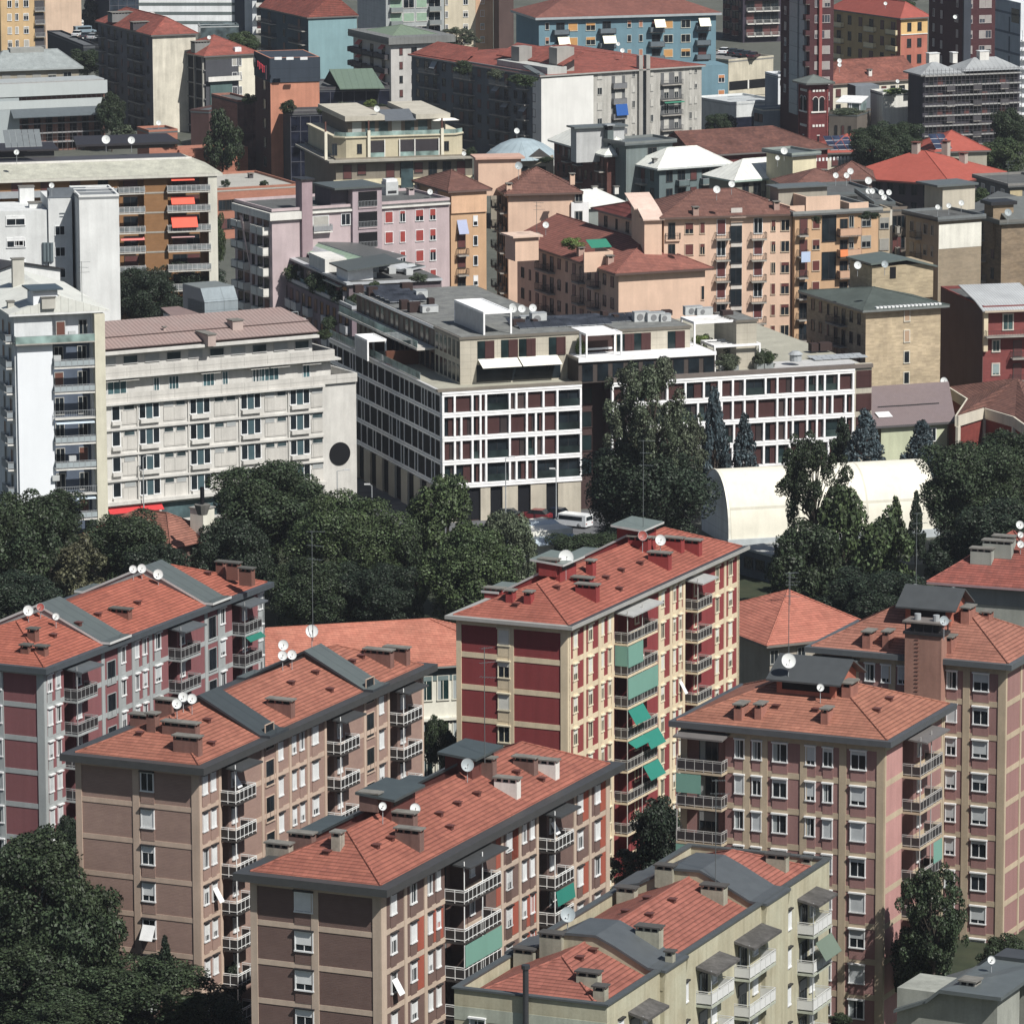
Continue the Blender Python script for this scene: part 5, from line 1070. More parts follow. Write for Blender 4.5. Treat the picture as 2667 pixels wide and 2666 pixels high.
q = P(k(1, 1025, 1400), Z + .3); f = Fr(Vector((q.x, q.y, 0)), fr.X, fr.Y, 1, 1); b.part('cooling_unit', MB().box(f, -1, 1, 0, 1.6, Z, Z + 2.2, ACM).box(f, -.9, .9, .1, 1.5, Z + 2.2, Z + 2.6, WHITE).box(f, -.7, .7, -.03, 0, Z + .5, Z + .9, DARK))
for x, y, r in ((670, 1370, 8), (1297, 1380, 7.5)): dish(b, k(1, x, y), r, .9)
for x, y in ((1155, 1400), (1358, 1400), (1215, 1360)): chimney(b, k(1, x, y), .9, .9, .8, PKB, fr)
auto(b, fl, Z, 2.98, 8, 'bbnbb', SD, 1.4, 1.6, rail=(LIT, LIT), bs='solid', slab=LIT)
b.part('pink_fin', MB().slab(fl, [(fl.lx * .4, -1.6, Z - 1), (fl.lx * .47, -1.6, Z - 1), (fl.lx * .45, -.2, Z - 9), (fl.lx * .44, -.2, Z - 9)], .1, M('plaster', (204, 176, 174)))); b.done()
# stepped pink building along the street
SHR = []; SB = M('plaster', (120, 104, 112)); SF = M('metal', (168, 172, 176)); Z = 17.5
fr = frame(k(11, 735, 445), Z, X=G.X, Rx=k(11, 735, 0)[0] + 260, Lx=k(11, -60, 0)[0]); b = B('long stepped apartment row with white balcony fronts along the street', fr, Z, SB); fl = fr.left(); flat(b, fr, Z, DG, ph=.5, pm=SF)
auto(b, fl, Z, 3.0, 5, 'bwbwwbwwb' * 2, SD, 1.3, 1.9, rail=(SF, SF), bs='solid', slab=SF, dep=.7)
up = fr.sub(1, fr.lx, 4.5, fr.ly - 2); b.part('upper_storey', MB().box(up, 0, up.lx, 0, up.ly, Z, Z + 3.1, M('plaster', (104, 92, 96))), pick=True); ul = up.left()
for i in range(14): b.part('penthouse_window', MB().box(ul, .5 + i * ul.lx / 14, .5 + (i + .6) * ul.lx / 14, -.05, 0, Z + .4, Z + 2.6, M('plaster', (104, 48, 50)) if i % 3 == 0 else GLASS))
zz = Z + 3.1; b.part('upper_roof', MB().box(up, -.5, up.lx, -.5, up.ly + .5, zz, zz + .3, SF).box(up, .4, up.lx, .2, up.ly, zz + .3, zz + .34, DG), pick=True)
gr = M('seam', (150, 176, 150), (134, 160, 138), sc=2.2); pz = lambda rc, x, y, z: tuple(P(k(rc, x, y), z))
b.part('green_roof', MB().slab(LOCAL, [pz(1, 285, 1770, zz + .9), pz(11, 735, 150, zz + .9), pz(11, 935, 92, zz + 2.3), pz(1, 385, 1703, zz + 2.3)], .2, gr, SF).slab(LOCAL, [pz(1, 385, 1703, zz + 2.35), pz(11, 940, 92, zz + 2.35), pz(11, 1130, 45, zz + 1.9), pz(1, 560, 1690, zz + 1.9)], .2, M('metal', (82, 86, 86)), SF))
RT = M('metal', (66, 74, 74)); b.part('dark_hip_roof', MB().slab(LOCAL, [pz(11, 805, 118, zz + .9), pz(11, 1110, 150, zz + .9), pz(11, 1265, 115, zz + .9), pz(11, 1000, 60, zz + 2.0)], .25, RT, SF))
for i in range(22):
    q = fl.w(fl.lx * (.04 + .042 * i), .6 + (i * 7 % 5) * .5, Z + .3); s_ = .8 + (i * 13 % 7) * .12; t_ = Thing('shrub', 'dark shrub along the terrace edge of the long stepped apartment row', 'shrub', q, 'terrace shrubs of the stepped row'); SHR.append((t_, s_, i))
for i in range(9): b.part('terrace_screen', MB().box(fl, fl.lx * (.1 + .1 * i), fl.lx * (.1 + .1 * i) + .12, .4, 4.3, Z + .3, Z + 2.0, M('plaster', (150, 146, 148))))
for i in range(5): b.part('air_conditioner', MB().box(up, 4 + i * 1.9, 5 + i * 1.9, 3 + (i * 5 % 7), 4 + (i * 5 % 7), zz + .3, zz + 1.2, ACM))
b.part('roof_cabin', MB().box(ul, ul.lx * .62, ul.lx * .78, -.2, 3, zz, zz + 2.2, LIT).box(ul, ul.lx * .86, ul.lx * .97, .3, 4, zz, zz + 2.0, WHITE).slab(ul, [(ul.lx * .82, -.2, zz + 2.0), (ul.lx * 1.0, -.2, zz + 2.0), (ul.lx * 1.0, 8, zz + 2.9), (ul.lx * .82, 8, zz + 2.9)], .2, M('metal', (74, 82, 82))))
glass_rail(b, fl, [(0, .6), (fl.lx, .6)], Z + .3, .8); b.part('sunshade', MB().slab(fl, [(fl.lx * .72, .5, Z + 2.4), (fl.lx * .86, .5, Z + 2.4), (fl.lx * .86, 3.6, Z + 2.8), (fl.lx * .72, 3.6, Z + 2.8)], .08, M('cloth', (210, 204, 182)))); b.done(); STEP = fr
# orange tower next to it
YEL = M('plaster', (188, 150, 110), amt=.8); SAL = M('plaster', (206, 172, 146), amt=.8); SALD = M('plaster', (190, 150, 120), amt=.7)
b, fr, fl = hb('narrow yellow orange apartment building with brown roof edge beside the pink building', k(1, 1445, 1372), 28, k(1, 1700, 1358), k(1, 1425, 0)[0], YEL, 2.2, TILEB, ly=13, eave=M('metal', (100, 78, 70)), oh=.7)
wins(b, fr, 1, 1440, [1535], 1.2, 1.5, 1, SW, 3); wins(b, fr, 1, 1585, [1622], .75, 1.5, 7, style(WHITE, t=.08, mull=0, vs=(0, .6)), 2.98); wins(b, fr, 1, 1730, [1522], 1.3, 2.1, 6, SD, 2.98)
u = lambda x, y=1700: fr.hit(k(1, x, y))[0]
for i in range(6): z = fr.hit(k(1, 1520, 1830))[1] - i * 2.98; balcony(b, fr, u(1485), u(1560), z, 1.0, .95, 'bars', CONC, (DARK, DARK))
awning(b, fr, u(1490), u(1560), fr.hit(k(1, 1520, 1580))[1], 2.0, 1.0, M('cloth', (150, 160, 190))); b.part('blind_box', MB().box(fr, 0, u(1700), -.25, 0, fr.hit(k(1, 1520, 1530))[1], 28 - .1, M('plaster', (206, 164, 126)))); b.done()
# salmon block with brown hipped roof
b, fr, fl = hb('salmon building with brown hipped roof and blank end wall, white strip at its right', k(2, 65, 1392), 27, k(2, 560, 1380), k(1, 1775, 0)[0], SAL, 3.2, TILEB, oh=.8, eave=M('metal', (96, 76, 68)))
u = lambda x, y=1450: fr.hit(k(2, x, y))[0]; b.part('white_strip', MB().box(fr, u(515), u(640), -.4, 8, 0, 25.5, M('plaster', (216, 216, 216)))); wins(b, fr, 2, 1410, [572], 1.2, 1.6, 3, SG, 3.0, y=-.4)
auto(b, fl, 27, 3.0, 7, 'bwbnb', SD, 1.0, 1.5, rail=(DARK, DARK)); chimney(b, k(2, 70, 1360), .8, .8, .7, SAL, fr); chimney(b, k(2, 525, 1290), .7, .7, .7, SAL, fr); dish(b, k(2, 140, 1195), 10, 1.5, DGR, z=30)
b.part('stair_cabin', MB().box(fr, -3.5, 3, 6, 10, 26, 31.5, SAL).box(fr, -4, 3.5, 5.5, 10.5, 31.5, 31.8, M('plaster', (190, 150, 130)))); b.done()
# salmon L block with blind end
b, fr, fl = hb('salmon apartment block with long shaded side and blank sunny end wall', k(12, 858, 168), 22.3, k(12, 1480, 132), k(2, 130, 0)[0], SAL, 3.3, M('tile', (142, 84, 70), (126, 76, 66)), oh=.9, axis='y', eave=M('metal', (84, 64, 58)), ends=(0, 1)); Z = 22.3
auto(b, fl, Z, 3.05, 7, 'wnwbbwnwbwbww', SD, 1.1, 1.5, rail=(DARK, DARK), door=SD); wins(b, fr, 12, 310, [1462], .5, 2.0, 1, style(SAL, t=.05, mull=0, vs=(0,)), 3)
for rc, x, y in ((2, 1585 - 1000, 1830), (2, 795, 1890), (2, 262, 1730)): chimney(b, k(rc, x, y), .9, .9, .9, M('plaster', (170, 140, 126)), fr)
q = P(k(2, 715, 1815), Z + 2.2); f = Fr(Vector((q.x, q.y, 0)), fr.X, fr.Y, 1, 1); b.part('terrace_wall', MB().box(f, -2.2, 2.2, 0, .3, Z - .5, Z + 2.3, SAL).box(f, 1.9, 2.2, .3, 6, Z - .5, Z + 2.3, SAL)); awning(b, f, -.5, 2.6, Z + 3.6, .9, 2.2, M('cloth', (20, 120, 96)), y=3.6)
q = P(k(2, 195, 1700), Z + 2.5); f = Fr(Vector((q.x, q.y, 0)), fr.X, fr.Y, 1, 1); b.part('stair_cabin', MB().box(f, -1.7, 1.9, 0, 4, Z - 1, Z + 2.4, SAL).box(f, -2.2, 2.4, -.5, 4.5, Z + 2.4, Z + 2.65, M('plaster', (204, 176, 156)))); antenna(b, k(2, 270, 1650), 4, z=Z + 3.5); dish(b, k(2, 335, 1617), 8, 1, z=Z + 2.5); b.done()
# main orange building
Z = 29.3; b, fr, fl = hb('wide salmon orange apartment building with brown roof and many small balconies', k(2, 1185, 1562), Z, k(3, 262, 1532), k(2, 720, 0)[0], SAL, 2.9, TILEB, oh=.8, eave=M('metal', (92, 72, 64)), ly=13)
u = lambda rc, x, y=1650, o=0: fr.hit(k(rc, x, y), o)[0]
wins(b, fr, 2, 1640, [1365, 1460], [1.3, .8], 1.6, 7, SO, 3.0); wins(b, fr, 2, 1630, [1595, 1860], 1.3, 2.2, 7, style(WHITE, t=.07, mull=1, vs=(0, 0, 1), bl=M('metal', (96, 44, 44))), 3.0); wins(b, fr, 3, 1620, [130, 215], [.7, 1.3], 1.6, 8, SO, 3.0)
for x0, x1 in ((1550, 1652), (1805, 1912)):
    for i in range(8): balcony(b, fr, u(2, x0), u(2, x1), fr.hit(k(2, x0, 1715))[1] - i * 3.0, 1.0, .95, 'bars', CONC, (DARK, DARK))
b.part('grey_strip', MB().box(fr, u(2, 1665), u(2, 1745), -.1, 0, 0, Z + 1, M('plaster', (190, 184, 176)))); wins(b, fr, 2, 1680, [1702], 1.7, 2.3, 8, style(DARK, t=.05, mull=1, vs=(0,)), 3.0, y=-.1, name='stair_window')
PKR = M('plaster', (204, 176, 160))
for x0, x1, z0 in ((1040, 1165, 1), (1662, 1750, 1)):
    a, c = u(2, x0), u(2, x1); b.part('stair_tower', MB().box(fr, a, c, -.3, 7, 0 if x0 < 1200 else Z - 1, Z - .2, SAL)); b.part('stair_roof', MB().slab(fr, [(a - .3, -.8, Z - .1), (c + .3, -.8, Z - .1), (c + .3, 2.5, Z + 1.1), (a - .3, 2.5, Z + 1.1)], .2, PKR).slab(fr, [(a - .8, 2.5, Z + 1.1), (c + .3, 2.5, Z + 1.1), (c + .3, 8, Z + 2.6), (a - .8, 8, Z + 2.6)], .2, PKR).box(fr, a, c, 2.6, 7.4, Z - .3, Z + 1.0, SAL))
for i in range(8): balcony(b, fr, u(2, 1195), u(2, 1300), Z - 3.2 - i * 3.0, .3, .95, 'bars', SAL, (DARK, DARK)); window(b, fr, u(2, 1240), Z - 1.9 - i * 3, 1.0, 2.2, SD)
auto(b, fl, Z, 3.0, 8, 'wnw', SD, 1.0, 1.4)
for rc, x, y in ((2, 1410, 1540), (3, 150, 1500)): chimney(b, k(rc, x, y), .8, .8, .9, M('plaster', (160, 130, 118)), fr)
for x, y, r in ((1563, 1365, 9.5), (1670, 1325, 8)): dish(b, k(2, x, y), r, 1.0, z=Z + 3.8)
b.done()
# flat roofed part to its right
Z = 29; b, fr, fl = hb('salmon building with flat grey roof, rooftop walls and tall dark stair windows', k(3, 285, 1552), Z, k(3, 885, 1520), k(3, 270, 0)[0], YEL, 0, DG, ly=13, eave=M('metal', (128, 132, 130)), oh=.5)
u = lambda x, y=1650, o=0: fr.hit(k(3, x, y), o)[0]
wins(b, fr, 3, 1605, [437], 1.2, 1.5, 7, SO, 3.0); wins(b, fr, 3, 1585, [797, 690], [1.5, .8], 1.7, 7, SG, 2.98); wins(b, fr, 3, 1635, [530], 2.2, 3.9, 3, style(DARK, t=.07, mull=1, vs=(0,)), 5.4, name='stair_window')
for x0, x1, st in ((300, 365, 'bars'), (590, 745, 'solid')):
    for i in range(8): z = fr.hit(k(3, x0, 1690))[1] - i * 3.0; balcony(b, fr, u(x0), u(x1), z, 1.0, .95, st, CONC, (DARK, DARK) if st == 'bars' else (SALD, SALD)); window(b, fr, u(x0) + 1.0, z + 1.2, 1.2, 2.2, SD)
awning(b, fr, u(590), u(645), Z - 5.0, 1.0, .1, M('cloth', (222, 120, 50)), y=-1.05); b.part('laundry', MB().box(fr, u(310), u(375), -1.1, -1.06, Z - 6.5, Z - 5.0, M('cloth', (170, 190, 220))))
for x0, x1, h in ((280, 385, 1.2), (395, 640, 2.4), (705, 845, 1.2)): b.part('roof_wall', MB().box(fr, u(x0), u(x1), 1.5, 1.8, Z, Z + h, SAL).box(fr, u(x0), u(x0) + .3, 1.8, 6, Z, Z + h, SAL))
b.part('roof_cabin', MB().box(fr, u(290), u(640), 6, 9, Z, Z + 3.2, M('plaster', (150, 144, 130))).box(fr, u(270), u(650), 5.4, 9.6, Z + 3.2, Z + 3.4, GREYM)); b.done()
for x, y, r in ((683, 1232, 8), (655, 1262, 7.5), (578, 1262, 7), (812, 1300, 9)): dish(b, k(3, x, y), r, 1.0, z=Z + 3)
Z = 27; b, fr, fl = hb('grey beige building with white top panel, brick side and cabin with many dishes', k(3, 1320, 1590), Z, k(3, 1625, 1568), k(3, 1085, 0)[0], M('brick', (150, 134, 110), (140, 126, 104), amt=.7), 0, DG, eave=M('metal', (104, 110, 112)), oh=.5)
fl2 = fl; b.part('white_panel', MB().box(fr, 0, fr.lx, -.04, 0, fr.hit(k(3, 1400, 1785))[1], Z - .5, M('plaster', (206, 204, 192)))); b.part('shade_toned_wall', MB().box(fl, 0, fl.lx, -.04, 0, 0, Z - .1, M('plaster', (160, 150, 132))))  # side sheet in a tone chosen for the shaded face
auto(b, fl, Z, 3.05, 8, 'wbwn', SG, 1.0, 1.5, y=-.04, rail=(DARK, DARK)); q = P(k(3, 1345, 1520), Z); f = Fr(Vector((q.x, q.y, 0)), fr.X, fr.Y, 1, 1)
b.part('roof_cabin', MB().box(f, 0, 5.5, 0, 5, Z, Z + 3.6, BEIGE).box(f, -1.2, 5.8, -.5, 5.5, Z + 3.6, Z + 3.9, GREYM), pick=True)
for x, y, r in ((1390, 1480, 6), (1480, 1460, 7), (1310, 1490, 6)): dish(b, k(3, x, y), r, .8, z=Z + 1.2)
b2_, fr2, fl2 = hb('low penthouse block crowded with white satellite dishes', k(3, 870, 1480), 28, k(3, 985, 1478), k(3, 735, 0)[0], M('plaster', (196, 192, 180)), 0, DG, eave=GREYM, oh=.4)
for x, y, r in ((905, 1385, 7), (960, 1385, 7), (925, 1420, 7), (812, 1375, 7), (840, 1375, 7)): dish(b2_, k(3, x, y), r, 1.0, z=28.2)
b, fr, fl = hb('recessed grey building with shaded balconies between salmon and beige facades', k(3, 965, 1520), 26.5, k(3, 1100, 1515), k(3, 955, 0)[0], M('plaster', (110, 100, 90)), 0, DG, ly=8); auto(b, fr, 26.5, 3.05, 7, 'bw', SD, 1.2, 1.8, rail=(CONC, CONC), bs='solid', dep=.8)
b, fr, fl = hb('beige strip building with grey blinds right of the salmon facade', k(3, 888, 1530), 27.6, k(3, 968, 1527), k(3, 885, 0)[0], M('plaster', (164, 150, 126)), 0, DG, ly=8); auto(b, fr, 27.6, 3.05, 7, 'w', SG, 1.4, 1.6)
# beige brick building
Z = 21; b, fr, fl = hb('beige brick building with dark green roof, white blocks along its eave', k(13, 795, 432), Z, k(13, 1333, 398), k(13, 372, 0)[0], M('brick', (190, 170, 134), (168, 150, 120), sc=1.3, amt=1.0), 1.5, M('plaster', (74, 84, 80), amt=1.5), oh=.9, hf=2.2, eave=M('metal', (110, 116, 114)))
wins(b, fr, 13, 470, [1090], .95, 1.7, 4, style(M('metal', (196, 190, 172)), t=.12, mull=0, vs=(0, .5, 1), bl=M('metal', (170, 140, 110))), 2.85); auto(b, fl, Z, 2.85, 6, 'wwnbbww', SD, .9, 1.5, rail=(DARK, DARK))
for i in range(17): b.part('eave_block', MB().box(fr, fr.lx * .12 + i * fr.lx * .052, fr.lx * .12 + i * fr.lx * .052 + .4, -.5, .1, Z + .06, Z + .34, WHITE))
q = P(k(13, 838, 300), Z + .8); f = Fr(Vector((q.x, q.y, 0)), fr.X, fr.Y, 1, 1); b.part('roof_block', MB().box(f, 0, 9.3, 0, 7, Z - .5, Z + 4.2, M('brick', (176, 158, 124), (160, 144, 114), sc=1.3)), pick=True); b.part('roof_block_cover', MB().slab(f, [(-.4, -.5, Z + 4.7), (5, -.5, Z + 5.1), (5, 7.5, Z + 5.1), (-.4, 7.5, Z + 4.7)], .25, M('metal', (84, 96, 92))).slab(f, [(5, -.5, Z + 5.1), (9.7, -.5, Z + 3.9), (9.7, 7.5, Z + 3.9), (5, 7.5, Z + 5.1)], .25, M('metal', (84, 96, 92))), pick=True)
b.part('roof_window', MB().box(f, 2.7, 3.6, -.05, 0, Z + 2.4, Z + 4.0, BLK)); dish(b, k(13, 735, 115), 10, 1, z=Z + 4.5); dish(b, k(13, 930, 108), 9, 1, DGR, z=Z + 5); b.done()
# crimson brick building right
Z = 20; b, fr, fl = hb('crimson brick building with curved white roof and a planted balcony', k(13, 1640, 440), Z, k(13, 2060, 425), k(13, 1335, 0)[0], M('brick', (136, 66, 62), (124, 60, 58), amt=.5), 0, DG)
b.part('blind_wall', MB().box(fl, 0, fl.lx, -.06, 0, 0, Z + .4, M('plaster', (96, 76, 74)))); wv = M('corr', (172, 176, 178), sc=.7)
b.part('curved_roof', MB().slab(fr, [(-.5, -1.2, Z + .2), (fr.lx, -1.2, Z + .2), (fr.lx, 2.5, Z + 1.1), (-.5, 2.5, Z + 1.1)], .15, wv).slab(fr, [(-.5, 2.5, Z + 1.1), (fr.lx, 2.5, Z + 1.1), (fr.lx, 10, Z + 2.2), (-.5, 10, Z + 2.2)], .15, wv))
CRS = style(M('metal', (190, 182, 170)), t=.16, mull=1, vs=(0, .9), gl=M('glass', (60, 84, 84)), bl=M('metal', (130, 150, 150))); wins(b, fr, 13, 690, [1730], 1.2, 1.7, 3, CRS, 3.2); u = lambda x, y=600, o=0: fr.hit(k(13, x, y), o)[0]
balcony(b, fr, u(1640), u(2040), fr.hit(k(13, 1700, 615))[1], 1.5, .8, 'bars', CONC, (DARK, DARK)); window(b, fr, u(1815), Z - 1.6, 1.6, 2.3, CRS)
for i in range(3): z = fr.hit(k(13, 1850, 775 + i * 165))[1]; balcony(b, fr, u(1835), u(2040), z, 1.1, .9, 'bars', CONC, (DARK, DARK)); window(b, fr, u(1885), z + 1.2, 1.2, 2.2, SD)
b.part('cream_pier', MB().box(fr, -.1, .5, -.6, 0, Z - 5.5, Z + .1, M('plaster', (200, 184, 150))).box(fr, -.2, fr.lx, -1.3, 0, Z - .1, Z + .15, M('plaster', (176, 160, 140)))); b.done()
# faceted brick church hall
def poly_b(label, pts, Z, wall, name, cat, roofpts=None, roofm=TILED):
    w = [P(p, Z) for p in pts]; o = Vector((w[0].x, w[0].y, 0)); b = Thing(name, label, cat, o); n = len(w); mb = MB()
    mb.add([Vector((q.x, q.y, 0)) for q in w] + w, [(i, (i + 1) % n, n + (i + 1) % n, n + i) for i in range(n)] + [tuple(range(n, 2 * n))], wall); b.part('wall', mb, pick=True); b.rz = Z; return b, w
BRC2 = M('brick', (130, 56, 48), (118, 50, 44), amt=.7); p3 = lambda x, y: k(13, x, y)
b, w = poly_b('faceted red brick church hall with pale concrete edge beams', [p3(1448, 1200), p3(1645, 1140), p3(1865, 1205), p3(2040, 1330), p3(2200, 1100), p3(1700, 950), p3(1395, 990), p3(1530, 1075)], 9.5, BRC2, 'church_hall', 'church')
CB = M('plaster', (196, 188, 170)); Zc = 9.5
for i in range(4):
    a, c = w[i], w[i + 1]; d = (c - a).normalized(); f = Fr(Vector((a.x, a.y, 0)), d, Vector((-d.y, d.x, 0)), (c - a).length, 1)
    b.part('edge_beam', MB().box(f, 0, f.lx, -.25, 0, Zc - 1.3, Zc + .1, CB)); b.part('concrete_pier', MB().box(f, -.3, .45, -.35, 0, 0, Zc - 1.31, CB))
for i in (6, 7):
    a, c = w[i], w[(i + 1) % 8]; d = (c - a).normalized(); f = Fr(Vector((a.x, a.y, 0)), d, Vector((-d.y, d.x, 0)), (c - a).length, 1); b.part('edge_beam', MB().box(f, 0, f.lx, -.25, 0, Zc - 1.3, Zc + .1, CB))
ap = (w[0] + w[2] + w[4] + w[5]) / 4 + Vector((2, 6, 2.6)); mb = MB(); ring = [q + Vector((0, 0, .12)) for q in w]; mb.add(ring + [ap], [(i, (i + 1) % 8, 8) for i in range(8)], TILEB); b.part('roof', mb, pick=True); dish(b, k(13, 1355, 945), 10, 1.2, z=Zc + .4)
Z = 8; fr = frame(k(13, 905, 1262), Z, R=k(13, 1380, 1232), ly=14); b = B('low pale green hall with pinkish ribbed roof and skylights', fr, Z, M('plaster', (176, 182, 150)), name='hall', cat='hall')
b.part('roof', MB().slab(fr, [(-4, -.6, Z), (fr.lx + 1, -.6, Z), (fr.lx + 5.5, 12, Z + 3.2), (-2, 12, Z + 3.2)], .3, M('corr', (134, 118, 118), (122, 108, 110), sc=.5), M('metal', (80, 78, 80))), pick=True); wins(b, fr, 13, 1330, [1225], 3.0, 1.8, 1, style(WHITE, t=.1, mull=4, vs=(0,)), 3)
for x, y in ((960, 1130), (1095, 1122), (1240, 1112)): q = b.roof_at(k(13, x, y)); f = Fr(Vector((q.x, q.y, 0)), fr.X, fr.Y, 1, 1); b.part('snow_guard', MB().box(f, -1.6, 1.6, -.05, .05, q.z, q.z + .15, DARK))
q = b.roof_at(k(13, 930, 1200)); f = Fr(Vector((q.x, q.y, 0)), fr.X, fr.Y, 1, 1); b.part('skylight', MB().slab(f, [(-1, -.4, q.z + .05), (1, -.4, q.z + .05), (1, 1, q.z + .5), (-1, 1, q.z + .5)], .06, WHITE))
# ================================================================ tensile white sports hall
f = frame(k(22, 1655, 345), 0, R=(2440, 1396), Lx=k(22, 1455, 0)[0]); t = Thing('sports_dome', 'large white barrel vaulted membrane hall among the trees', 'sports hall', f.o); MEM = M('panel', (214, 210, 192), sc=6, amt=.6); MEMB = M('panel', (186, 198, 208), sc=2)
n = 22; hh = 8.2; arc = [(f.ly / 2 * (1 - cos(pi * i / n)), hh * (sin(pi * i / n) ** .8) + .6) for i in range(n + 1)]; mb = MB()
mb.add([f.w(x, y, z) for x in (0, f.lx) for y, z in arc], [(i, n + 1 + i, n + 2 + i, i + 1) for i in range(n)], MEM); o = t.part('vault', mb)
for p in o.data.polygons: p.use_smooth = True
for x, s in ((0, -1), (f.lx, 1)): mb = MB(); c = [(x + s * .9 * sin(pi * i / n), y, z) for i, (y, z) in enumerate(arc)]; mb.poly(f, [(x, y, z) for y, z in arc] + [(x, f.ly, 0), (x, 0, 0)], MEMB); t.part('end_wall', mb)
t.part('skirt', MB().box(f, -.3, f.lx + .3, -.4, -.05, 0, 1.0, M('metal', (170, 178, 182)))); t.part('rim', MB().add([f.w(-.12 + dx, y, z + .06) for dx in (0, .3) for y, z in arc], [(i, n + 1 + i, n + 2 + i, i + 1) for i in range(n)], M('metal', (212, 210, 196))))
fr = frame(k(22, 1725, 352), 3.2, R=k(22, 2200, 480), ly=6); b = B('low grey annexe with dark windows beside the membrane hall', fr, 3.2, M('plaster', (84, 92, 98)), name='annexe', cat='annexe'); auto(b, fr, 3.2, 3, 1, 'wwwww', style(DARK, t=.06, vs=(0,)), 1.8, 1.4, top=1.4); flat(b, fr, 3.2, M('plaster', (170, 172, 168)), ph=0)
fr = frame(k(22, 230, 235), 3.4, R=k(22, 530, 205), ly=8); b = B('low white shed with pale blue roof beside the parking street', fr, 3.4, M('plaster', (226, 224, 212)), name='shed', cat='shed'); b.part('roof', MB().slab(fr, [(-.3, -2.6, 2.2), (fr.lx, -2.6, 2.2), (fr.lx, 5, 3.7), (-.3, 5, 3.7)], .12, M('metal', (178, 194, 204)))); 

b, fr, fl = hb('salmon wing with striped red tile roof left of the wide salmon building', k(2, 1060, 1592), 28, k(2, 1150, 1585), k(2, 712, 1500), SAL, 1.8, M('tile', (130, 66, 60), (118, 58, 54), sc=2), oh=.8); auto(b, fl, 28, 3.05, 7, 'wnwn', SD, 1.0, 1.5)
Z = 23; fr = frame(k(2, 640, 1490), Z, R=k(2, 940, 1470), ly=12); b = B('house with plain white sheet roof between salmon block and white hip roof', fr, Z, M('plaster', (120, 128, 124)), name='house', cat='house'); b.part('roof', MB().slab(fr, [(-.3, -.5, Z), (fr.lx + .3, -.5, Z), (fr.lx - 1.5, 8, Z + 1.7), (-.3, 8, Z + 1.7)], .2, M('metal', (214, 216, 208))), pick=True)
for x in (685, 840): chimney(b, k(2, x, 1360), .7, .5, .5, LIT, fr, slots=False)
# ================================================================ church quarter and far blocks
SHD = M('plaster', (120, 112, 104)); GRAYP = M('plaster', (178, 176, 168), (156, 154, 148), amt=2.4); DRK = M('plaster', (72, 70, 74))
# brown church roof
b, fr, fl = hb('long brick church with weathered brown tile roof and white frieze', k(2, 1420, 1118), 12, k(3, 520, 1062), None, M('brick', (104, 48, 46)), 3.6, M('tile', (112, 72, 60), (92, 60, 54), amt=1.6), ly=15, ends=(0, 1), name='church', cat='church', oh=.8)
f0 = MB()
for i in range(40): f0.box(fr, fr.lx * .35 + i * .75, fr.lx * .35 + i * .75 + .4, -.06, 0, 9.6, 10.2, WHITE)
b.part('frieze', f0)
# campanile
b, fr, fl = hb('red brick bell tower with twin arched openings and low pyramid roof', k(3, 385, 600), 20, k(3, 525, 594), k(3, 315, 0)[0], M('brick', (112, 50, 50), (100, 44, 46), amt=.6), 1.3, M('plaster', (96, 104, 100)), oh=1.0, name='bell_tower', cat='bell tower', eave=M('metal', (80, 82, 80)))
def bell(fc):
    L = fc.lx; c = L / 2; m = MB(); w = MB(); m.box(fc, .0, .35, -.12, 0, 0, 19.4, M('brick', (122, 58, 56))).box(fc, L - .35, L, -.12, 0, 0, 19.4, M('brick', (122, 58, 56))); b.part('corner_buttress', m)
    for s in (-1, 1):
        u = c + s * L * .16; hw = L * .12; o = MB(); pts = [(u - hw, 14.6), (u + hw, 14.6), (u + hw, 16.8)] + [(u + hw * cos(a), 16.8 + hw * sin(a)) for a in [pi * i / 8 for i in range(1, 8)]] + [(u - hw, 16.8)]
        o.poly(fc, [(x, -.13, z) for x, z in pts], BLK); b.part('arched_opening', o)
        a2 = MB()
        for i in range(8):
            a, e = pi * i / 8, pi * (i + 1) / 8; a2.tube(fc.w(u + (hw + .1) * cos(a), -.16, 16.8 + (hw + .1) * sin(a)), fc.w(u + (hw + .1) * cos(e), -.16, 16.8 + (hw + .1) * sin(e)), .07, LIT, 4)
        b.part('arch_moulding', a2)
    w.box(fc, c - .08, c + .08, -.2, -.1, 14.6, 16.8, LIT).box(fc, .5, L - .5, -.2, 0, 14.3, 14.6, LIT); b.part('sill', w)
    for z in (18.3, 11.6, 6.6):
        q = MB()
        for i in range(4): q.box(fc, .7 + i * (L - 1.4) / 4 + .1, .7 + (i + 1) * (L - 1.4) / 4 - .1, -.1, 0, z, z + .45, LIT)
        b.part('stone_course', q)
    b.part('slit_window', MB().box(fc, c - .15, c + .15, -.06, 0, 8.4, 9.8, BLK).box(fc, c - .3, c + .3, -.07, 0, 9.9, 10.05, LIT))
bell(fr); bell(fl)
def solroof(b, fr, Z, rise, ly, x0, nx, ny):
    h = ly / 2 + 1.2; g = M('glass', (44, 54, 78), rough=.3)
    for j in range(ny):
        mb = MB()
        for i in range(nx):
            x = x0 + i * 1.65; ya, yb = .1 + j * 1.7, 1.65 + j * 1.7; za, zb = [Z + .18 + (y + .8) / h * rise for y in (ya, yb)]; mb.slab(fr, [(x, ya, za), (x + 1.5, ya, za), (x + 1.5, yb, zb), (x, yb, zb)], .07, g, WHITE)
        b.part('solar_panel', mb)
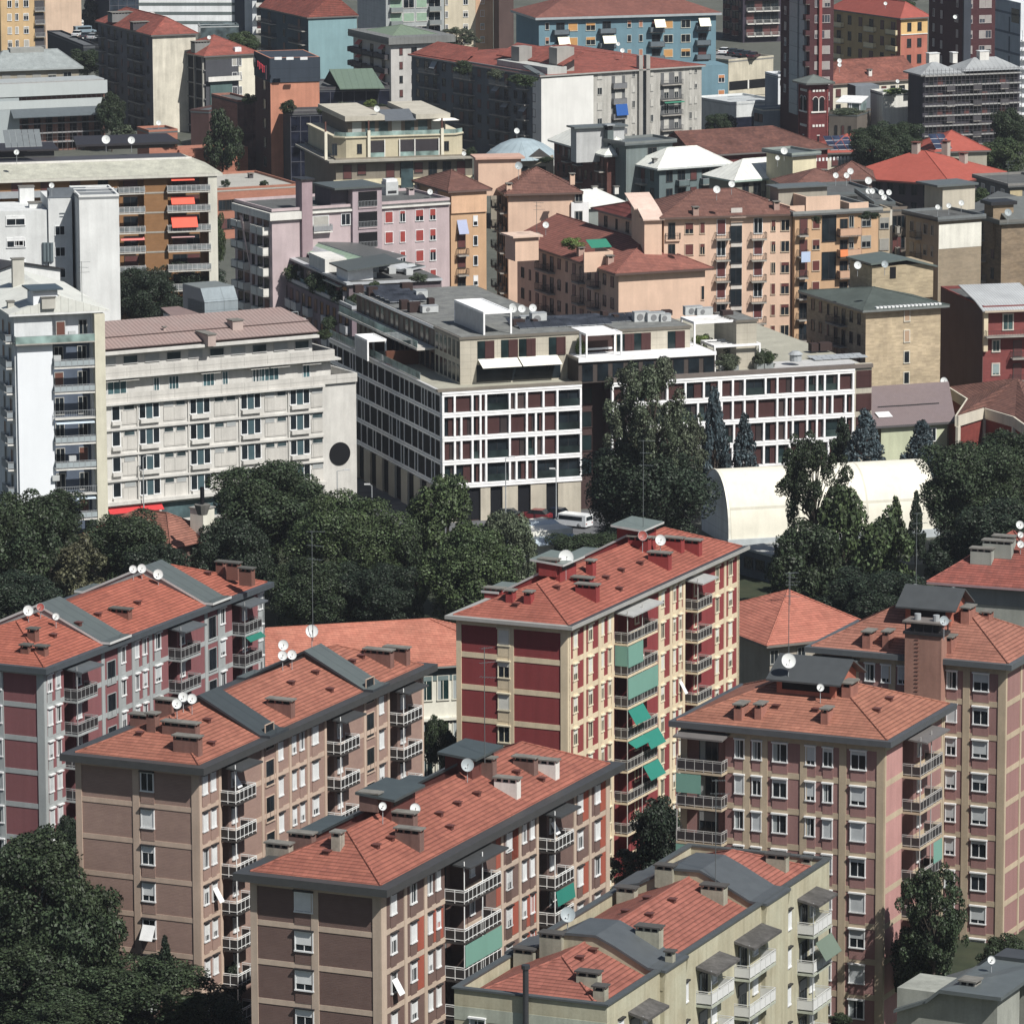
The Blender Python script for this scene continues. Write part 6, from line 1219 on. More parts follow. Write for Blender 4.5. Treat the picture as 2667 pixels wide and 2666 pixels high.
# big red roofs
b, fr, fl = hb('broad bright red hipped roof building beside the church', k(3, 1390, 1322), 9.5, k(3, 1745, 1240), k(3, 640, 0)[0], M('plaster', (78, 70, 76)), 4.3, M('tile', (168, 74, 58), (158, 70, 54), amt=.35), axis='y', oh=1.2, name='parish_hall', cat='parish hall', eave=M('metal', (100, 50, 44)))
for x, y, h in ((1155, 1095, 1.9), (1370, 1100, 2.3), (1495, 1165, 1.7)): chimney(b, k(3, x, y), 1.2, 1.2, h, M('plaster', (160, 152, 142)), fr, cap=M('plaster', (110, 60, 50)))
auto(b, fl, 9.5, 3.2, 2, 'wwwwwwww', SD, 1.2, 2.0)
b, fr, fl = hb('smaller bright red roofed house below the scaffolding', k(3, 1300, 1092), 9, k(3, 1665, 1080), None, M('plaster', (150, 146, 130)), 3.2, M('tile', (168, 76, 60), (158, 70, 54), amt=.35), ly=12, name='house', cat='house'); solroof(b, fr, 9, 3.2, 12, 0, 2, 3)
b, fr, fl = hb('cream hall with solar panels across its red roof behind the bell tower', k(3, 520, 1100), 8.5, k(3, 1000, 1085), None, M('plaster', (190, 182, 160)), 2.8, M('tile', (160, 74, 60), amt=.35), ly=11, name='hall', cat='hall'); auto(b, fr, 8.5, 3, 2, 'wwwwwwwww', SD, 1.3, 2.0)
solroof(b, fr, 8.5, 2.8, 11, .6, 9, 3)
# white tent-roofed cluster
TEALW = M('plaster', (92, 108, 110)); WR = M('seam', (206, 208, 200), sc=2.2)
b, fr, fl = hb('slate teal house with broad white metal hip roof', k(2, 1150, 1210), 15, k(2, 1640, 1176), k(2, 985, 0)[0], TEALW, 2.9, WR, oh=.9, eave=M('metal', (186, 192, 190)), name='house'); auto(b, fr, 15, 3.1, 3, 'wbwbw', SD, 1.3, 1.9, rail=(STEEL, TEALW), bs='solid'); chimney(b, k(2, 1118, 1165), .7, .7, .7, M('plaster', (130, 130, 128)), fr, slots=False); auto(b, fl, 15, 3.1, 3, 'bw', SD, 1.2, 1.9, rail=(STEEL, STEEL))
b, fr, fl = hb('slate teal stair block with flat roof between the white roofs', k(2, 912, 1045), 18.5, k(2, 1245, 1022), k(2, 768, 0)[0], M('plaster', (112, 122, 120), (92, 104, 104), amt=2), 0, GREYM, eave=M('metal', (110, 116, 114))); window(b, fr, fr.hit(k(2, 1100, 1068))[0], 17.2, 1.8, 1.2, SD); window(b, fl, 4, 17.2, .9, 1.2, SD); b.part('chimney', MB().box(fl, .2, 1.4, -.5, .7, 0, 20.6, M('plaster', (90, 102, 102))).box(fl, .3, 1.3, -.4, .6, 20.6, 21.4, BLK).box(fl, 0, 1.6, -.7, .9, 21.4, 21.6, STEEL))
b, fr, fl = hb('dark brick apartment house with white hip roof, long side in shade', k(2, 775, 1115), 16.5, k(2, 1010, 1100), k(2, 395, 1008), M('brick', (100, 62, 54), (90, 56, 50)), 2.6, WR, oh=.9, axis='y', eave=M('metal', (150, 156, 156))); auto(b, fl, 16.5, 3.0, 4, 'nwbwbwnwb', SD, 1.0, 1.5, rail=(DARK, DARK))
f = frame(k(2, 555, 925), 21, X=fr.X, Rx=k(2, 900, 0)[0], Lx=k(2, 515, 0)[0]); b.part('roof_cabin', MB().box(f, 0, f.lx, 0, f.ly, 15, 21, M('plaster', (170, 172, 172))).box(f, -.6, f.lx + .5, -.6, f.ly + .6, 21, 21.3, GREYM)); dish(b, k(2, 688, 950), 10, 1, z=18); dish(b, k(2, 630, 975), 9, 1, z=17.5)
b, fr, fl = hb('low house with white hip roof and pale green eaves near the dishes', k(2, 1700, 1296), 14.5, k(3, 330, 1260), k(2, 1510, 0)[0], M('plaster', (128, 126, 112)), 2.9, WR, oh=.9, eave=M('metal', (150, 172, 162)), name='house'); auto(b, fr, 14.5, 3, 3, 'wbwwb', SD, 1.3, 1.8); dish(b, k(3, 160, 1137), 6.5, 1, z=18); dish(b, k(3, 207, 1087), 9, 1.2, z=19)
b, fr, fl = hb('cream penthouse cube with grey slab roof', k(3, 270, 1125), 19, k(3, 440, 1112), None, M('plaster', (206, 196, 160)), 0, GREYM, ly=8, eave=M('metal', (130, 142, 136)), name='penthouse_building')
for lab, x0, y0, x1, y1, l in (('weathered brown roofed house with slim chimney beside the cream cube', 275, 1350, 735, 1335, 262), ('old brown tiled house behind the flat roofed penthouses', 560, 1290, 840, 1290, 470)): b, fr, fl = hb(lab, k(3, x0, y0), 16, k(3, x1, y1), None, M('plaster', (120, 100, 90)), 2.4, TILEB, ly=11, name='house', cat='house')
chimney(b, k(3, 495, 1300), .9, .9, 2, M('plaster', (130, 126, 122)), fr, z=15)
b, fr, fl = hb('pale flat roofed block with parapet between salmon building and red roof', k(3, 400, 1420), 23, k(3, 865, 1400), k(3, 205, 0)[0], M('plaster', (150, 148, 142)), 0, DG, eave=GREYM, name='flat_block'); chimney(b, k(3, 303, 1420), 1.2, 1, 2.2, LIT, fr, z=23)
b, fr, fl = hb('dark grey apartment building with roof garden rail, right edge', k(3, 1830, 1345), 17, k(3, 2150, 1330), k(3, 1590, 0)[0], M('plaster', (98, 100, 100)), 0, DG, eave=M('metal', (120, 118, 114))); auto(b, fl, 17, 3.1, 5, 'wbw', SW, 1.4, 1.8, rail=(STEEL, STEEL)); b.part('cream_pier', MB().box(fr, 0, 2.2, -.1, 0, 0, 16.5, M('plaster', (176, 160, 120)))); antenna(b, k(3, 1815, 1330), 4, z=17.4)
b, fr, fl = hb('brick corner building with chimney stack and curved terrace roof, right edge', k(3, 1770, 1610), 24, k(3, 2150, 1590), k(3, 1480, 0)[0], M('brick', (140, 120, 94), (124, 108, 88), amt=1.2), 0, M('metal', (86, 90, 88)), eave=M('metal', (104, 104, 100)))
auto(b, fl, 24, 3.05, 7, 'wbw', SD, 1.0, 1.6, rail=(CONC, CONC)); b.part('chimney', MB().box(fl, fl.lx * .62, fl.lx * .62 + 3, -.3, 3, 20, 26.5, M('brick', (140, 120, 94))).box(fl, fl.lx * .62 - .4, fl.lx * .62 + 3.4, -.8, 3.4, 26.5, 27, DARK)); dish(b, k(3, 1815, 1530), 9, 1.2, DGR, z=26)
b.part('sloped_roof', MB().slab(fl, [(0, -.5, 24.2), (fl.lx * .55, -.5, 24.2), (fl.lx * .5, 6, 27), (0, 6, 27)], .2, M('metal', (96, 98, 96)))); b.part('sloped_roof', MB().slab(fr, [(1, -.4, 24.3), (fr.lx, -.4, 24.3), (fr.lx, 7, 27), (1, 7, 27)], .2, M('metal', (96, 100, 98))))
# terraced beige villa
TV = M('plaster', (182, 172, 142), amt=1); b, fr, fl = hb('beige terraced apartment house with round corners and glazed roof storey', k(1, 620, 1165), 11.5, k(1, 1600, 1132), k(1, 395, 0)[0], M('plaster', (126, 118, 104)), 0, CONC, name='terraced_house'); Z = 11.5
u = lambda x, y=1100, o=0: fr.hit(k(1, x, y), o)[0]
b.part('terrace_slab', MB().box(fr, -1.6, fr.lx + 1, -1.6, fr.ly + 1, Z, Z + .35, M('plaster', (150, 146, 134)))); s2 = fr.sub(.5, fr.lx - 1, 1.6, fr.ly - 1)
ch = 1.8; pts = [(ch, 0), (s2.lx - ch, 0), (s2.lx, ch), (s2.lx, s2.ly), (0, s2.ly), (0, ch)]; b.part('middle_storey', MB().prism(s2, pts, Z + .3, Z + 4.1, TV)); b.part('middle_roof', MB().prism(s2, [(x * 1.02 - .3, y * 1.02 - .3) for x, y in pts], Z + 4.1, Z + 4.35, M('plaster', (196, 186, 158))))
for x, w in ((610, 1.0), (790, .9), (1415, .9)): window(b, s2, s2.hit(k(1, x, 1080))[0], Z + 2.1, w, 1.7 if w < 1 else 2.2, SD)
for x0, x1 in ((865, 965), (1080, 1180), (1190, 1355)): a, c = s2.hit(k(1, x0, 1050))[0], s2.hit(k(1, x1, 1050))[0]; b.part('loggia', MB().box(s2, a, c, -.05, 0, Z + .4, Z + 3.5, M('plaster', (56, 52, 56))).box(s2, a, c, -.3, -.25, Z + .4, Z + 1.3, GB).box(s2, a - .2, a, -.3, 0, Z + .3, Z + 3.6, LIT).box(s2, c, c + .2, -.3, 0, Z + .3, Z + 3.6, LIT))
for x in (535, 845, 1372): a = s2.hit(k(1, x, 1000))[0]; b.part('white_pier', MB().box(s2, a, a + .5, -.5, 0, Z + .3, Z + 5.4, M('plaster', (214, 208, 186))).box(s2, a + .1, a + .35, -.4, -.1, Z + 5.4, Z + 7.2, M('plaster', (96, 62, 54))))
s3 = fr.sub(3.2, fr.lx - 4, 4.0, fr.ly - 1); b.part('top_storey', MB().box(s3, 0, s3.lx, 0, s3.ly, Z + 4.3, Z + 7.0, M('plaster', (104, 96, 88)))); b.part('top_roof', MB().box(s3, -.8, s3.lx * .36, -1.3, s3.ly, Z + 7, Z + 7.9, M('plaster', (176, 170, 154))).box(s3, s3.lx * .68, s3.lx + .6, -1.3, s3.ly, Z + 7, Z + 7.9, M('plaster', (176, 170, 154))).slab(s3, [(s3.lx * .36, -1.6, Z + 7), (s3.lx * .68, -1.6, Z + 7), (s3.lx * .68, 4, Z + 8.4), (s3.lx * .36, 4, Z + 8.4)], .15, M('metal', (92, 98, 104))))
for i in range(7): b.part('glazing', MB().box(s3, .8 + i * s3.lx / 7.4, .8 + (i + .7) * s3.lx / 7.4, -.05, 0, Z + 4.4, Z + 6.7, GLASS2 if i % 3 else CURT))
glass_rail(b, s2, [(0, ch), (ch, 0), (s2.lx - ch, 0), (s2.lx, ch)], Z + 4.3, .8); auto(b, fr, Z, 3.1, 2, 'dw.dwwdwd', SD, 1.6, 1.9, top=1.5); b.part('stair_window', MB().box(fr, u(1085), u(1172), -.3, 0, 2, Z - .3, GLASS2)); b.part('cream_band', MB().box(fr, u(600), fr.lx, -.25, 0, Z - 4.6, Z - 3.3, M('plaster', (206, 196, 160)))); dish(b, k(1, 1540, 1105), 5.5, .7, z=Z + .4); dish(b, k(1, 915, 785), 8, 1, z=Z + 8)
par = Thing('parasol', 'square white parasol open on the beige terraced roof', 'parasol', P(k(1, 1400, 950), Z + 4.4)); q = par.loc; par.part('pole', MB().tube(q, q + Vector((0, 0, 2.3)), .04, STEEL, 6)); f = Fr(q, fr.X, fr.Y, 1, 1)
c = MB()
for a, e in (((-2.4, -1.8), (2.4, -1.8)), ((2.4, -1.8), (2.4, 1.8)), ((2.4, 1.8), (-2.4, 1.8)), ((-2.4, 1.8), (-2.4, -1.8))): c.poly(f, [(a[0], a[1], 2.3), (e[0], e[1], 2.3), (0, 0, 2.8)], M('cloth', (226, 224, 214)))
par.part('canopy', c)
# black and orange tower with its sign
ORB = M('plaster', (188, 122, 92), amt=1.2); b, fr, fl = hb('terracotta tower with black top storey carrying a small red roof sign', k(1, 148, 442), 24, k(1, 500, 432), k(1, 38, 0)[0], ORB, 0, M('metal', (58, 62, 70)), name='office_tower', cat='office tower'); zb = fr.hit(k(1, 160, 595))[1]; BT = M('panel', (50, 60, 72), sc=2.5)
b.part('black_crown', MB().box(fr, -.15, fr.lx + .15, -.2, fr.ly + .2, zb, 24.6, BT)); b.part('shade_toned_wall', MB().box(fl, 0, fl.lx, -.05, 0, 0, zb - .1, M('plaster', (84, 58, 54))))  # darker terracotta on the left face, its shade put into the colour
wins(b, fl, 1, 610, [108], 2.4, 1.9, 6, style(DARK, t=.05, mull=0, vs=(0,)), 3.7, y=-.05); sg = MB(); RL = M('sign', (220, 50, 70)); zs = zb + 3.0; l = fl.lx  # red letters get a slight added glow to read in the shade
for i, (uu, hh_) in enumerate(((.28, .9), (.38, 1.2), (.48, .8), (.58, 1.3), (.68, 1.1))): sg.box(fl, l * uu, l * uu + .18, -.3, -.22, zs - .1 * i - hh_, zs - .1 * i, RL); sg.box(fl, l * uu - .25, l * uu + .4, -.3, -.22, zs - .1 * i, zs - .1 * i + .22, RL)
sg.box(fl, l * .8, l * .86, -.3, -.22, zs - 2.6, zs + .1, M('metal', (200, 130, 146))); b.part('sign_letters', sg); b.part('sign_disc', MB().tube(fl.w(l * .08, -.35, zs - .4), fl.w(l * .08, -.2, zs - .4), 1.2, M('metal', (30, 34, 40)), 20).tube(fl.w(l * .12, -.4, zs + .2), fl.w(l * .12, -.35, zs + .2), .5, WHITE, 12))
for x in (180, 265, 365): q = P(k(1, x, 432), 24.6); b.part('roof_lights', MB().box(Fr(q, fr.X, fr.Y, 1, 1), 0, 1.4, 0, .4, 0, .5, WHITE))
def glassgrid(b, fc, Z, n, fh, cw, gm, fm, top=.2):
    m = MB().box(fc, 0, fc.lx, -.06, 0, 0, Z, gm); b.part('glazing', m); m = MB()
    for i in range(int(fc.lx / cw) + 1): m.box(fc, min(fc.lx - .1, i * cw), min(fc.lx - .1, i * cw) + .1, -.16, -.06, .1, Z - top, fm)
    for i in range(n + 1): m.box(fc, 0, fc.lx, -.14, -.06, Z - top - i * fh - .12, Z - top - i * fh, fm)
    b.part('glazing_bars', m)
DGL = M('glass', (26, 30, 44)); BAR = M('metal', (78, 80, 90))
b, fr, fl = hb('dark glass office with planted roof beside the terracotta tower', k(1, 292, 828), 14.5, k(1, 640, 818), k(1, 240, 0)[0], DRK, 0, DG, name='office_building', cat='office building'); glassgrid(b, fr, 14.5, 5, 2.9, 1.9, DGL, BAR)
b, fr, fl = hb('dark gridded glass office under a green metal gable roof', k(1, 492, 652), 14.5, k(1, 1005, 640), k(1, 488, 0)[0], DRK, 0, DG, name='office_building', cat='office building', ly=16); glassgrid(b, fr, 14.5, 5, 2.9, 2.4, DGL, BAR); f = frame(k(1, 660, 645), 14.8, X=fr.X, Rx=k(1, 960, 0)[0], ly=8); GRF = M('seam', (96, 116, 100), (84, 102, 90), sc=2.2)
b.part('gable_roof', MB().slab(f, [(-.3, 0, 15), (f.lx + .3, 0, 15), (f.lx - 1, 7, 18.2), (-.3 - 1, 7, 18.2)], .2, GRF)); b.part('gable', MB().poly(f, [(-.3, 0, 15), (-1.2, 7, 18), (-1.4, 14, 15)], BLK))
b, fr, fl = hb('orange brick office with mirrored windows and roof shrubs left of the tower', k(0, 1705, 745), 14, k(0, 1845, 738), k(0, 1700, 0)[0], M('brick', (150, 100, 84)), 0, DG, ly=14, name='office_building', cat='office building'); glassgrid(b, fr, 14, 5, 2.9, 1.5, M('glass', (92, 74, 72)), M('metal', (70, 58, 58)))
b, fr, fl = hb('low terracotta brick office with flat terrace roofs', k(0, 1545, 1380), 8.5, k(1, 365, 1345), None, M('brick', (168, 108, 84), amt=.6), 0, M('gravel', (160, 158, 150)), ly=22, name='office_building', cat='office building', X=None); auto(b, fr, 8.5, 3.4, 2, 'wwwwwwwwwwww', SD, 1.6, 1.8, top=2.4); chimney(b, k(0, 1800, 1290), .8, .8, 1, DRK, fr, z=8.5)
b, fr, fl = hb('small terracotta brick pavilion with flat grey roof', k(0, 1070, 960), 10, k(0, 1275, 950), k(0, 985, 0)[0], M('brick', (172, 108, 84), amt=.6), 0, GREYM, name='pavilion', cat='pavilion'); b.part('low_wall', MB().box(fr, fr.lx, fr.lx + 14, -1, 6, 0, 6.6, M('brick', (172, 108, 84), amt=.6))); dish(b, k(0, 1140, 885), 7, 1, z=10.4)
# gabled teal building
TL = M('plaster', (116, 152, 158), amt=.7); b, fr, fl = hb('tall pale teal building with blank sunny gable wall and red roof', k(1, 422, 128), 18.5, k(1, 770, 118), k(1, 80, 52), TL, 5.2, TILED, axis='y', ends=(0, 0), oh=.4); zt = 18.6
b.part('gable', MB().poly(fr, [(0, -.01, 18.5), (fr.lx, -.01, 18.5), (fr.lx / 2, -.01, 23.6)], TL)); b.part('shade_toned_wall', MB().box(fl, 0, fl.lx, -.04, 0, 0, 18.4, M('plaster', (64, 84, 96)))); auto(b, fl, 18.5, 3, 6, 'bwb', SD, 1.2, 1.6, y=-.04, rail=(DARK, DARK))  # dark teal copy puts the side's shade into the wall colour
# mansard with green roof
b, fr, fl = hb('grey apartment building with green mansard roof and round corner balconies', k(1, 1015, 300), 16, k(1, 1440, 296), k(1, 745, 240), M('plaster', (176, 174, 170)), 2.4, M('seam', (112, 130, 108), (98, 116, 98), sc=2), oh=.9, hf=.7, eave=M('metal', (104, 108, 106))); b.part('mansard', MB().box(fr, -.9, fr.lx + .9, -.95, fr.ly + .9, 15.4, 16.9, M('seam', (110, 112, 110), sc=1.5)))
auto(b, fr, 16, 3.0, 5, 'nwnw', SD, 1.3, 1.5, top=2.2); auto(b, fl, 16, 3.0, 5, 'bbb', SD, 1.5, 1.8, top=2.2, rail=(DRK, DRK), bs='solid', awn=(M('cloth', (190, 90, 80)),), bprob=.3)
for i in range(5): q = fl.w(1.0, .5, 12.2 - i * 3.0); b.part('round_balcony', MB().tube(q, q + Vector((0, 0, 1.0)), 2.2, DRK, 16))
# long grey building with planted terraces
b, fr, fl = hb('grey patchy apartment building with red roof, blank white wall and long shaded side', k(2, 300, 545), 18, k(2, 1455, 470), k(1, 1165, 0)[0], GRAYP, 2.6, TILED, oh=.6, axis='x', eave=M('metal', (150, 150, 146))); u = lambda x, y=700, o=0: fr.hit(k(2, x, y), o)[0]; Z = 18
b.part('white_wall', MB().box(fr, -.1, u(672), -.3, 3, 0, Z - .6, M('plaster', (206, 206, 202), amt=.5))); b.part('side_roof', MB().slab(fr, [(-.6, -.5, Z + .1), (u(330), -.5, Z + .1), (u(330), 6, Z + 1.5), (-.6, 6, Z + 1.5)], .2, GREYM)); PT = style(M('metal', (170, 170, 165)), t=.08, mull=1, vs=(0, .4, 1, 1), bl=M('metal', (178, 176, 168)), swing=0)
wins(b, fr, 2, 545, [722, 965, 1097, 1375, 1412], [1.1, .7, .7, .65, .65], 1.4, 5, PT, 3.05)
for x0, x1 in ((808, 905), (1160, 1310)):
    b.part('loggia', MB().box(fr, u(x0), u(x1), -.04, 0, 1, Z - 1, M('plaster', (96, 98, 100))))
    for i in range(5): z = Z - 3.4 - i * 3.05; balcony(b, fr, u(x0), u(x1), z, .8, .95, 'solid' if x0 < 900 else 'bars', CONC, (M('metal', (90, 92, 96)), M('metal', (110, 112, 116)))); window(b, fr, u(x0) + 1.3, z + 1.3, 1.2, 2.1, PT, y=-.04); window(b, fr, u(x1) - 1.3, z + 1.3, 1.0, 2.1, PT, y=-.04)
awning(b, fr, u(822), u(905), Z - 6.6, 2.2, .5, M('cloth', (20, 84, 160)), y=-.8)
for x in (1008, 1060): b.part('chimney', MB().box(fr, u(x) - .45, u(x) + .45, -.6, .4, 0, Z + 2.8, M('plaster', (150, 148, 142))))
b.part('stair_window', MB().box(fr, u(1018), u(1048), -.1, 0, 0, Z - .5, GLASS)); awning(b, fr, u(1170), u(1310), Z - 6.8, .2, .6, M('cloth', (40, 120, 96)), y=-.8)
b.part('shade_toned_wall', MB().box(fl, 0, fl.lx, -.04, 0, 0, Z - .1, M('plaster', (96, 104, 110)))); auto(b, fl, Z, 3.05, 5, 'wbbwnbbwnbbwbw', SD, 1.3, 1.6, y=-.04, rail=(M('metal', (70, 76, 80)),) * 2, awn=(M('cloth', (150, 156, 160)),), bprob=.15)  # side sheet in darker grey, shade painted into its colour
b.part('roof_terrace', MB().box(fl, fl.lx * .62, fl.lx, 1.5, 6, Z, Z + 1.5, M('plaster', (170, 172, 168))).box(fl, fl.lx * .4, fl.lx + .2, -.4, 0, Z - .2, Z + .5, M('metal', (104, 112, 116)))); b.part('rear_roof', MB().slab(fl, [(0, 0, Z + .3), (fl.lx * .42, 0, Z + .3), (fl.lx * .36, 5, Z + 2.6), (2, 5, Z + 2.6)], .2, TILED).slab(fl, [(fl.lx * .5, 5, Z + 1.8), (fl.lx, 5, Z + 1.8), (fl.lx, 10, Z + 4), (fl.lx * .5, 10, Z + 4)], .2, TILED))
b.part('roof_cabin', MB().box(fl, fl.lx * .68, fl.lx * .74, 3, 6, Z, Z + 4.4, M('plaster', (140, 138, 134))).box(fl, fl.lx * .9, fl.lx * .96, 5, 9, Z, Z + 5, M('plaster', (150, 148, 142))))
for x, y, r in ((150, 345, 5.5), (378, 352, 6), (855, 318, 5), (885, 365, 6)): dish(b, k(2, x, y), r, 1, z=Z + 2)
b.done()
# vaulted blue roof
Z = 13; fr = frame(k(2, -60, 1130), Z, R=k(2, 392, 1128), ly=13); b = B('low beige house with arched pale blue metal roof and planted dormers', fr, Z, M('plaster', (150, 140, 122)), name='vaulted_house', cat='house'); BV = M('seam', (140, 158, 166), sc=2); mb = MB(); n = 10
rings = [[(fr.lx / 2 + (fr.lx / 2 + .6) * (1 if abs(cos(a)) > .7 else .93) * cos(a) * q, fr.ly / 2 + (fr.ly / 2 + .6) * sin(a) * q, Z + .1 + 2.6 * (1 - q * q)) for a in [2 * pi * i / 20 for i in range(20)]] for q in (1.12, .9, .65, .35, .05)]
mb.add([fr.w(*p) for r in rings for p in r], [(20 * j + i, 20 * j + (i + 1) % 20, 20 * j + 20 + (i + 1) % 20, 20 * j + 20 + i) for j in range(4) for i in range(20)] + [tuple(range(80, 100))], BV); b.part('roof', mb, pick=True); auto(b, fr, Z - 1, 3, 2, 'ddd', SD, 2.0, 1.6); b.part('dormer', MB().prism(fr, [(fr.lx * .6, -.4), (fr.lx * .95, -.4), (fr.lx * .95, 1), (fr.lx * .6, 1)], Z - .2, Z + .1, LIT).poly(fr, [(fr.lx * .6, -.45, Z + .1), (fr.lx * .95, -.45, Z + .1), (fr.lx * .77, -.45, Z + 1.6)], M('plaster', (80, 78, 76)))); dish(b, k(2, 127, 942), 7, .8, z=Z + 2.5)
# blue building, top
BLU = M('plaster', (96, 132, 146), amt=.8); Z = 23; fr = frame(k(2, 285, 128), Z, R=k(2, 1558, 92), Lx=k(2, 122, 0)[0]); b = B('long steel blue apartment building with ochre shutters and white awnings', fr, Z, BLU); hip(b, fr, Z + .05, 3.6, M('tile', (128, 78, 66), (114, 70, 62), amt=.8), oh=1.0, eave=M('metal', (150, 160, 164)), eth=.5, ridge=False)
wins(b, fr, 2, 190, [345, 935, 1018], [.9, .9, .9], 1.5, 8, style(M('metal', (176, 176, 168)), t=.1, mull=0, vs=(0, .5, 1), bl=M('metal', (170, 110, 80))), 3.05); wins(b, fr, 2, 195, [530, 657, 1215, 1340], 2.1, 1.7, 7, style(M('metal', (190, 190, 176)), t=.09, mull=1, vs=(0, .35, 1, 1), bl=M('metal', (190, 136, 60))), 3.05); u = lambda x, y=150, o=0: fr.hit(k(2, x, y), o)[0]
for x0, x1 in ((385, 495), (715, 830), (1075, 1180), (1410, 1510)):
    for i in range(8): z = Z - 3.6 - i * 3.05; balcony(b, fr, u(x0), u(x1), z, 1.2, .95, 'solid', CONC, (M('metal', (92, 104, 112)),) * 2); window(b, fr, u((x0 + x1) / 2), z + 1.3, 1.8, 2.2, SD)
for x0, x1, i in ((412, 495, 1), (735, 828, 1), (1105, 1182, 0), (1425, 1505, 0), (1455, 1497, 4)): awning(b, fr, u(x0), u(x1), Z - 1.0 - i * 3.05, 1.6, 1.3, M('cloth', (224, 220, 196)), y=-.8)
w2 = frame(k(2, 1510, 470), 13.5, X=fr.X, Rx=k(2, 1645, 0)[0], ly=8); b.part('side_wing', MB().box(w2, -3, w2.lx, 0, 8, 0, 13.5, BLU)); wins(b, w2, 2, 565, [1597], 1.4, 1.6, 4, BLUEB, 3.2); b.done()
# parking deck and white buildings behind the campanile
CC = M('plaster', (182, 174, 152), amt=1.4); b, fr, fl = hb('beige concrete car park with long dark opening and cars on its roof', k(2, 1648, 450), 10.5, k(3, 130, 420), None, CC, 0, M('gravel', (120, 120, 118)), ly=26, name='car_park', cat='car park'); b.part('dark_opening', MB().box(fr, .2, fr.lx - .1, -.05, 0, 4.4, 6.3, BLK).box(fr, fr.lx * .42, fr.lx * .45, -.15, -.05, 4.4, 6.3, LIT))
b, fr, fl = hb('low pale grey hall with blue louvred windows and rooftop railing', k(2, 1660, 758), 7, k(2, 2010, 735), None, M('plaster', (196, 200, 200)), 0, M('gravel', (170, 176, 178)), ly=14, name='hall', cat='hall'); b.part('louvre_window', MB().box(fr, 1, fr.lx * .7, -.05, 0, 2, 4.4, DGL)); b.part('railing', MB().box(fr, 0, fr.lx, 1, 1.05, 8.6, 8.68, STEEL).box(fr, 0, fr.lx, 1, 1.05, 8.1, 8.16, STEEL))
b, fr, fl = hb('blue grey cube building with white front panel beside the bell tower', k(3, 165, 560), 13, k(3, 262, 556), k(3, 72, 0)[0], M('plaster', (206, 210, 214)), 0, GREYM, name='cube_building', cat='building'); b.part('shade_toned_wall', MB().box(fl, 0, fl.lx, -.05, 0, 0, 12.9, M('plaster', (120, 130, 142)))); b.part('opening', MB().box(fr, .4, fr.lx - .2, -.05, 0, 11.4, 12.5, BLK))  # left sheet is the pale wall darkened in colour for shade
b, fr, fl = hb('low slate blue building with pale flat terrace below the white hall', k(3, 60, 800), 7.5, k(3, 262, 790), k(2, 1830, 0)[0], M('plaster', (130, 142, 152)), 0, M('plaster', (196, 196, 186)), name='terrace_building', cat='building'); auto(b, fl, 7.5, 3, 2, 'wwww', SD, 1.6, 1.6)
b, fr, fl = hb('old red roofed house with cream walls behind the bell tower', k(3, 540, 605), 13, k(3, 1175, 565), None, M('plaster', (196, 190, 172)), 4.0, M('tile', (142, 82, 66), (118, 70, 60), amt=1.5), ly=13, ends=(1, 0), eave=M('metal', (120, 100, 92))); auto(b, fr, 13, 3.1, 3, 'w.w..wwbw', SD, 1.2, 1.6, top=1.9, rail=(STEEL, STEEL)); chimney(b, k(3, 820, 540), .8, .8, 1, LIT, fr)
for x, y, r in ((605, 440, 6), (605, 470, 5), (1022, 588, 5)): dish(b, k(3, x, y), r, 1, z=18)
b, fr, fl = hb('white stuccoed stair tower with weather stains and small side windows', k(3, 917, 690), 12.5, k(3, 1140, 682), k(3, 905, 0)[0], M('plaster', (212, 212, 206), (196, 196, 188), amt=1.4), 0, GREYM, ly=7, name='white_building', cat='building'); wins(b, fr, 3, 735, [1112], .9, 2.2, 2, SD, 4.1)
b, fr, fl = hb('low white house end with single window in front of the stained tower', k(3, 738, 812), 8.4, k(3, 915, 806), k(3, 730, 0)[0], M('plaster', (214, 214, 208), amt=1.4), 0, GREYM, ly=6, name='white_building', cat='building'); wins(b, fr, 3, 835, [805], .8, .9, 1, SD, 3); b.part('grey_upper', MB().box(fr, .5, fr.lx + .3, 3, 8, 8, 13.5, M('plaster', (112, 120, 128))))
b, fr, fl = hb('grey brown terrace building with hedge and white conservatory on top', k(3, 530, 830), 9, k(3, 732, 838), None, M('plaster', (104, 96, 88)), 0, GREYM, ly=9, name='terrace_building', cat='building'); auto(b, fr, 7.6, 3, 2, 'nnn', SD, 1, 2); f = Fr(fr.w(.5, 3.5, 0), fr.X, fr.Y, fr.lx - 1, 4); b.part('conservatory', MB().box(f, 2.5, f.lx, 0, 4, 9, 11.4, M('glass', (110, 130, 130))).slab(f, [(-.2, -.3, 11.4), (f.lx + .3, -.3, 11.4), (f.lx + .3, 4.3, 12.3), (-.2, 4.3, 12.3)], .15, WHITE).box(f, 2.5, 2.7, -.1, 0, 9, 11.4, WHITE).box(f, f.lx * .6, f.lx * .6 + .2, -.1, 0, 9, 11.4, WHITE).box(f, f.lx - .2, f.lx, -.1, 0, 9, 11.4, WHITE))
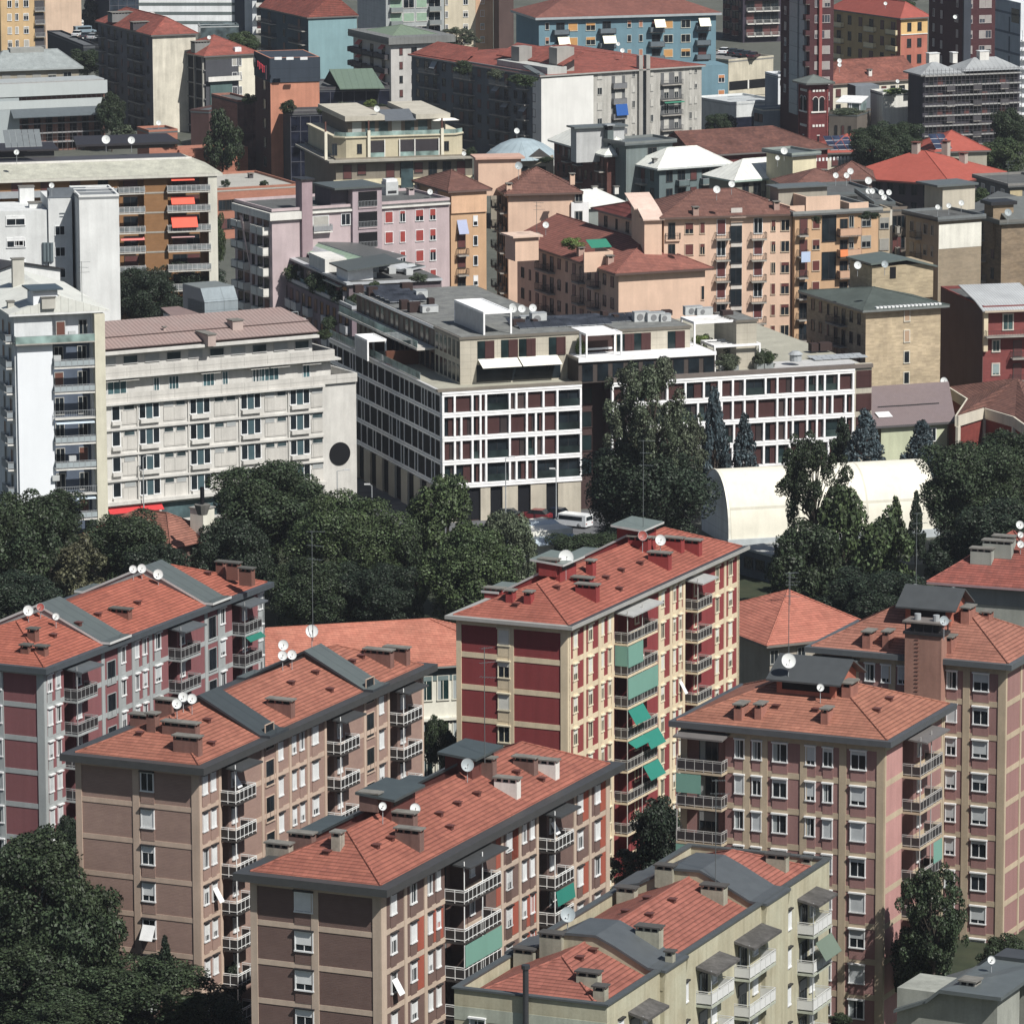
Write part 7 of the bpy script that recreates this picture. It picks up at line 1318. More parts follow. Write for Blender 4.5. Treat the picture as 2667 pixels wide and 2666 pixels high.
# scaffolded building, right
ZS = 18; fr = frame(k(3, 1205, 540), ZS, R=k(3, 1900, 512), Lx=k(3, 1100, 0)[0]); b = B('scaffolded apartment building with pale hipped metal roof behind the trees', fr, ZS, M('plaster', (70, 68, 76), (60, 58, 68), amt=2)); f1, f2_ = fr.sub(0, fr.lx * .38, 0, fr.ly), fr.sub(fr.lx * .43, fr.lx, 0, fr.ly); PR = M('seam', (142, 146, 148), sc=2)
hip(b, f1, ZS + .1, 2.0, PR, oh=.8, ends=(1, 1), eave=M('metal', (130, 132, 132)), ridge=False); hip(b, f2_, ZS + .4, 2.3, PR, oh=.8, name='rear_roof', ridge=False); auto(b, fr, ZS, 3.1, 5, 'wwbwwbwwbw', SD, 1.2, 1.8, rail=(DRK, DRK), bs='solid')
for x, y, w in ((1275, 430, 2.2), (1635, 415, 2.0), (1425, 425, 1)): chimney(b, k(3, x, y), w, 1.6, 1.6, LIT, fr, cap=WHITE, slots=False)
SCF = M('metal', (84, 82, 86))
def scaffold(label, fr, z1, lift, bays, dep=1.1, side=0, loc=None, netm=None, decks=WHITE):
    t = Thing('scaffolding', label, 'scaffolding', fr.w(0, -dep, 0)); L = fr.lx; n = int(z1 / lift); po = []
    for i in range(bays + 1):
        x = L * i / bays
        for y in (-dep, -.25): t.part('standard', MB().tube(fr.w(x, y, 0), fr.w(x, y, z1 + 1.2), .05, SCF, 4)) if y == -dep else None
    for j in range(1, n + 1):
        z = j * lift
        if proj(fr.w(0, -dep, z))[1] < -60: break
        t.part('deck', MB().box(fr, 0, L, -dep, -.3, z - .12, z + .1, decks)); t.part('guard_rail', MB().tube(fr.w(0, -dep, z + 1.0), fr.w(L, -dep, z + 1.0), .035, SCF, 4))
    return t
scaffold('long tube scaffolding with pale decks on the hipped roof building', fr, ZS, 1.98, 24, decks=M('metal', (150, 150, 148)))
# far-right pale building and dark red towers
def tall(label, Cx, Rx, Lx, yg, Z, wall, name='tower_block', slope=.035, lymax=None):
    C = (Cx, yg); fr = frame(C, 0, R=(Rx, yg - (Rx - Cx) * slope), Lx=Lx); fr.ly = fr.ly if 3 < fr.ly < 40 else 14; b = B(label, fr, Z, wall, 0, name, 'tower block'); return b, fr, fr.left()
RDT = M('brick', (84, 48, 52), (76, 44, 48), amt=.6); SRT = style(M('metal', (170, 160, 158)), t=.09, mull=1, vs=(0, .5, 1, 1), bl=M('metal', (150, 144, 140)), gl=M('glass', (60, 66, 76)))
b, fr, fl = tall('dark red brick tower with red pipe and silver sheeted strip', k(3, 385, 0)[0], k(3, 556, 0)[0], k(3, 178, 0)[0], 412, 39, RDT); auto(b, fr, 38.6, 3.1, 12, 'nww', SRT, 1.2, 1.6); b.part('red_pipe', MB().box(fr, fr.lx * .36, fr.lx * .48, -.6, 0, 0, 38, M('plaster', (150, 68, 64)))); L = fl.lx
wins(b, fl, 3, 75, [218], 1.3, 1.6, 6, SRT, 3.15)
for a, c in ((.38, .66), (.72, .9)): b.part('silver_sheeting', MB().box(fl, L * a, L * c, -.5, 0, 8, 39, M('metal', (140, 150, 158))))
for i in range(10): b.part('sheet_seam', MB().box(fl, L * .37, L * .91, -.56, -.5, 10 + i * 2.9, 10.1 + i * 2.9, M('metal', (104, 112, 120))))
for i in range(10): balcony(b, fl, L * .91, L * 1.0, 37 - 3.1 * i, .9, .9, 'solid', CONC, (RDT, RDT))
b, fr, fl = tall('dark red brick tower with dishes at the upper right', k(3, 1480, 0)[0], k(3, 1712, 0)[0], k(3, 1238, 0)[0], 372, 36, RDT); auto(b, fr, 36, 3.1, 11, 'w.ww', SRT, 1.3, 1.6); auto(b, fl, 36, 3.1, 11, 'ww.w', SRT, 1.2, 1.6); b.part('shaft', MB().box(fr, 0, fr.lx * .22, -.7, 0, 0, 36, M('plaster', (60, 66, 76)))); dish(b, k(3, 1435, 125), 5, .5, z=28)
b, fr, fl = tall('pale grey office block with dark slots at the right edge', k(3, 1898, 0)[0], k(3, 2100, 0)[0], k(3, 1716, 0)[0], 300, 24, M('plaster', (206, 210, 214)), 'office_building'); b.part('shade_toned_wall', MB().box(fl, 0, fl.lx, -.05, 0, 0, 23.8, M('plaster', (150, 160, 170))))  # greyer sheet paints the left side's shade over the pale wall
for i in range(4): b.part('dark_band', MB().box(fl, 0, fl.lx, -.1, -.05, 21 - i * 4.2, 21.5 - i * 4.2, M('plaster', (96, 106, 120))).box(fl, fl.lx * .55, fl.lx * .6, -.1, -.05, 17 - i * 4.2, 20.5 - i * 4.2, M('plaster', (84, 92, 104))))
b.part('window', MB().box(fl, fl.lx * .65, fl.lx * .95, -.1, -.05, 19.5, 22.5, GLASS)); scaffold('short scaffolding at the right edge in front of the pale block', fr, 17, 2, 3)
b, fr, fl = tall('dark brick tower with white railed balconies behind the blue building', k(2, 1750, 0)[0], k(3, 190, 0)[0], k(2, 1330, 0)[0], 112, 30, M('plaster', (58, 52, 64))); auto(b, fr, 20, 3.05, 7, 'bbbb', SD, 1.8, 1.8, rail=(M('metal', (176, 176, 172)), M('metal', (90, 80, 82))), slab=LIT); auto(b, fl, 20, 3.05, 7, 'wbwwbw', SD, 1.4, 1.8, rail=(M('plaster', (110, 64, 58)),) * 2, bs='solid')
# yellow and red palazzo
YP = M('plaster', (168, 140, 92)); b, fr, fl = hb('ochre and terracotta palazzo with bright red hipped roof', k(3, 1048, 133), 16, k(3, 1238, 122), k(3, 552, 0)[0], M('plaster', (170, 96, 76)), 3.2, M('tile', (160, 74, 62), (150, 70, 58), amt=.4), axis='y', oh=.7); b.part('yellow_storey', MB().box(fr, 0, fr.lx, -.05, 0, 12.4, 15.8, M('plaster', (206, 166, 96))).box(fr, 0, fr.lx, -.15, 0, 12.2, 12.4, LIT)); b.part('shade_toned_wall', MB().box(fl, 0, fl.lx, -.05, 0, 0, 15.8, YP))  # left sheet is the ochre dimmed in colour for shade
auto(b, fr, 16, 3.6, 4, 'ww', SD, 1.1, 1.9, top=2.0, y=-.05); auto(b, fl, 16, 3.6, 4, 'bwwbwb', SD, 1.4, 2.0, top=2.0, y=-.05, rail=(M('plaster', (206, 190, 150)),) * 2, bs='solid', dep=.8); b.part('quoin', MB().box(fl, fl.lx - 1.6, fl.lx, -.12, -.05, 0, 15.7, M('plaster', (150, 82, 64)))); dish(b, k(3, 935, 28), 4.5, .6, z=18.5)
# upper left quarter
b, fr, fl = hb('long grey apartment block with red roof and sunny blank end wall', k(0, 1095, 255), 20.5, k(0, 1405, 252), k(0, 705, 155), M('plaster', (196, 190, 172), amt=1.6), 3.2, TILED, axis='y', oh=.5); b.part('shade_toned_wall', MB().box(fl, 0, fl.lx, -.04, 0, 0, 20.4, M('plaster', (96, 96, 102)))); auto(b, fl, 20.5, 2.95, 7, 'bwbnwbbw', SD, 1.2, 1.5, y=-.04, rail=(DARK, DARK)); dish(b, k(0, 1095, 110), 8, 1.2, z=22); chimney(b, k(0, 1010, 190), 4, 2, .8, DRK, fr); chimney(b, k(0, 870, 130), 5, 3, 1.2, M('plaster', (110, 112, 112)), fr)  # dark grey sheet paints shade onto the long left side
b, fr, fl = hb('dark gridded apartment building with green panel and cream blind wall', k(0, 1475, 405), 16.5, k(0, 1850, 412), k(0, 1228, 358), M('plaster', (206, 200, 180)), 3.4, TILED, oh=.6); b.part('shade_toned_wall', MB().box(fl, 0, fl.lx, -.04, 0, 0, 16.4, M('plaster', (34, 36, 44)))); u = lambda x, y=600: fr.hit(k(0, x, y))[0]  # near-black left sheet, with the side's shade put into its colour
for i in range(5): b.part('white_fin', MB().box(fl, fl.lx * i / 4.2, fl.lx * i / 4.2 + .35, -.5, 0, 0, 16.4, M('plaster', (150, 148, 140))))
for i in range(6): b.part('floor_band', MB().box(fl, 0, fl.lx, -.3, 0, 13.4 - 3 * i, 13.65 - 3 * i, M('plaster', (120, 120, 120))))
b.part('loggia', MB().box(fr, 0, u(1715), -.05, 0, 0, 15.6, M('plaster', (70, 72, 78))).box(fr, .2, u(1715), -1.0, -.9, 11.2, 12.2, LIT)); b.part('green_panel', MB().box(fr, u(1507), u(1665), -.3, 0, 3, 11.3, M('plaster', (76, 100, 98)))); auto(b, fr, 16.5, 3, 5, '....wn..', SW, 1.2, 1.7); b.part('dormer', MB().box(fr, u(1700), u(1745), .5, 1.5, 16.8, 17.9, WHITE)); chimney(b, k(0, 1440, 350), 3.5, 2, 1.5, M('plaster', (120, 122, 120)), fr); dish(b, k(0, 1503, 272), 5, .8, z=19)
b, fr, fl = hb('low grey shed roofed annexe with red parasols below the gridded block', k(0, 1500, 815), 7, k(0, 1700, 775), k(0, 1370, 0)[0], M('plaster', (84, 60, 58)), 0, M('metal', (80, 92, 96)), name='annexe', cat='annexe')
b, fr, fl = hb('pale grey hipped roof building rising above the netted scaffolding', k(0, -40, 505), 12.5, k(0, 565, 485), None, M('plaster', (150, 142, 124)), 3.4, M('gravel', (140, 148, 148), (126, 134, 134)), ly=12, oh=.9, hf=.6, eave=M('metal', (150, 158, 158))); auto(b, fr, 12.5, 3, 1, 'wwwww', SG, 1.8, 1.2); q = MB().box(fr, fr.lx * .25, fr.lx * .65, 5, 8, 15.1, 16.4, M('plaster', (140, 142, 138))); b.part('roof_cabin', q)
NET = M('cloth', (170, 178, 178)); fr = frame(k(0, -40, 585), 14.6, R=k(0, 748, 552), ly=7); b = B('terracotta and grey building wrapped in scaffolding and pale netting', fr, 14, M('plaster', (150, 104, 88), (120, 90, 80), amt=2)); flat(b, fr, 14, M('metal', (160, 166, 166)), ph=0)
for z0, z1, y in ((11.4, 14.1, -1.5), (8.9, 10.6, -1.6)): b.part('netting', MB().box(fr, -.5, fr.lx + .2, y, y + .06, z0, z1, NET))
b.part('netting', MB().box(fr, -.5, fr.lx * .2, -1.55, -1.45, 0, 11.2, M('cloth', (150, 160, 162)))); b.part('canopy', MB().slab(fr, [(fr.lx * .12, -1.4, 9.0), (fr.lx, -1.4, 9.0), (fr.lx, -3.6, 7.4), (fr.lx * .12, -3.6, 7.4)], .15, M('metal', (74, 84, 90))))
for i in range(7): b.part('dark_bay', MB().box(fr, fr.lx * (.24 + i * .11), fr.lx * (.30 + i * .11), -.05, 0, .5, 7.2, BLK))
scaffold('dense scaffolding grid on the terracotta building at the upper left', fr, 13, 1.9, 22, dep=1.3, decks=M('metal', (140, 140, 142)))
b, fr, fl = tall('beige apartment tower with small windows in the top left corner', k(0, 15, 0)[0], k(0, 330, 0)[0], k(0, -60, 0)[0], 226, 30, M('plaster', (190, 158, 108))); wins(b, fr, 0, 125, [68, 120, 187], [1.0, .8, 1.2], 1.6, 3, SW, 3.0); wins(b, fr, 0, 30, [68, 120, 187], [1.0, .8, 1.2], 1.6, 1, SW, 3.0)
for i in range(4): z = fr.hit(k(0, 250, 80 + i * 92))[1]; balcony(b, fr, fr.hit(k(0, 248, 80))[0], fr.hit(k(0, 318, 80))[0], z, .8, .9, 'bars', CONC, (STEEL, STEEL)); b.part('loggia', MB().box(fr, fr.hit(k(0, 248, 80))[0], fr.hit(k(0, 318, 80))[0], -.05, 0, z, z + 2.4, DRK))
b, fr, fl = tall('pinkish beige blind wall block beside the top left tower', k(0, 330, 0)[0], k(0, 590, 0)[0], k(0, 326, 0)[0], 140, 24, M('plaster', (196, 168, 142)))
b, fr, fl = hb('low white garage with dark top and a railing near the upper left car deck', k(0, 330, 175), 5, k(0, 600, 170), None, M('plaster', (206, 206, 204)), 0, GREYM, ly=8, name='garage', cat='garage')
b, fr, fl = hb('dark car deck building with parked vans on top, upper left', k(0, 600, 345), 5.5, k(0, 705, 340), k(0, 340, 240), M('plaster', (50, 54, 60)), 0, M('gravel', (90, 94, 98)), name='car_park', cat='car park')
b, fr, fl = tall('dark blue office block behind the banded white building', k(0, 790, 0)[0], k(0, 1000, 0)[0], k(0, 780, 0)[0], 120, 22, M('plaster', (50, 60, 74)), 'office_building'); glassgrid(b, fr, 22, 7, 3, 2.2, M('glass', (40, 50, 62)), BAR)
b, fr, fl = tall('long white office building with dark horizontal window bands', k(0, 1002, 0)[0], k(0, 1690, 0)[0], k(0, 996, 0)[0], 86, 22, M('plaster', (214, 218, 220)), 'office_building', slope=.0)
for i in range(5): b.part('window_band', MB().box(fr, 0, fr.lx, -.06, 0, 11.4 - i * 2.3, 12.15 - i * 2.3, M('plaster', (92, 104, 104))))
b.part('dark_pier', MB().box(fr, fr.lx, fr.lx + 2.5, -.5, 4, 0, 22, M('plaster', (60, 70, 84))).box(fr, fr.lx + 2.5, fr.lx + 7, -.8, 4, 0, 22, M('plaster', (196, 202, 206))))
b, fr, fl = tall('white stepped office wing beside the banded building', k(0, 1815, 0)[0], k(0, 2100, 0)[0], k(0, 1810, 0)[0], 92, 20, M('plaster', (206, 210, 212)), 'office_building', slope=0); auto(b, fr, 20, 3.2, 6, 'bb', SD, 3, 2, rail=(LIT, LIT), bs='solid')
b, fr, fl = hb('low glazed pavilion roof in front of the banded white office', k(0, 1440, 200), 4, k(0, 1715, 195), None, M('glass', (70, 84, 88)), 0, M('metal', (160, 166, 168)), ly=6, name='pavilion', cat='pavilion')
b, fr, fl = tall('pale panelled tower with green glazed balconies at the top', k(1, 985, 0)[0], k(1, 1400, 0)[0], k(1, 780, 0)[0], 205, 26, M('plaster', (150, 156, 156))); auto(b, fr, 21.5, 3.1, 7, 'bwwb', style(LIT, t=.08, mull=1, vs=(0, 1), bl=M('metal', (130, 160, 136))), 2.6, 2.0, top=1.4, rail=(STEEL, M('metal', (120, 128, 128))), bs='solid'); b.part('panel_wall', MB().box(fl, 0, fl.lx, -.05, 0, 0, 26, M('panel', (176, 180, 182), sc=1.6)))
b, fr, fl = tall('plain beige apartment tower right of the panelled tower', k(1, 1405, 0)[0], k(1, 1750, 0)[0], k(1, 1400, 0)[0], 185, 24, M('plaster', (186, 176, 152))); wins(b, fr, 1, 105, [1415, 1552, 1672], [.7, 1.2, 1.0], 1.5, 3, SW, 3.05); wins(b, fr, 1, 15, [1415, 1552, 1672], [.7, 1.2, 1.0], 1.5, 1, SW, 3.05); b.part('peach_strip', MB().box(fr, fr.lx * .64, fr.lx, -.05, 0, 0, 24, M('plaster', (196, 156, 120))))
b, fr, fl = tall('dark brown brick tower left of the blue building', k(2, 0, 0)[0], k(2, 105, 0)[0], k(1, 1755, 0)[0], 190, 20, M('plaster', (84, 66, 62)), slope=.03); hip(b, fr, 20, 2, TILED)
# ================================================================ trees, shrubs, cars, lamps
LD = M('leaf', (52, 66, 38), (40, 54, 34)); LM = M('leaf', (66, 82, 42), (48, 64, 36)); LB = M('leaf', (86, 84, 58), (68, 70, 46)); LS = M('leaf', (64, 80, 86), (50, 64, 70)); LK = M('leaf', (42, 56, 38), (32, 45, 32)); LY = M('leaf', (110, 128, 50), (84, 106, 42)); LG = M('leaf', (84, 92, 70), (60, 72, 50)); BARK = M('bark', (70, 62, 54))
CM = {}
def crown(kind, var, mat, sc=1.0):
    key = (kind, var, mat.name, sc)
    if key in CM: return CM[key]
    r = random.Random(hash(kind) % 1000 + var * 7 if False else sum(map(ord, kind)) + var * 7); V = []; F = []; blobs = []
    if kind == 'cone':
        for i in range(90):
            z = r.uniform(-1, .95); rr = (1 - (z + 1) / 2) ** .85 * .88 + .05; a = r.uniform(0, 2 * pi); blobs.append((Vector((cos(a) * rr * r.uniform(.6, 1), sin(a) * rr * r.uniform(.6, 1), z)), .12 + .13 * (1 - (z + 1) / 2)))
    else:
        nb = {'broad': 85, 'sparse': 110, 'bush': 26, 'tall': 80}[kind]
        for i in range(nb):
            d = Vector((r.gauss(0, 1), r.gauss(0, 1), r.gauss(.15, 1))).normalized(); q = r.uniform(.35, .85) ** .7
            c = d * q; lob = 1 + .16 * sin(d.x * 5 + var) * cos(d.y * 4 + var * 2); c *= lob
            if kind == 'tall' : c.x *= (1 - .35 * c.z) ; c.y *= (1 - .35 * c.z)
            if c.z < -.55: c.z = -.55 - r.uniform(0, .2)
            br = {'broad': r.uniform(.16, .30), 'sparse': r.uniform(.08, .17), 'bush': r.uniform(.25, .42), 'tall': r.uniform(.13, .25)}[kind]; blobs.append((c, br))
    ls = {'broad': .027, 'sparse': .023, 'bush': .075, 'cone': .036, 'tall': .034}[kind] * sc; n = int({'broad': 42000, 'sparse': 26000, 'bush': 3500, 'cone': 17000, 'tall': 20000}[kind] / sc ** 1.7)
    wts = [b[1] ** 2 for b in blobs]; pick = r.choices(blobs, weights=wts, k=n)
    for c, br in pick:
        d = Vector((r.gauss(0, 1), r.gauss(0, 1), r.gauss(.35, 1))).normalized(); p = c + d * br * r.uniform(.72, 1.06)
        if kind == 'cone': p.z -= .25 * br * r.random()
        nrm = (d + Vector((r.gauss(0, .6), r.gauss(0, .6), r.gauss(.2, .6)))).normalized(); u = nrm.orthogonal().normalized(); w = nrm.cross(u); a = r.uniform(0, pi); e = u * cos(a) + w * sin(a); g = nrm.cross(e); s = ls * r.uniform(.55, 1.35); b = len(V)
        V += [p + e * s, p + g * s * .62, p - e * s, p - g * s * .62]; F.append((b, b + 1, b + 2, b + 3))
    me = bpy.data.meshes.new('crown'); me.from_pydata(V, [], F); me.materials.append(mat); me.update(); CM[key] = (me, blobs); return CM[key]
TM = {}
def trunk(kind, var, hr):
    key = (kind, var, round(hr, 1))
    if key in TM: return TM[key]
    mb = MB(); r = random.Random(var); base = Vector((0, 0, -1 - hr)); top = Vector((.03, .02, -.35)); mb.tube(base, top, .055, BARK, 8, .035)
    blobs = CM[[q for q in CM if q[0] == kind and q[1] == var][0]][1]
    for c, br in blobs[::4 if kind != 'sparse' else 2]:
        m = top.lerp(c, .45) + Vector((0, 0, -.05)); mb.tube(top.lerp(base, r.uniform(0, .25)), m, .022, BARK, 5, .014); mb.tube(m, c, .014, BARK, 4, .004)
    if kind == 'cone': mb.tube(top, Vector((0, 0, .95)), .035, BARK, 6, .005)
    TM[key] = mb.mesh('trunk'); return TM[key]
def O(x, y): return (x * 1.38043, y * 1.38043)
NT = [0]
def tree(label, x, y, rx, ry, h, kind='broad', mat=None, name=None, ground=0.0, group=None, cat='tree'):
    """crown centre and half sizes in overview pixels of the photo; h = tree height in metres"""
    mat = mat or LD; NT[0] += 1; p = O(x, y); q = P(p, h * .6 + ground)
    for _ in range(3): s = ppm(q); rz = ry * 1.5 / (s * .985); q = P(p, max(rz * .8, h - rz) + ground)
    rxm = rx * 1.52 / s; hr = max(.05, (q.z - ground - rz) / rz); var = NT[0] % 3
    me, _b = crown(kind, var, mat, .8 if rxm > 7 and kind == 'broad' else 1.0 if rxm > 5 else 1.35 if rxm > 3 else 1.7)
    nm = name or {'broad': 'broadleaf_tree', 'sparse': 'airy_tree', 'cone': 'conifer', 'bush': 'shrub', 'tall': 'tall_tree'}[kind]
    e = link(nm, None, None, Vector((q.x, q.y, ground)), rnd.uniform(0, 6.28)); tag(e, label, cat, group)
    c = link('crown', me, e, Vector((0, 0, q.z - ground))); c.scale = (rxm, rxm, rz)
    if kind != 'bush':
        t = link('trunk', trunk(kind, var, hr), e, Vector((0, 0, q.z - ground))); t.scale = (rxm, rxm, rz)
    return e
BELT = 'trees of the green belt'
for a in (
    ('big dark broadleaf tree at the left edge below the white tower', 20, 1050, 100, 105, 17, 'broad', LD), ('dark tree right below the blue balconies of the left tower', 95, 985, 62, 55, 15, 'broad', LD), ('low dark tree beside the grey framed red block roof', 30, 1150, 85, 60, 12, 'broad', LK),
    ('brownish tree with drooping twigs left of the old villa', 150, 1085, 58, 70, 13, 'tall', LB), ('rounded green tree in front of the old villa roof', 235, 1035, 85, 62, 13, 'broad', LD), ('dark tree behind the grey stair roofs of the left block', 300, 1090, 60, 55, 11, 'broad', LK),
    ('large dark plane tree under the right end of the hotel', 520, 965, 125, 85, 17, 'broad', LD), ('dark tree below the big hotel plane tree', 440, 1060, 75, 80, 12, 'broad', LK), ('broad plane tree in the middle of the belt with bright top', 655, 1040, 110, 95, 16, 'broad', LM), ('dense tree above the left end of the long villa roof', 580, 1120, 80, 62, 11, 'broad', LD),
    ('dark tree touching the villa ridge in the middle', 700, 1125, 80, 55, 10, 'broad', LK), ('tall green tree in front of the grid building corner', 835, 1010, 85, 108, 17, 'tall', LM), ('leafy tree right of the corner tree, above the villa ridge', 890, 1085, 90, 85, 13, 'broad', LM), ('grey green tree beside the white shed', 965, 1055, 52, 85, 13, 'broad', LG), ('small dark tree between corner tree and middle plane tree', 765, 1080, 50, 90, 12, 'broad', LD),
    ('great dark chestnut in front of the grid building recess', 1216, 928, 122, 96, 16, 'broad', LK), ('airy brown tinged tree reaching the grid building terraces', 1222, 800, 88, 128, 27, 'sparse', LG), ('low green tree behind the crimson block roof', 1105, 1045, 75, 36, 8, 'broad', LD), ('grey twiggy tree right beside the airy brown one', 1290, 870, 48, 90, 17, 'sparse', LG),
    ('blue grey spruce close to the right wing of the grid building', 1348, 835, 38, 95, 18, 'cone', LS), ('shorter blue grey spruce beside the first one', 1405, 860, 36, 70, 14, 'cone', LS), ('blue spruce at the right end of the grid building', 1632, 840, 48, 62, 14, 'cone', LS), ('blue spruce in front of the pale green hall', 1738, 862, 52, 62, 13, 'cone', LS), ('dark fir between the two right hand spruces', 1590, 850, 34, 55, 12, 'cone', LK),
    ('tall airy tree covering the left part of the white dome', 1535, 925, 72, 105, 19, 'sparse', LD), ('dark round tree at the foot of the dome, left', 1515, 1085, 72, 90, 11, 'broad', LD), ('dense tree in front of the dome centre', 1590, 1030, 62, 105, 14, 'tall', LM), ('light green tree below the dome centre', 1665, 1065, 68, 100, 13, 'tall', LM), ('dark tree behind the farther pink tower roof', 1640, 1135, 95, 52, 9, 'broad', LK),
    ('pointed dark cypress at the right part of the dome', 1728, 985, 20, 52, 13, 'cone', LK), ('slim green conifer left of the dark cypress', 1690, 985, 24, 45, 12, 'cone', LM), ('great dark tree right of the dome', 1850, 935, 105, 95, 17, 'broad', LD), ('dark tree at the right edge under the brick church hall', 1905, 870, 60, 52, 16, 'broad', LD), ('dark tree above the right edge house', 1890, 1020, 95, 70, 13, 'broad', LK), ('low dark tree right of the dome foot', 1790, 1060, 50, 50, 9, 'broad', LK),
    ('small dark tree beside the beige villa wall', 1440, 1262, 42, 30, 6, 'broad', LK), ('slim tree between brown block and crimson block', 820, 1400, 26, 45, 9, 'broad', LD), ('dark narrow tree right against the crimson block end wall', 850, 1440, 22, 60, 9, 'broad', LK), ('pale green bush like tree near the brown block balconies', 780, 1445, 18, 16, 10, 'broad', LY)):
    tree(*a, group=BELT)
for a in (
    ('dark rounded cypress between crimson block and pink tower', 1246, 1580, 52, 70, 13, 'broad', LK), ('grey green birch with bare branches left of the cypress', 1190, 1640, 52, 42, 8, 'sparse', LG), ('large tree rising at the left edge, bottom', 60, 1690, 125, 110, 19, 'broad', LD), ('deep green tree in front of the light brown block', 150, 1790, 95, 115, 16, 'broad', LD),
    ('huge dark tree in the bottom left corner', 40, 1860, 130, 90, 12, 'broad', LD), ('wide low tree at the bottom edge below the light brown block', 280, 1890, 120, 72, 11, 'broad', LD), ('dark tree filling the bottom left edge', 130, 1935, 120, 60, 9, 'broad', LD), ('dark tree at the foot of the brown blocks', 395, 1925, 65, 55, 8, 'broad', LK), ('small fir top in front of the light brown wall', 312, 1820, 22, 50, 13, 'cone', LK), ('dark tree squeezed between the two left blocks', 125, 1585, 26, 42, 14, 'broad', LK), ('tree in the narrow gap below the brown block balconies', 435, 1860, 28, 45, 8, 'sparse', LK),
    ('leafy tree in front of the pink tower balconies', 1762, 1735, 68, 100, 17, 'sparse', LD), ('dense middle of the tree group by the pink tower', 1745, 1800, 60, 70, 12, 'broad', LD), ('lower left tree of the group by the pink tower', 1690, 1830, 52, 62, 9, 'sparse', LD), ('round green bush beside the white dish, lower right', 1895, 1808, 42, 40, 6, 'broad', LD), ('small tree at the foot of the cream block', 1585, 1925, 20, 14, 4, 'broad', LD)):
    tree(*a, group='trees in the courtyards')
for a in (
    ('dark umbrella pine behind the hotel, left', 275, 560, 62, 50, 13, 'broad', LK), ('wide dark tree under the ochre building', 330, 530, 88, 48, 14, 'broad', LK), ('dark tree behind the cooling housing of the hotel', 345, 585, 70, 40, 9, 'broad', LK), ('light green tree beside the pink building balconies', 405, 450, 20, 45, 13, 'broad', LM), ('tall dark tree between ochre building and terracotta tower', 420, 270, 34, 60, 15, 'tall', LD), ('dark tree behind the ochre building at the scaffolding', 210, 215, 26, 36, 12, 'broad', LD), ('green tree behind the grey mansard roof, upper left', 165, 118, 38, 22, 9, 'broad', LD), ('dark fir in the top left gap', 170, 20, 22, 30, 12, 'cone', LS),
    ('leafy tree beyond the gridded block', 460, 82, 32, 20, 10, 'broad', LM), ('pale tree beside the green mansard roof', 862, 72, 42, 20, 12, 'sparse', LG), ('dark small tree in front of the blue building foot', 1357, 237, 28, 20, 7, 'broad', LD), ('broad dark tree behind the bright red roof, left half', 1650, 280, 50, 38, 16, 'broad', LD), ('broad dark tree behind the bright red roof, right half', 1690, 268, 48, 34, 15, 'broad', LD), ('round green tree at the right edge below the scaffolding', 1895, 300, 42, 34, 9, 'broad', LM), ('dark tree at the right edge in front of the scaffolding', 1905, 245, 36, 36, 13, 'broad', LD), ('green tree top at the upper edge behind the palazzo', 1690, 10, 42, 14, 9, 'broad', LM), ('small conifer near the palazzo annex', 1545, 395, 6, 6, 4, 'broad', LD),
    ('small bright fig bush at the foot of the beige brick wall, left', 1664, 727, 13, 15, 9, 'bush', LY), ('small bright fig bush at the foot of the beige brick wall, right', 1691, 728, 10, 14, 9, 'bush', LY), ('dark shrub mass on the low terracotta office', 320, 268, 18, 8, 9, 'bush', LD), ('bush on the terrace left of the terracotta office parapet', 426, 346, 8, 6, 10, 'bush', LD), ('round bush on the terracotta office parapet', 498, 347, 8, 6, 10, 'bush', LD), ('hanging garden foliage beside the scaffolding, left', 235, 250, 22, 12, 10, 'bush', LG)):
    tree(*a)
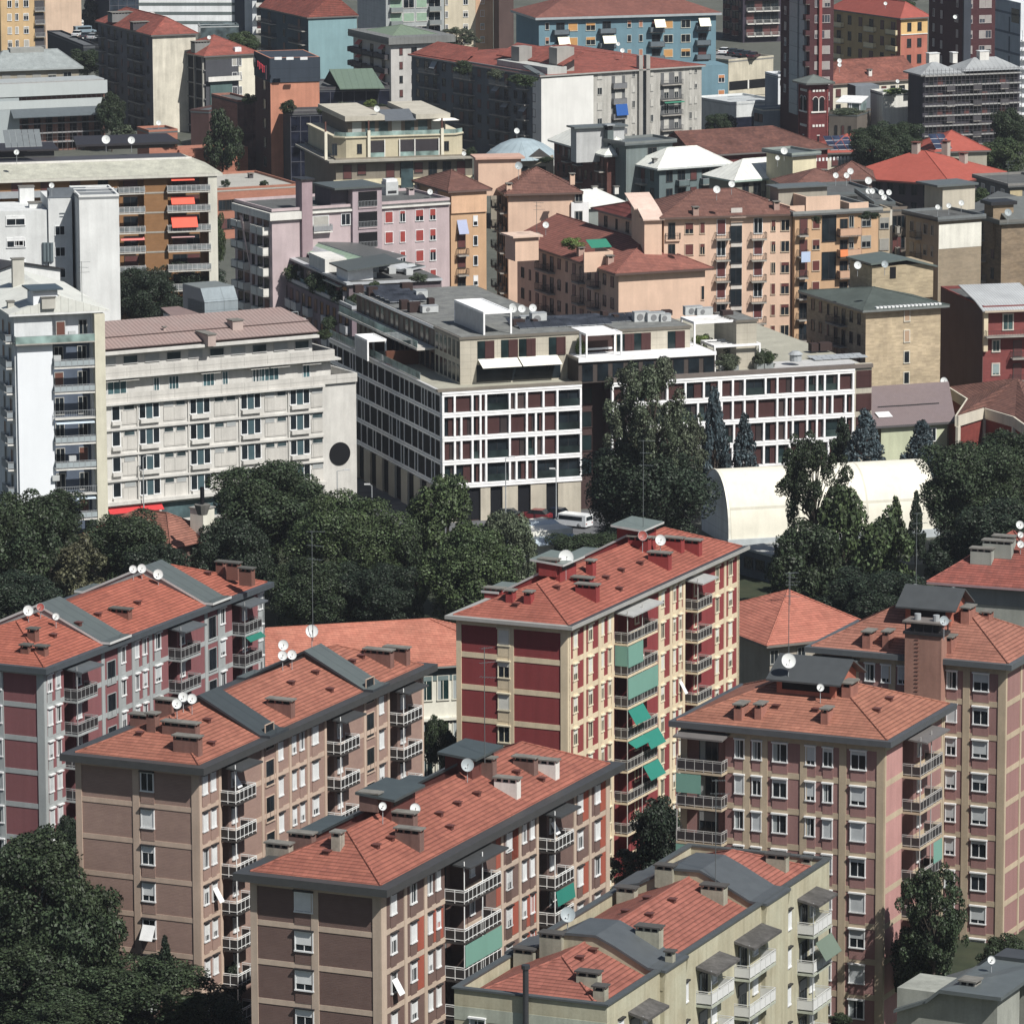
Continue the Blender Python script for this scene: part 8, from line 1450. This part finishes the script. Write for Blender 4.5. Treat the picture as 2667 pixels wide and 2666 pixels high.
for i, a in enumerate((
    ('pale flowering shrub on the glass office roof by the terracotta tower', 545, 203, 18, 13, 16), ('small yellow green shrub on the glass office roof', 607, 208, 10, 9, 16), ('dark hedge on the glass office roof', 655, 203, 28, 10, 16), ('pale shrub on the dark glass office edge', 700, 197, 14, 9, 16), ('red leaved shrub on the dark glass office edge', 720, 205, 14, 8, 16), ('planted corner on top of the grey building, upper row', 875, 128, 18, 14, 21), ('bright planted hedge on the grey building terrace', 985, 152, 32, 11, 20), ('darker foliage at the left end of the grey terrace', 935, 140, 16, 9, 20),
    ('olive shrub on the white pergola terrace of the grid building', 1325, 645, 22, 14, 19.5), ('dark planting between pergola posts on the grid terrace', 1385, 668, 22, 14, 18.5), ('big shrub at the end of the grid terrace planting', 1440, 678, 26, 17, 18), ('shrub in a grey planter at the grid terrace edge', 1325, 693, 14, 12, 17.8), ('second planter shrub at the grid terrace edge', 1378, 690, 14, 12, 17.8), ('thin tree in a pot beside the grid penthouse pergola', 1094, 662, 10, 22, 20.5), ('planter shrub below the grid penthouse pergola', 1098, 695, 14, 12, 17.8),
    ('bright climbing shrub on the stepped row terrace end', 622, 612, 16, 14, 18.5), ('leafy shrub left of the white pergola on the grid building', 612, 632, 14, 10, 18), ('broad shrubs on the stepped row beside the sunshade', 655, 558, 34, 16, 18.5), ('dark shrubs behind the sunshade of the stepped row', 620, 545, 22, 12, 18.5), ('shrub row on the upper stepped terrace', 560, 500, 34, 11, 19.5), ('hanging plants by the green glazed roof', 505, 482, 16, 10, 20), ('palm like plant beside the white roof cabin', 706, 545, 14, 14, 20), ('planting at the far end of the stepped roofs', 790, 525, 18, 9, 21.5),
    ('leafy planting on the roof of the salmon L block', 1078, 460, 22, 12, 24.5), ('potted plants on the flat salmon roof, left', 1540, 415, 10, 7, 30), ('potted plants on the flat salmon roof, right', 1640, 408, 20, 8, 30), ('shrub at the dark grey house rail, right', 1850, 370, 18, 16, 17), ('long hedge on the terrace behind the bell tower', 1600, 212, 36, 7, 10.4), ('plants on the white stained tower terrace', 1690, 173, 24, 6, 13.6), ('roof garden foliage on the vaulted house', 1030, 302, 16, 6, 14), ('dry shrubs at the terraced beige house end', 890, 287, 12, 9, 12.5), ('shrub on the roof edge of the mirrored brick office', 470, 188, 14, 10, 16),
    ('balcony greenery on the crimson brick building', 1870, 565, 10, 8, 17), ('plants trailing on the white tower balcony', 140, 818, 26, 6, 11))):
    lab, x, y, rx, ry, zz = a; q = P(O(x, y), zz); s = ppm(q); rz = ry * 1.38 / s; e = link('shrub', None, None, Vector((q.x, q.y, q.z - rz)), rnd.uniform(0, 6)); tag(e, lab, 'shrub', 'roof and balcony planting')
    me, _b = crown('bush', i % 3, (LD, LM, LG, LY, LD)[i % 5], 1.0); c = link('foliage', me, e, Vector((0, 0, rz))); c.scale = (rx * 1.38 / s, min(rx * 1.38 / s, 2.2), rz)
PLM = M('plaster', (130, 136, 136))
for i, (lab, rc, x, y, w) in enumerate((('long grey planter with shrubs on the grid terrace, first from the left', 12, 575, 930, 1.6), ('long grey planter with shrubs beside the tall airy tree on the grid terrace', 12, 1425, 885, 2.1), ('long grey planter with shrubs under the white pergola', 12, 1655, 875, 2.6), ('square grey planter right of the white pergola', 12, 1880, 862, 1.4), ('small grey planter near the white terrace floor', 13, 100, 862, 1.2), ('small grey planter before the pergola posts', 13, 38, 866, 1.0))):
    q = P(k(rc, x, y), ZG + .05); f = Fr(q, G.X, G.Y, 1, 1); t = Thing('planter', lab, 'planter', q, 'planters on the grid terrace'); t.part('box', MB().box(f, -w / 2, w / 2, 0, .7, 0, .8, PLM))
    me, _b = crown('bush', i % 3, (LD, LM, LG)[i % 3], 1.0); c = link('foliage', me, t.e, Vector((0, .4, 1.35))); c.scale = (w * .62, .8, .9)
for lab, rc, x, y in (('white sofa block on the grid penthouse terrace, left', 12, 690, 735), ('white side table on the grid penthouse terrace', 12, 760, 730)):
    q = P(k(rc, x, y), ZG + 3.3); f = Fr(q, G.X, G.Y, 1, 1); t = Thing('garden_sofa' if 'sofa' in lab else 'garden_table', lab, 'garden furniture', q); t.part('seat' if 'sofa' in lab else 'table_top', MB().box(f, -1, 1, 0, .9, .25, .5, WHITE)); t.part('backrest' if 'sofa' in lab else 'base', MB().box(f, -1, 1, .7, .9, .5, .9, WHITE) if 'sofa' in lab else MB().box(f, -.7, .7, .2, .7, 0, .25, WHITE))
for t_, s_, i in SHR: me, _b = crown('bush', i % 3, (LD, LM, LK)[i % 3], 1.0); c = link('foliage', me, t_.e, Vector((0, 0, s_ * .8))); c.scale = (s_ * 1.2, s_ * 1.1, s_)
# ---- cars and lamps
def car(label, p, z, rz, m, van=False):
    q = P(p, z); t = Thing('van' if van else 'parked_car', label, 'van' if van else 'car', q, 'vehicles parked in the streets and on decks'); f = Fr(q, Vector((cos(rz), sin(rz), 0)), Vector((-sin(rz), cos(rz), 0)), 1, 1)
    L2, W2 = (2.6, .95) if van else (2.15, .87); H = 1.75 if van else .85; mb = MB()
    pr = [(-L2, .3), (L2, .3), (L2, .62), (L2 - .15, .78), (L2 * .55, .9), (L2 * .55, H)] if van else [(-L2, .32), (L2, .32), (L2, .62), (L2 - .2, .76), (L2 * .45, .88), (-L2 * .86, .92), (-L2, .8)]
    if van: pr += [(-L2, H)]
    n = len(pr); mb.add([f.w(x, y, zz) for y in (-W2, W2) for x, zz in pr], [tuple(range(n)), tuple(range(2 * n - 1, n - 1, -1))] + [(i, n + i, n + (i + 1) % n, (i + 1) % n) for i in range(n)], m); t.part('body', mb)
    if not van:
        c = [(-L2 * .84, .9), (L2 * .42, .9), (L2 * .14, 1.36), (-L2 * .6, 1.4)]; mb = MB(); mb.add([f.w(x, y, zz) for y in (-W2 * .86, W2 * .86) for x, zz in c], [(0, 1, 2, 3), (7, 6, 5, 4)] + [(i, 4 + i, 4 + (i + 1) % 4, (i + 1) % 4) for i in range(4)], GLASS); t.part('cabin_glass', mb); t.part('roof_panel', MB().box(f, -L2 * .58, L2 * .13, -W2 * .8, W2 * .8, 1.38, 1.43, m))
    else: t.part('windscreen', MB().box(f, L2 * .55, L2 * .57, -W2 * .85, W2 * .85, 1.0, 1.6, GLASS)); t.part('side_window', MB().box(f, -L2 * .8, L2 * .5, -W2 - .02, -W2, 1.05, 1.55, GLASS)); t.part('side_window', MB().box(f, -L2 * .8, L2 * .5, W2, W2 + .02, 1.05, 1.55, GLASS)); t.part('rear_window', MB().box(f, -L2 - .02, -L2, -W2 * .8, W2 * .8, 1.05, 1.55, GLASS))
    for x in (-L2 * .62, L2 * .64):
        for y in (-W2, W2 - .18): t.part('wheel', MB().tube(f.w(x, y, .33), f.w(x, y + .18, .33), .33, BLK, 14))
    for y in (-W2 + .1, W2 - .35): t.part('tail_light', MB().box(f, -L2 - .02, -L2 + .05, y, y + .25, .6, .75, M('metal', (150, 20, 20)))); t.part('headlight', MB().box(f, L2 - .05, L2 + .02, y, y + .25, .5, .64, WHITE))
CAR = lambda c: M('metal', c, rough=.25)
car('dark red hatchback parked in front of the grid building pillars', k(22, 255, 148), 0, 2.75, CAR((120, 24, 34))); car('dark blue car in the shade beside the red hatchback', k(22, 395, 138), 0, 2.7, CAR((24, 34, 58))); car('black car with white bonnet edge in front of the shed', k(22, 300, 212), 0, 2.6, CAR((30, 32, 38))); car('grey car at the pillar beside the corner tree', k(22, 30, 140), 0, 2.9, CAR((70, 76, 80))); car('white van in front of the dark chestnut', k(22, 520, 196), 0, 2.6, CAR((220, 224, 226)), True)
car('white car first in the row on the concrete car park', k(2, 1622, 388), 10.9, 1.2, CAR((226, 228, 230)))
for i, (c, w) in enumerate((((36, 38, 44), 'black car second in the row on the concrete car park'), ((50, 54, 64), 'dark grey car third in the row on the concrete car park'), ((40, 40, 46), 'black car fourth in the row on the concrete car park'), ((70, 36, 46), 'dark wine red car fifth in the row on the concrete car park'))): car(w, k(2, 1685 + i * 48, 395 + i * 8), 10.9, 1.2, CAR(c))
car('pale blue van parked on the dark upper left car deck', k(0, 610, 240), 6, .4, CAR((120, 140, 152)), True)
for x, y, c, w in ((560, 262, (200, 204, 206), 'silver car leftmost on the dark upper left car deck'), (620, 275, (60, 64, 72), 'dark car in the middle of the upper left car deck'), (670, 282, (170, 174, 178), 'light grey car rightmost on the upper left car deck')): car(w, k(0, x, y), 6, 1.3, CAR(c))
def lamp(label, p, h, arm=1.6, d=1):
    q = P(p, 0); t = Thing('street_lamp', label, 'street lamp', q, 'street lamps'); t.part('pole', MB().tube(q, q + Vector((0, 0, h)), .09, STEEL, 8, .05)); e = q + Vector((arm * d, 0, h + .15)); t.part('arm', MB().tube(q + Vector((0, 0, h)), e, .04, STEEL, 6)); f = Fr(e, Vector((1, 0, 0)), Vector((0, 1, 0)), 1, 1); t.part('lamp_head', MB().box(f, -.15, .6, -.14, .14, -.05, .1, M('metal', (190, 192, 192))))
lamp('street lamp against the blind end wall of the hotel', k(11, 633, 2040), 8, 1.0); lamp('street lamp in the shaded street beside the grid building', k(11, 882, 2120), 7.5, .8, -1); lamp('slim street lamp in front of the grid corner bays', k(12, 48, 2060), 10, .6, 1); lamp('tall dark street lamp beside the red hatchback', k(22, 410, 190), 7.2, .7, -1); lamp('thin street lamp behind the hotel shop front', k(10, 1035, 1990), 9, .6, 1)
sg = P(k(12, 310, 1880), 0); t = Thing('parking_sign', 'small blue and white parking sign on a post by the pillars', 'sign', sg); t.part('post', MB().tube(sg, sg + Vector((0, 0, 3.6)), .05, STEEL, 6)); f = Fr(sg, Vector((1, 0, 0)), Vector((0, 1, 0)), 1, 1); t.part('sign_plate', MB().box(f, -.35, .35, -.08, -.04, 2.9, 3.8, M('metal', (40, 90, 130))).box(f, -.1, -.02, -.1, -.08, 3.1, 3.65, WHITE).box(f, -.02, .15, -.1, -.08, 3.57, 3.65, WHITE).box(f, .12, .18, -.1, -.08, 3.4, 3.6, WHITE).box(f, -.02, .15, -.1, -.08, 3.34, 3.42, WHITE).box(f, -.35, .35, -.08, -.04, 2.4, 2.85, WHITE))
# ================================================================ summer haze
hz = bpy.data.materials.new('haze'); hz.use_nodes = True; t = hz.node_tree; t.nodes.clear(); pv = t.nodes.new('ShaderNodeVolumePrincipled'); pv.inputs['Color'].default_value = (.84, .90, 1, 1); pv.inputs['Density'].default_value = .00005; pv.inputs['Anisotropy'].default_value = .2
mo = t.nodes.new('ShaderNodeOutputMaterial'); t.links.new(pv.outputs[0], mo.inputs['Volume']); mb = MB().box(LOCAL, -1600, 1600, -40, 5600, -1, 140, hz); tag(link('haze', mb.mesh('haze')), 'thin bluish summer haze over the far blocks', kind='stuff')
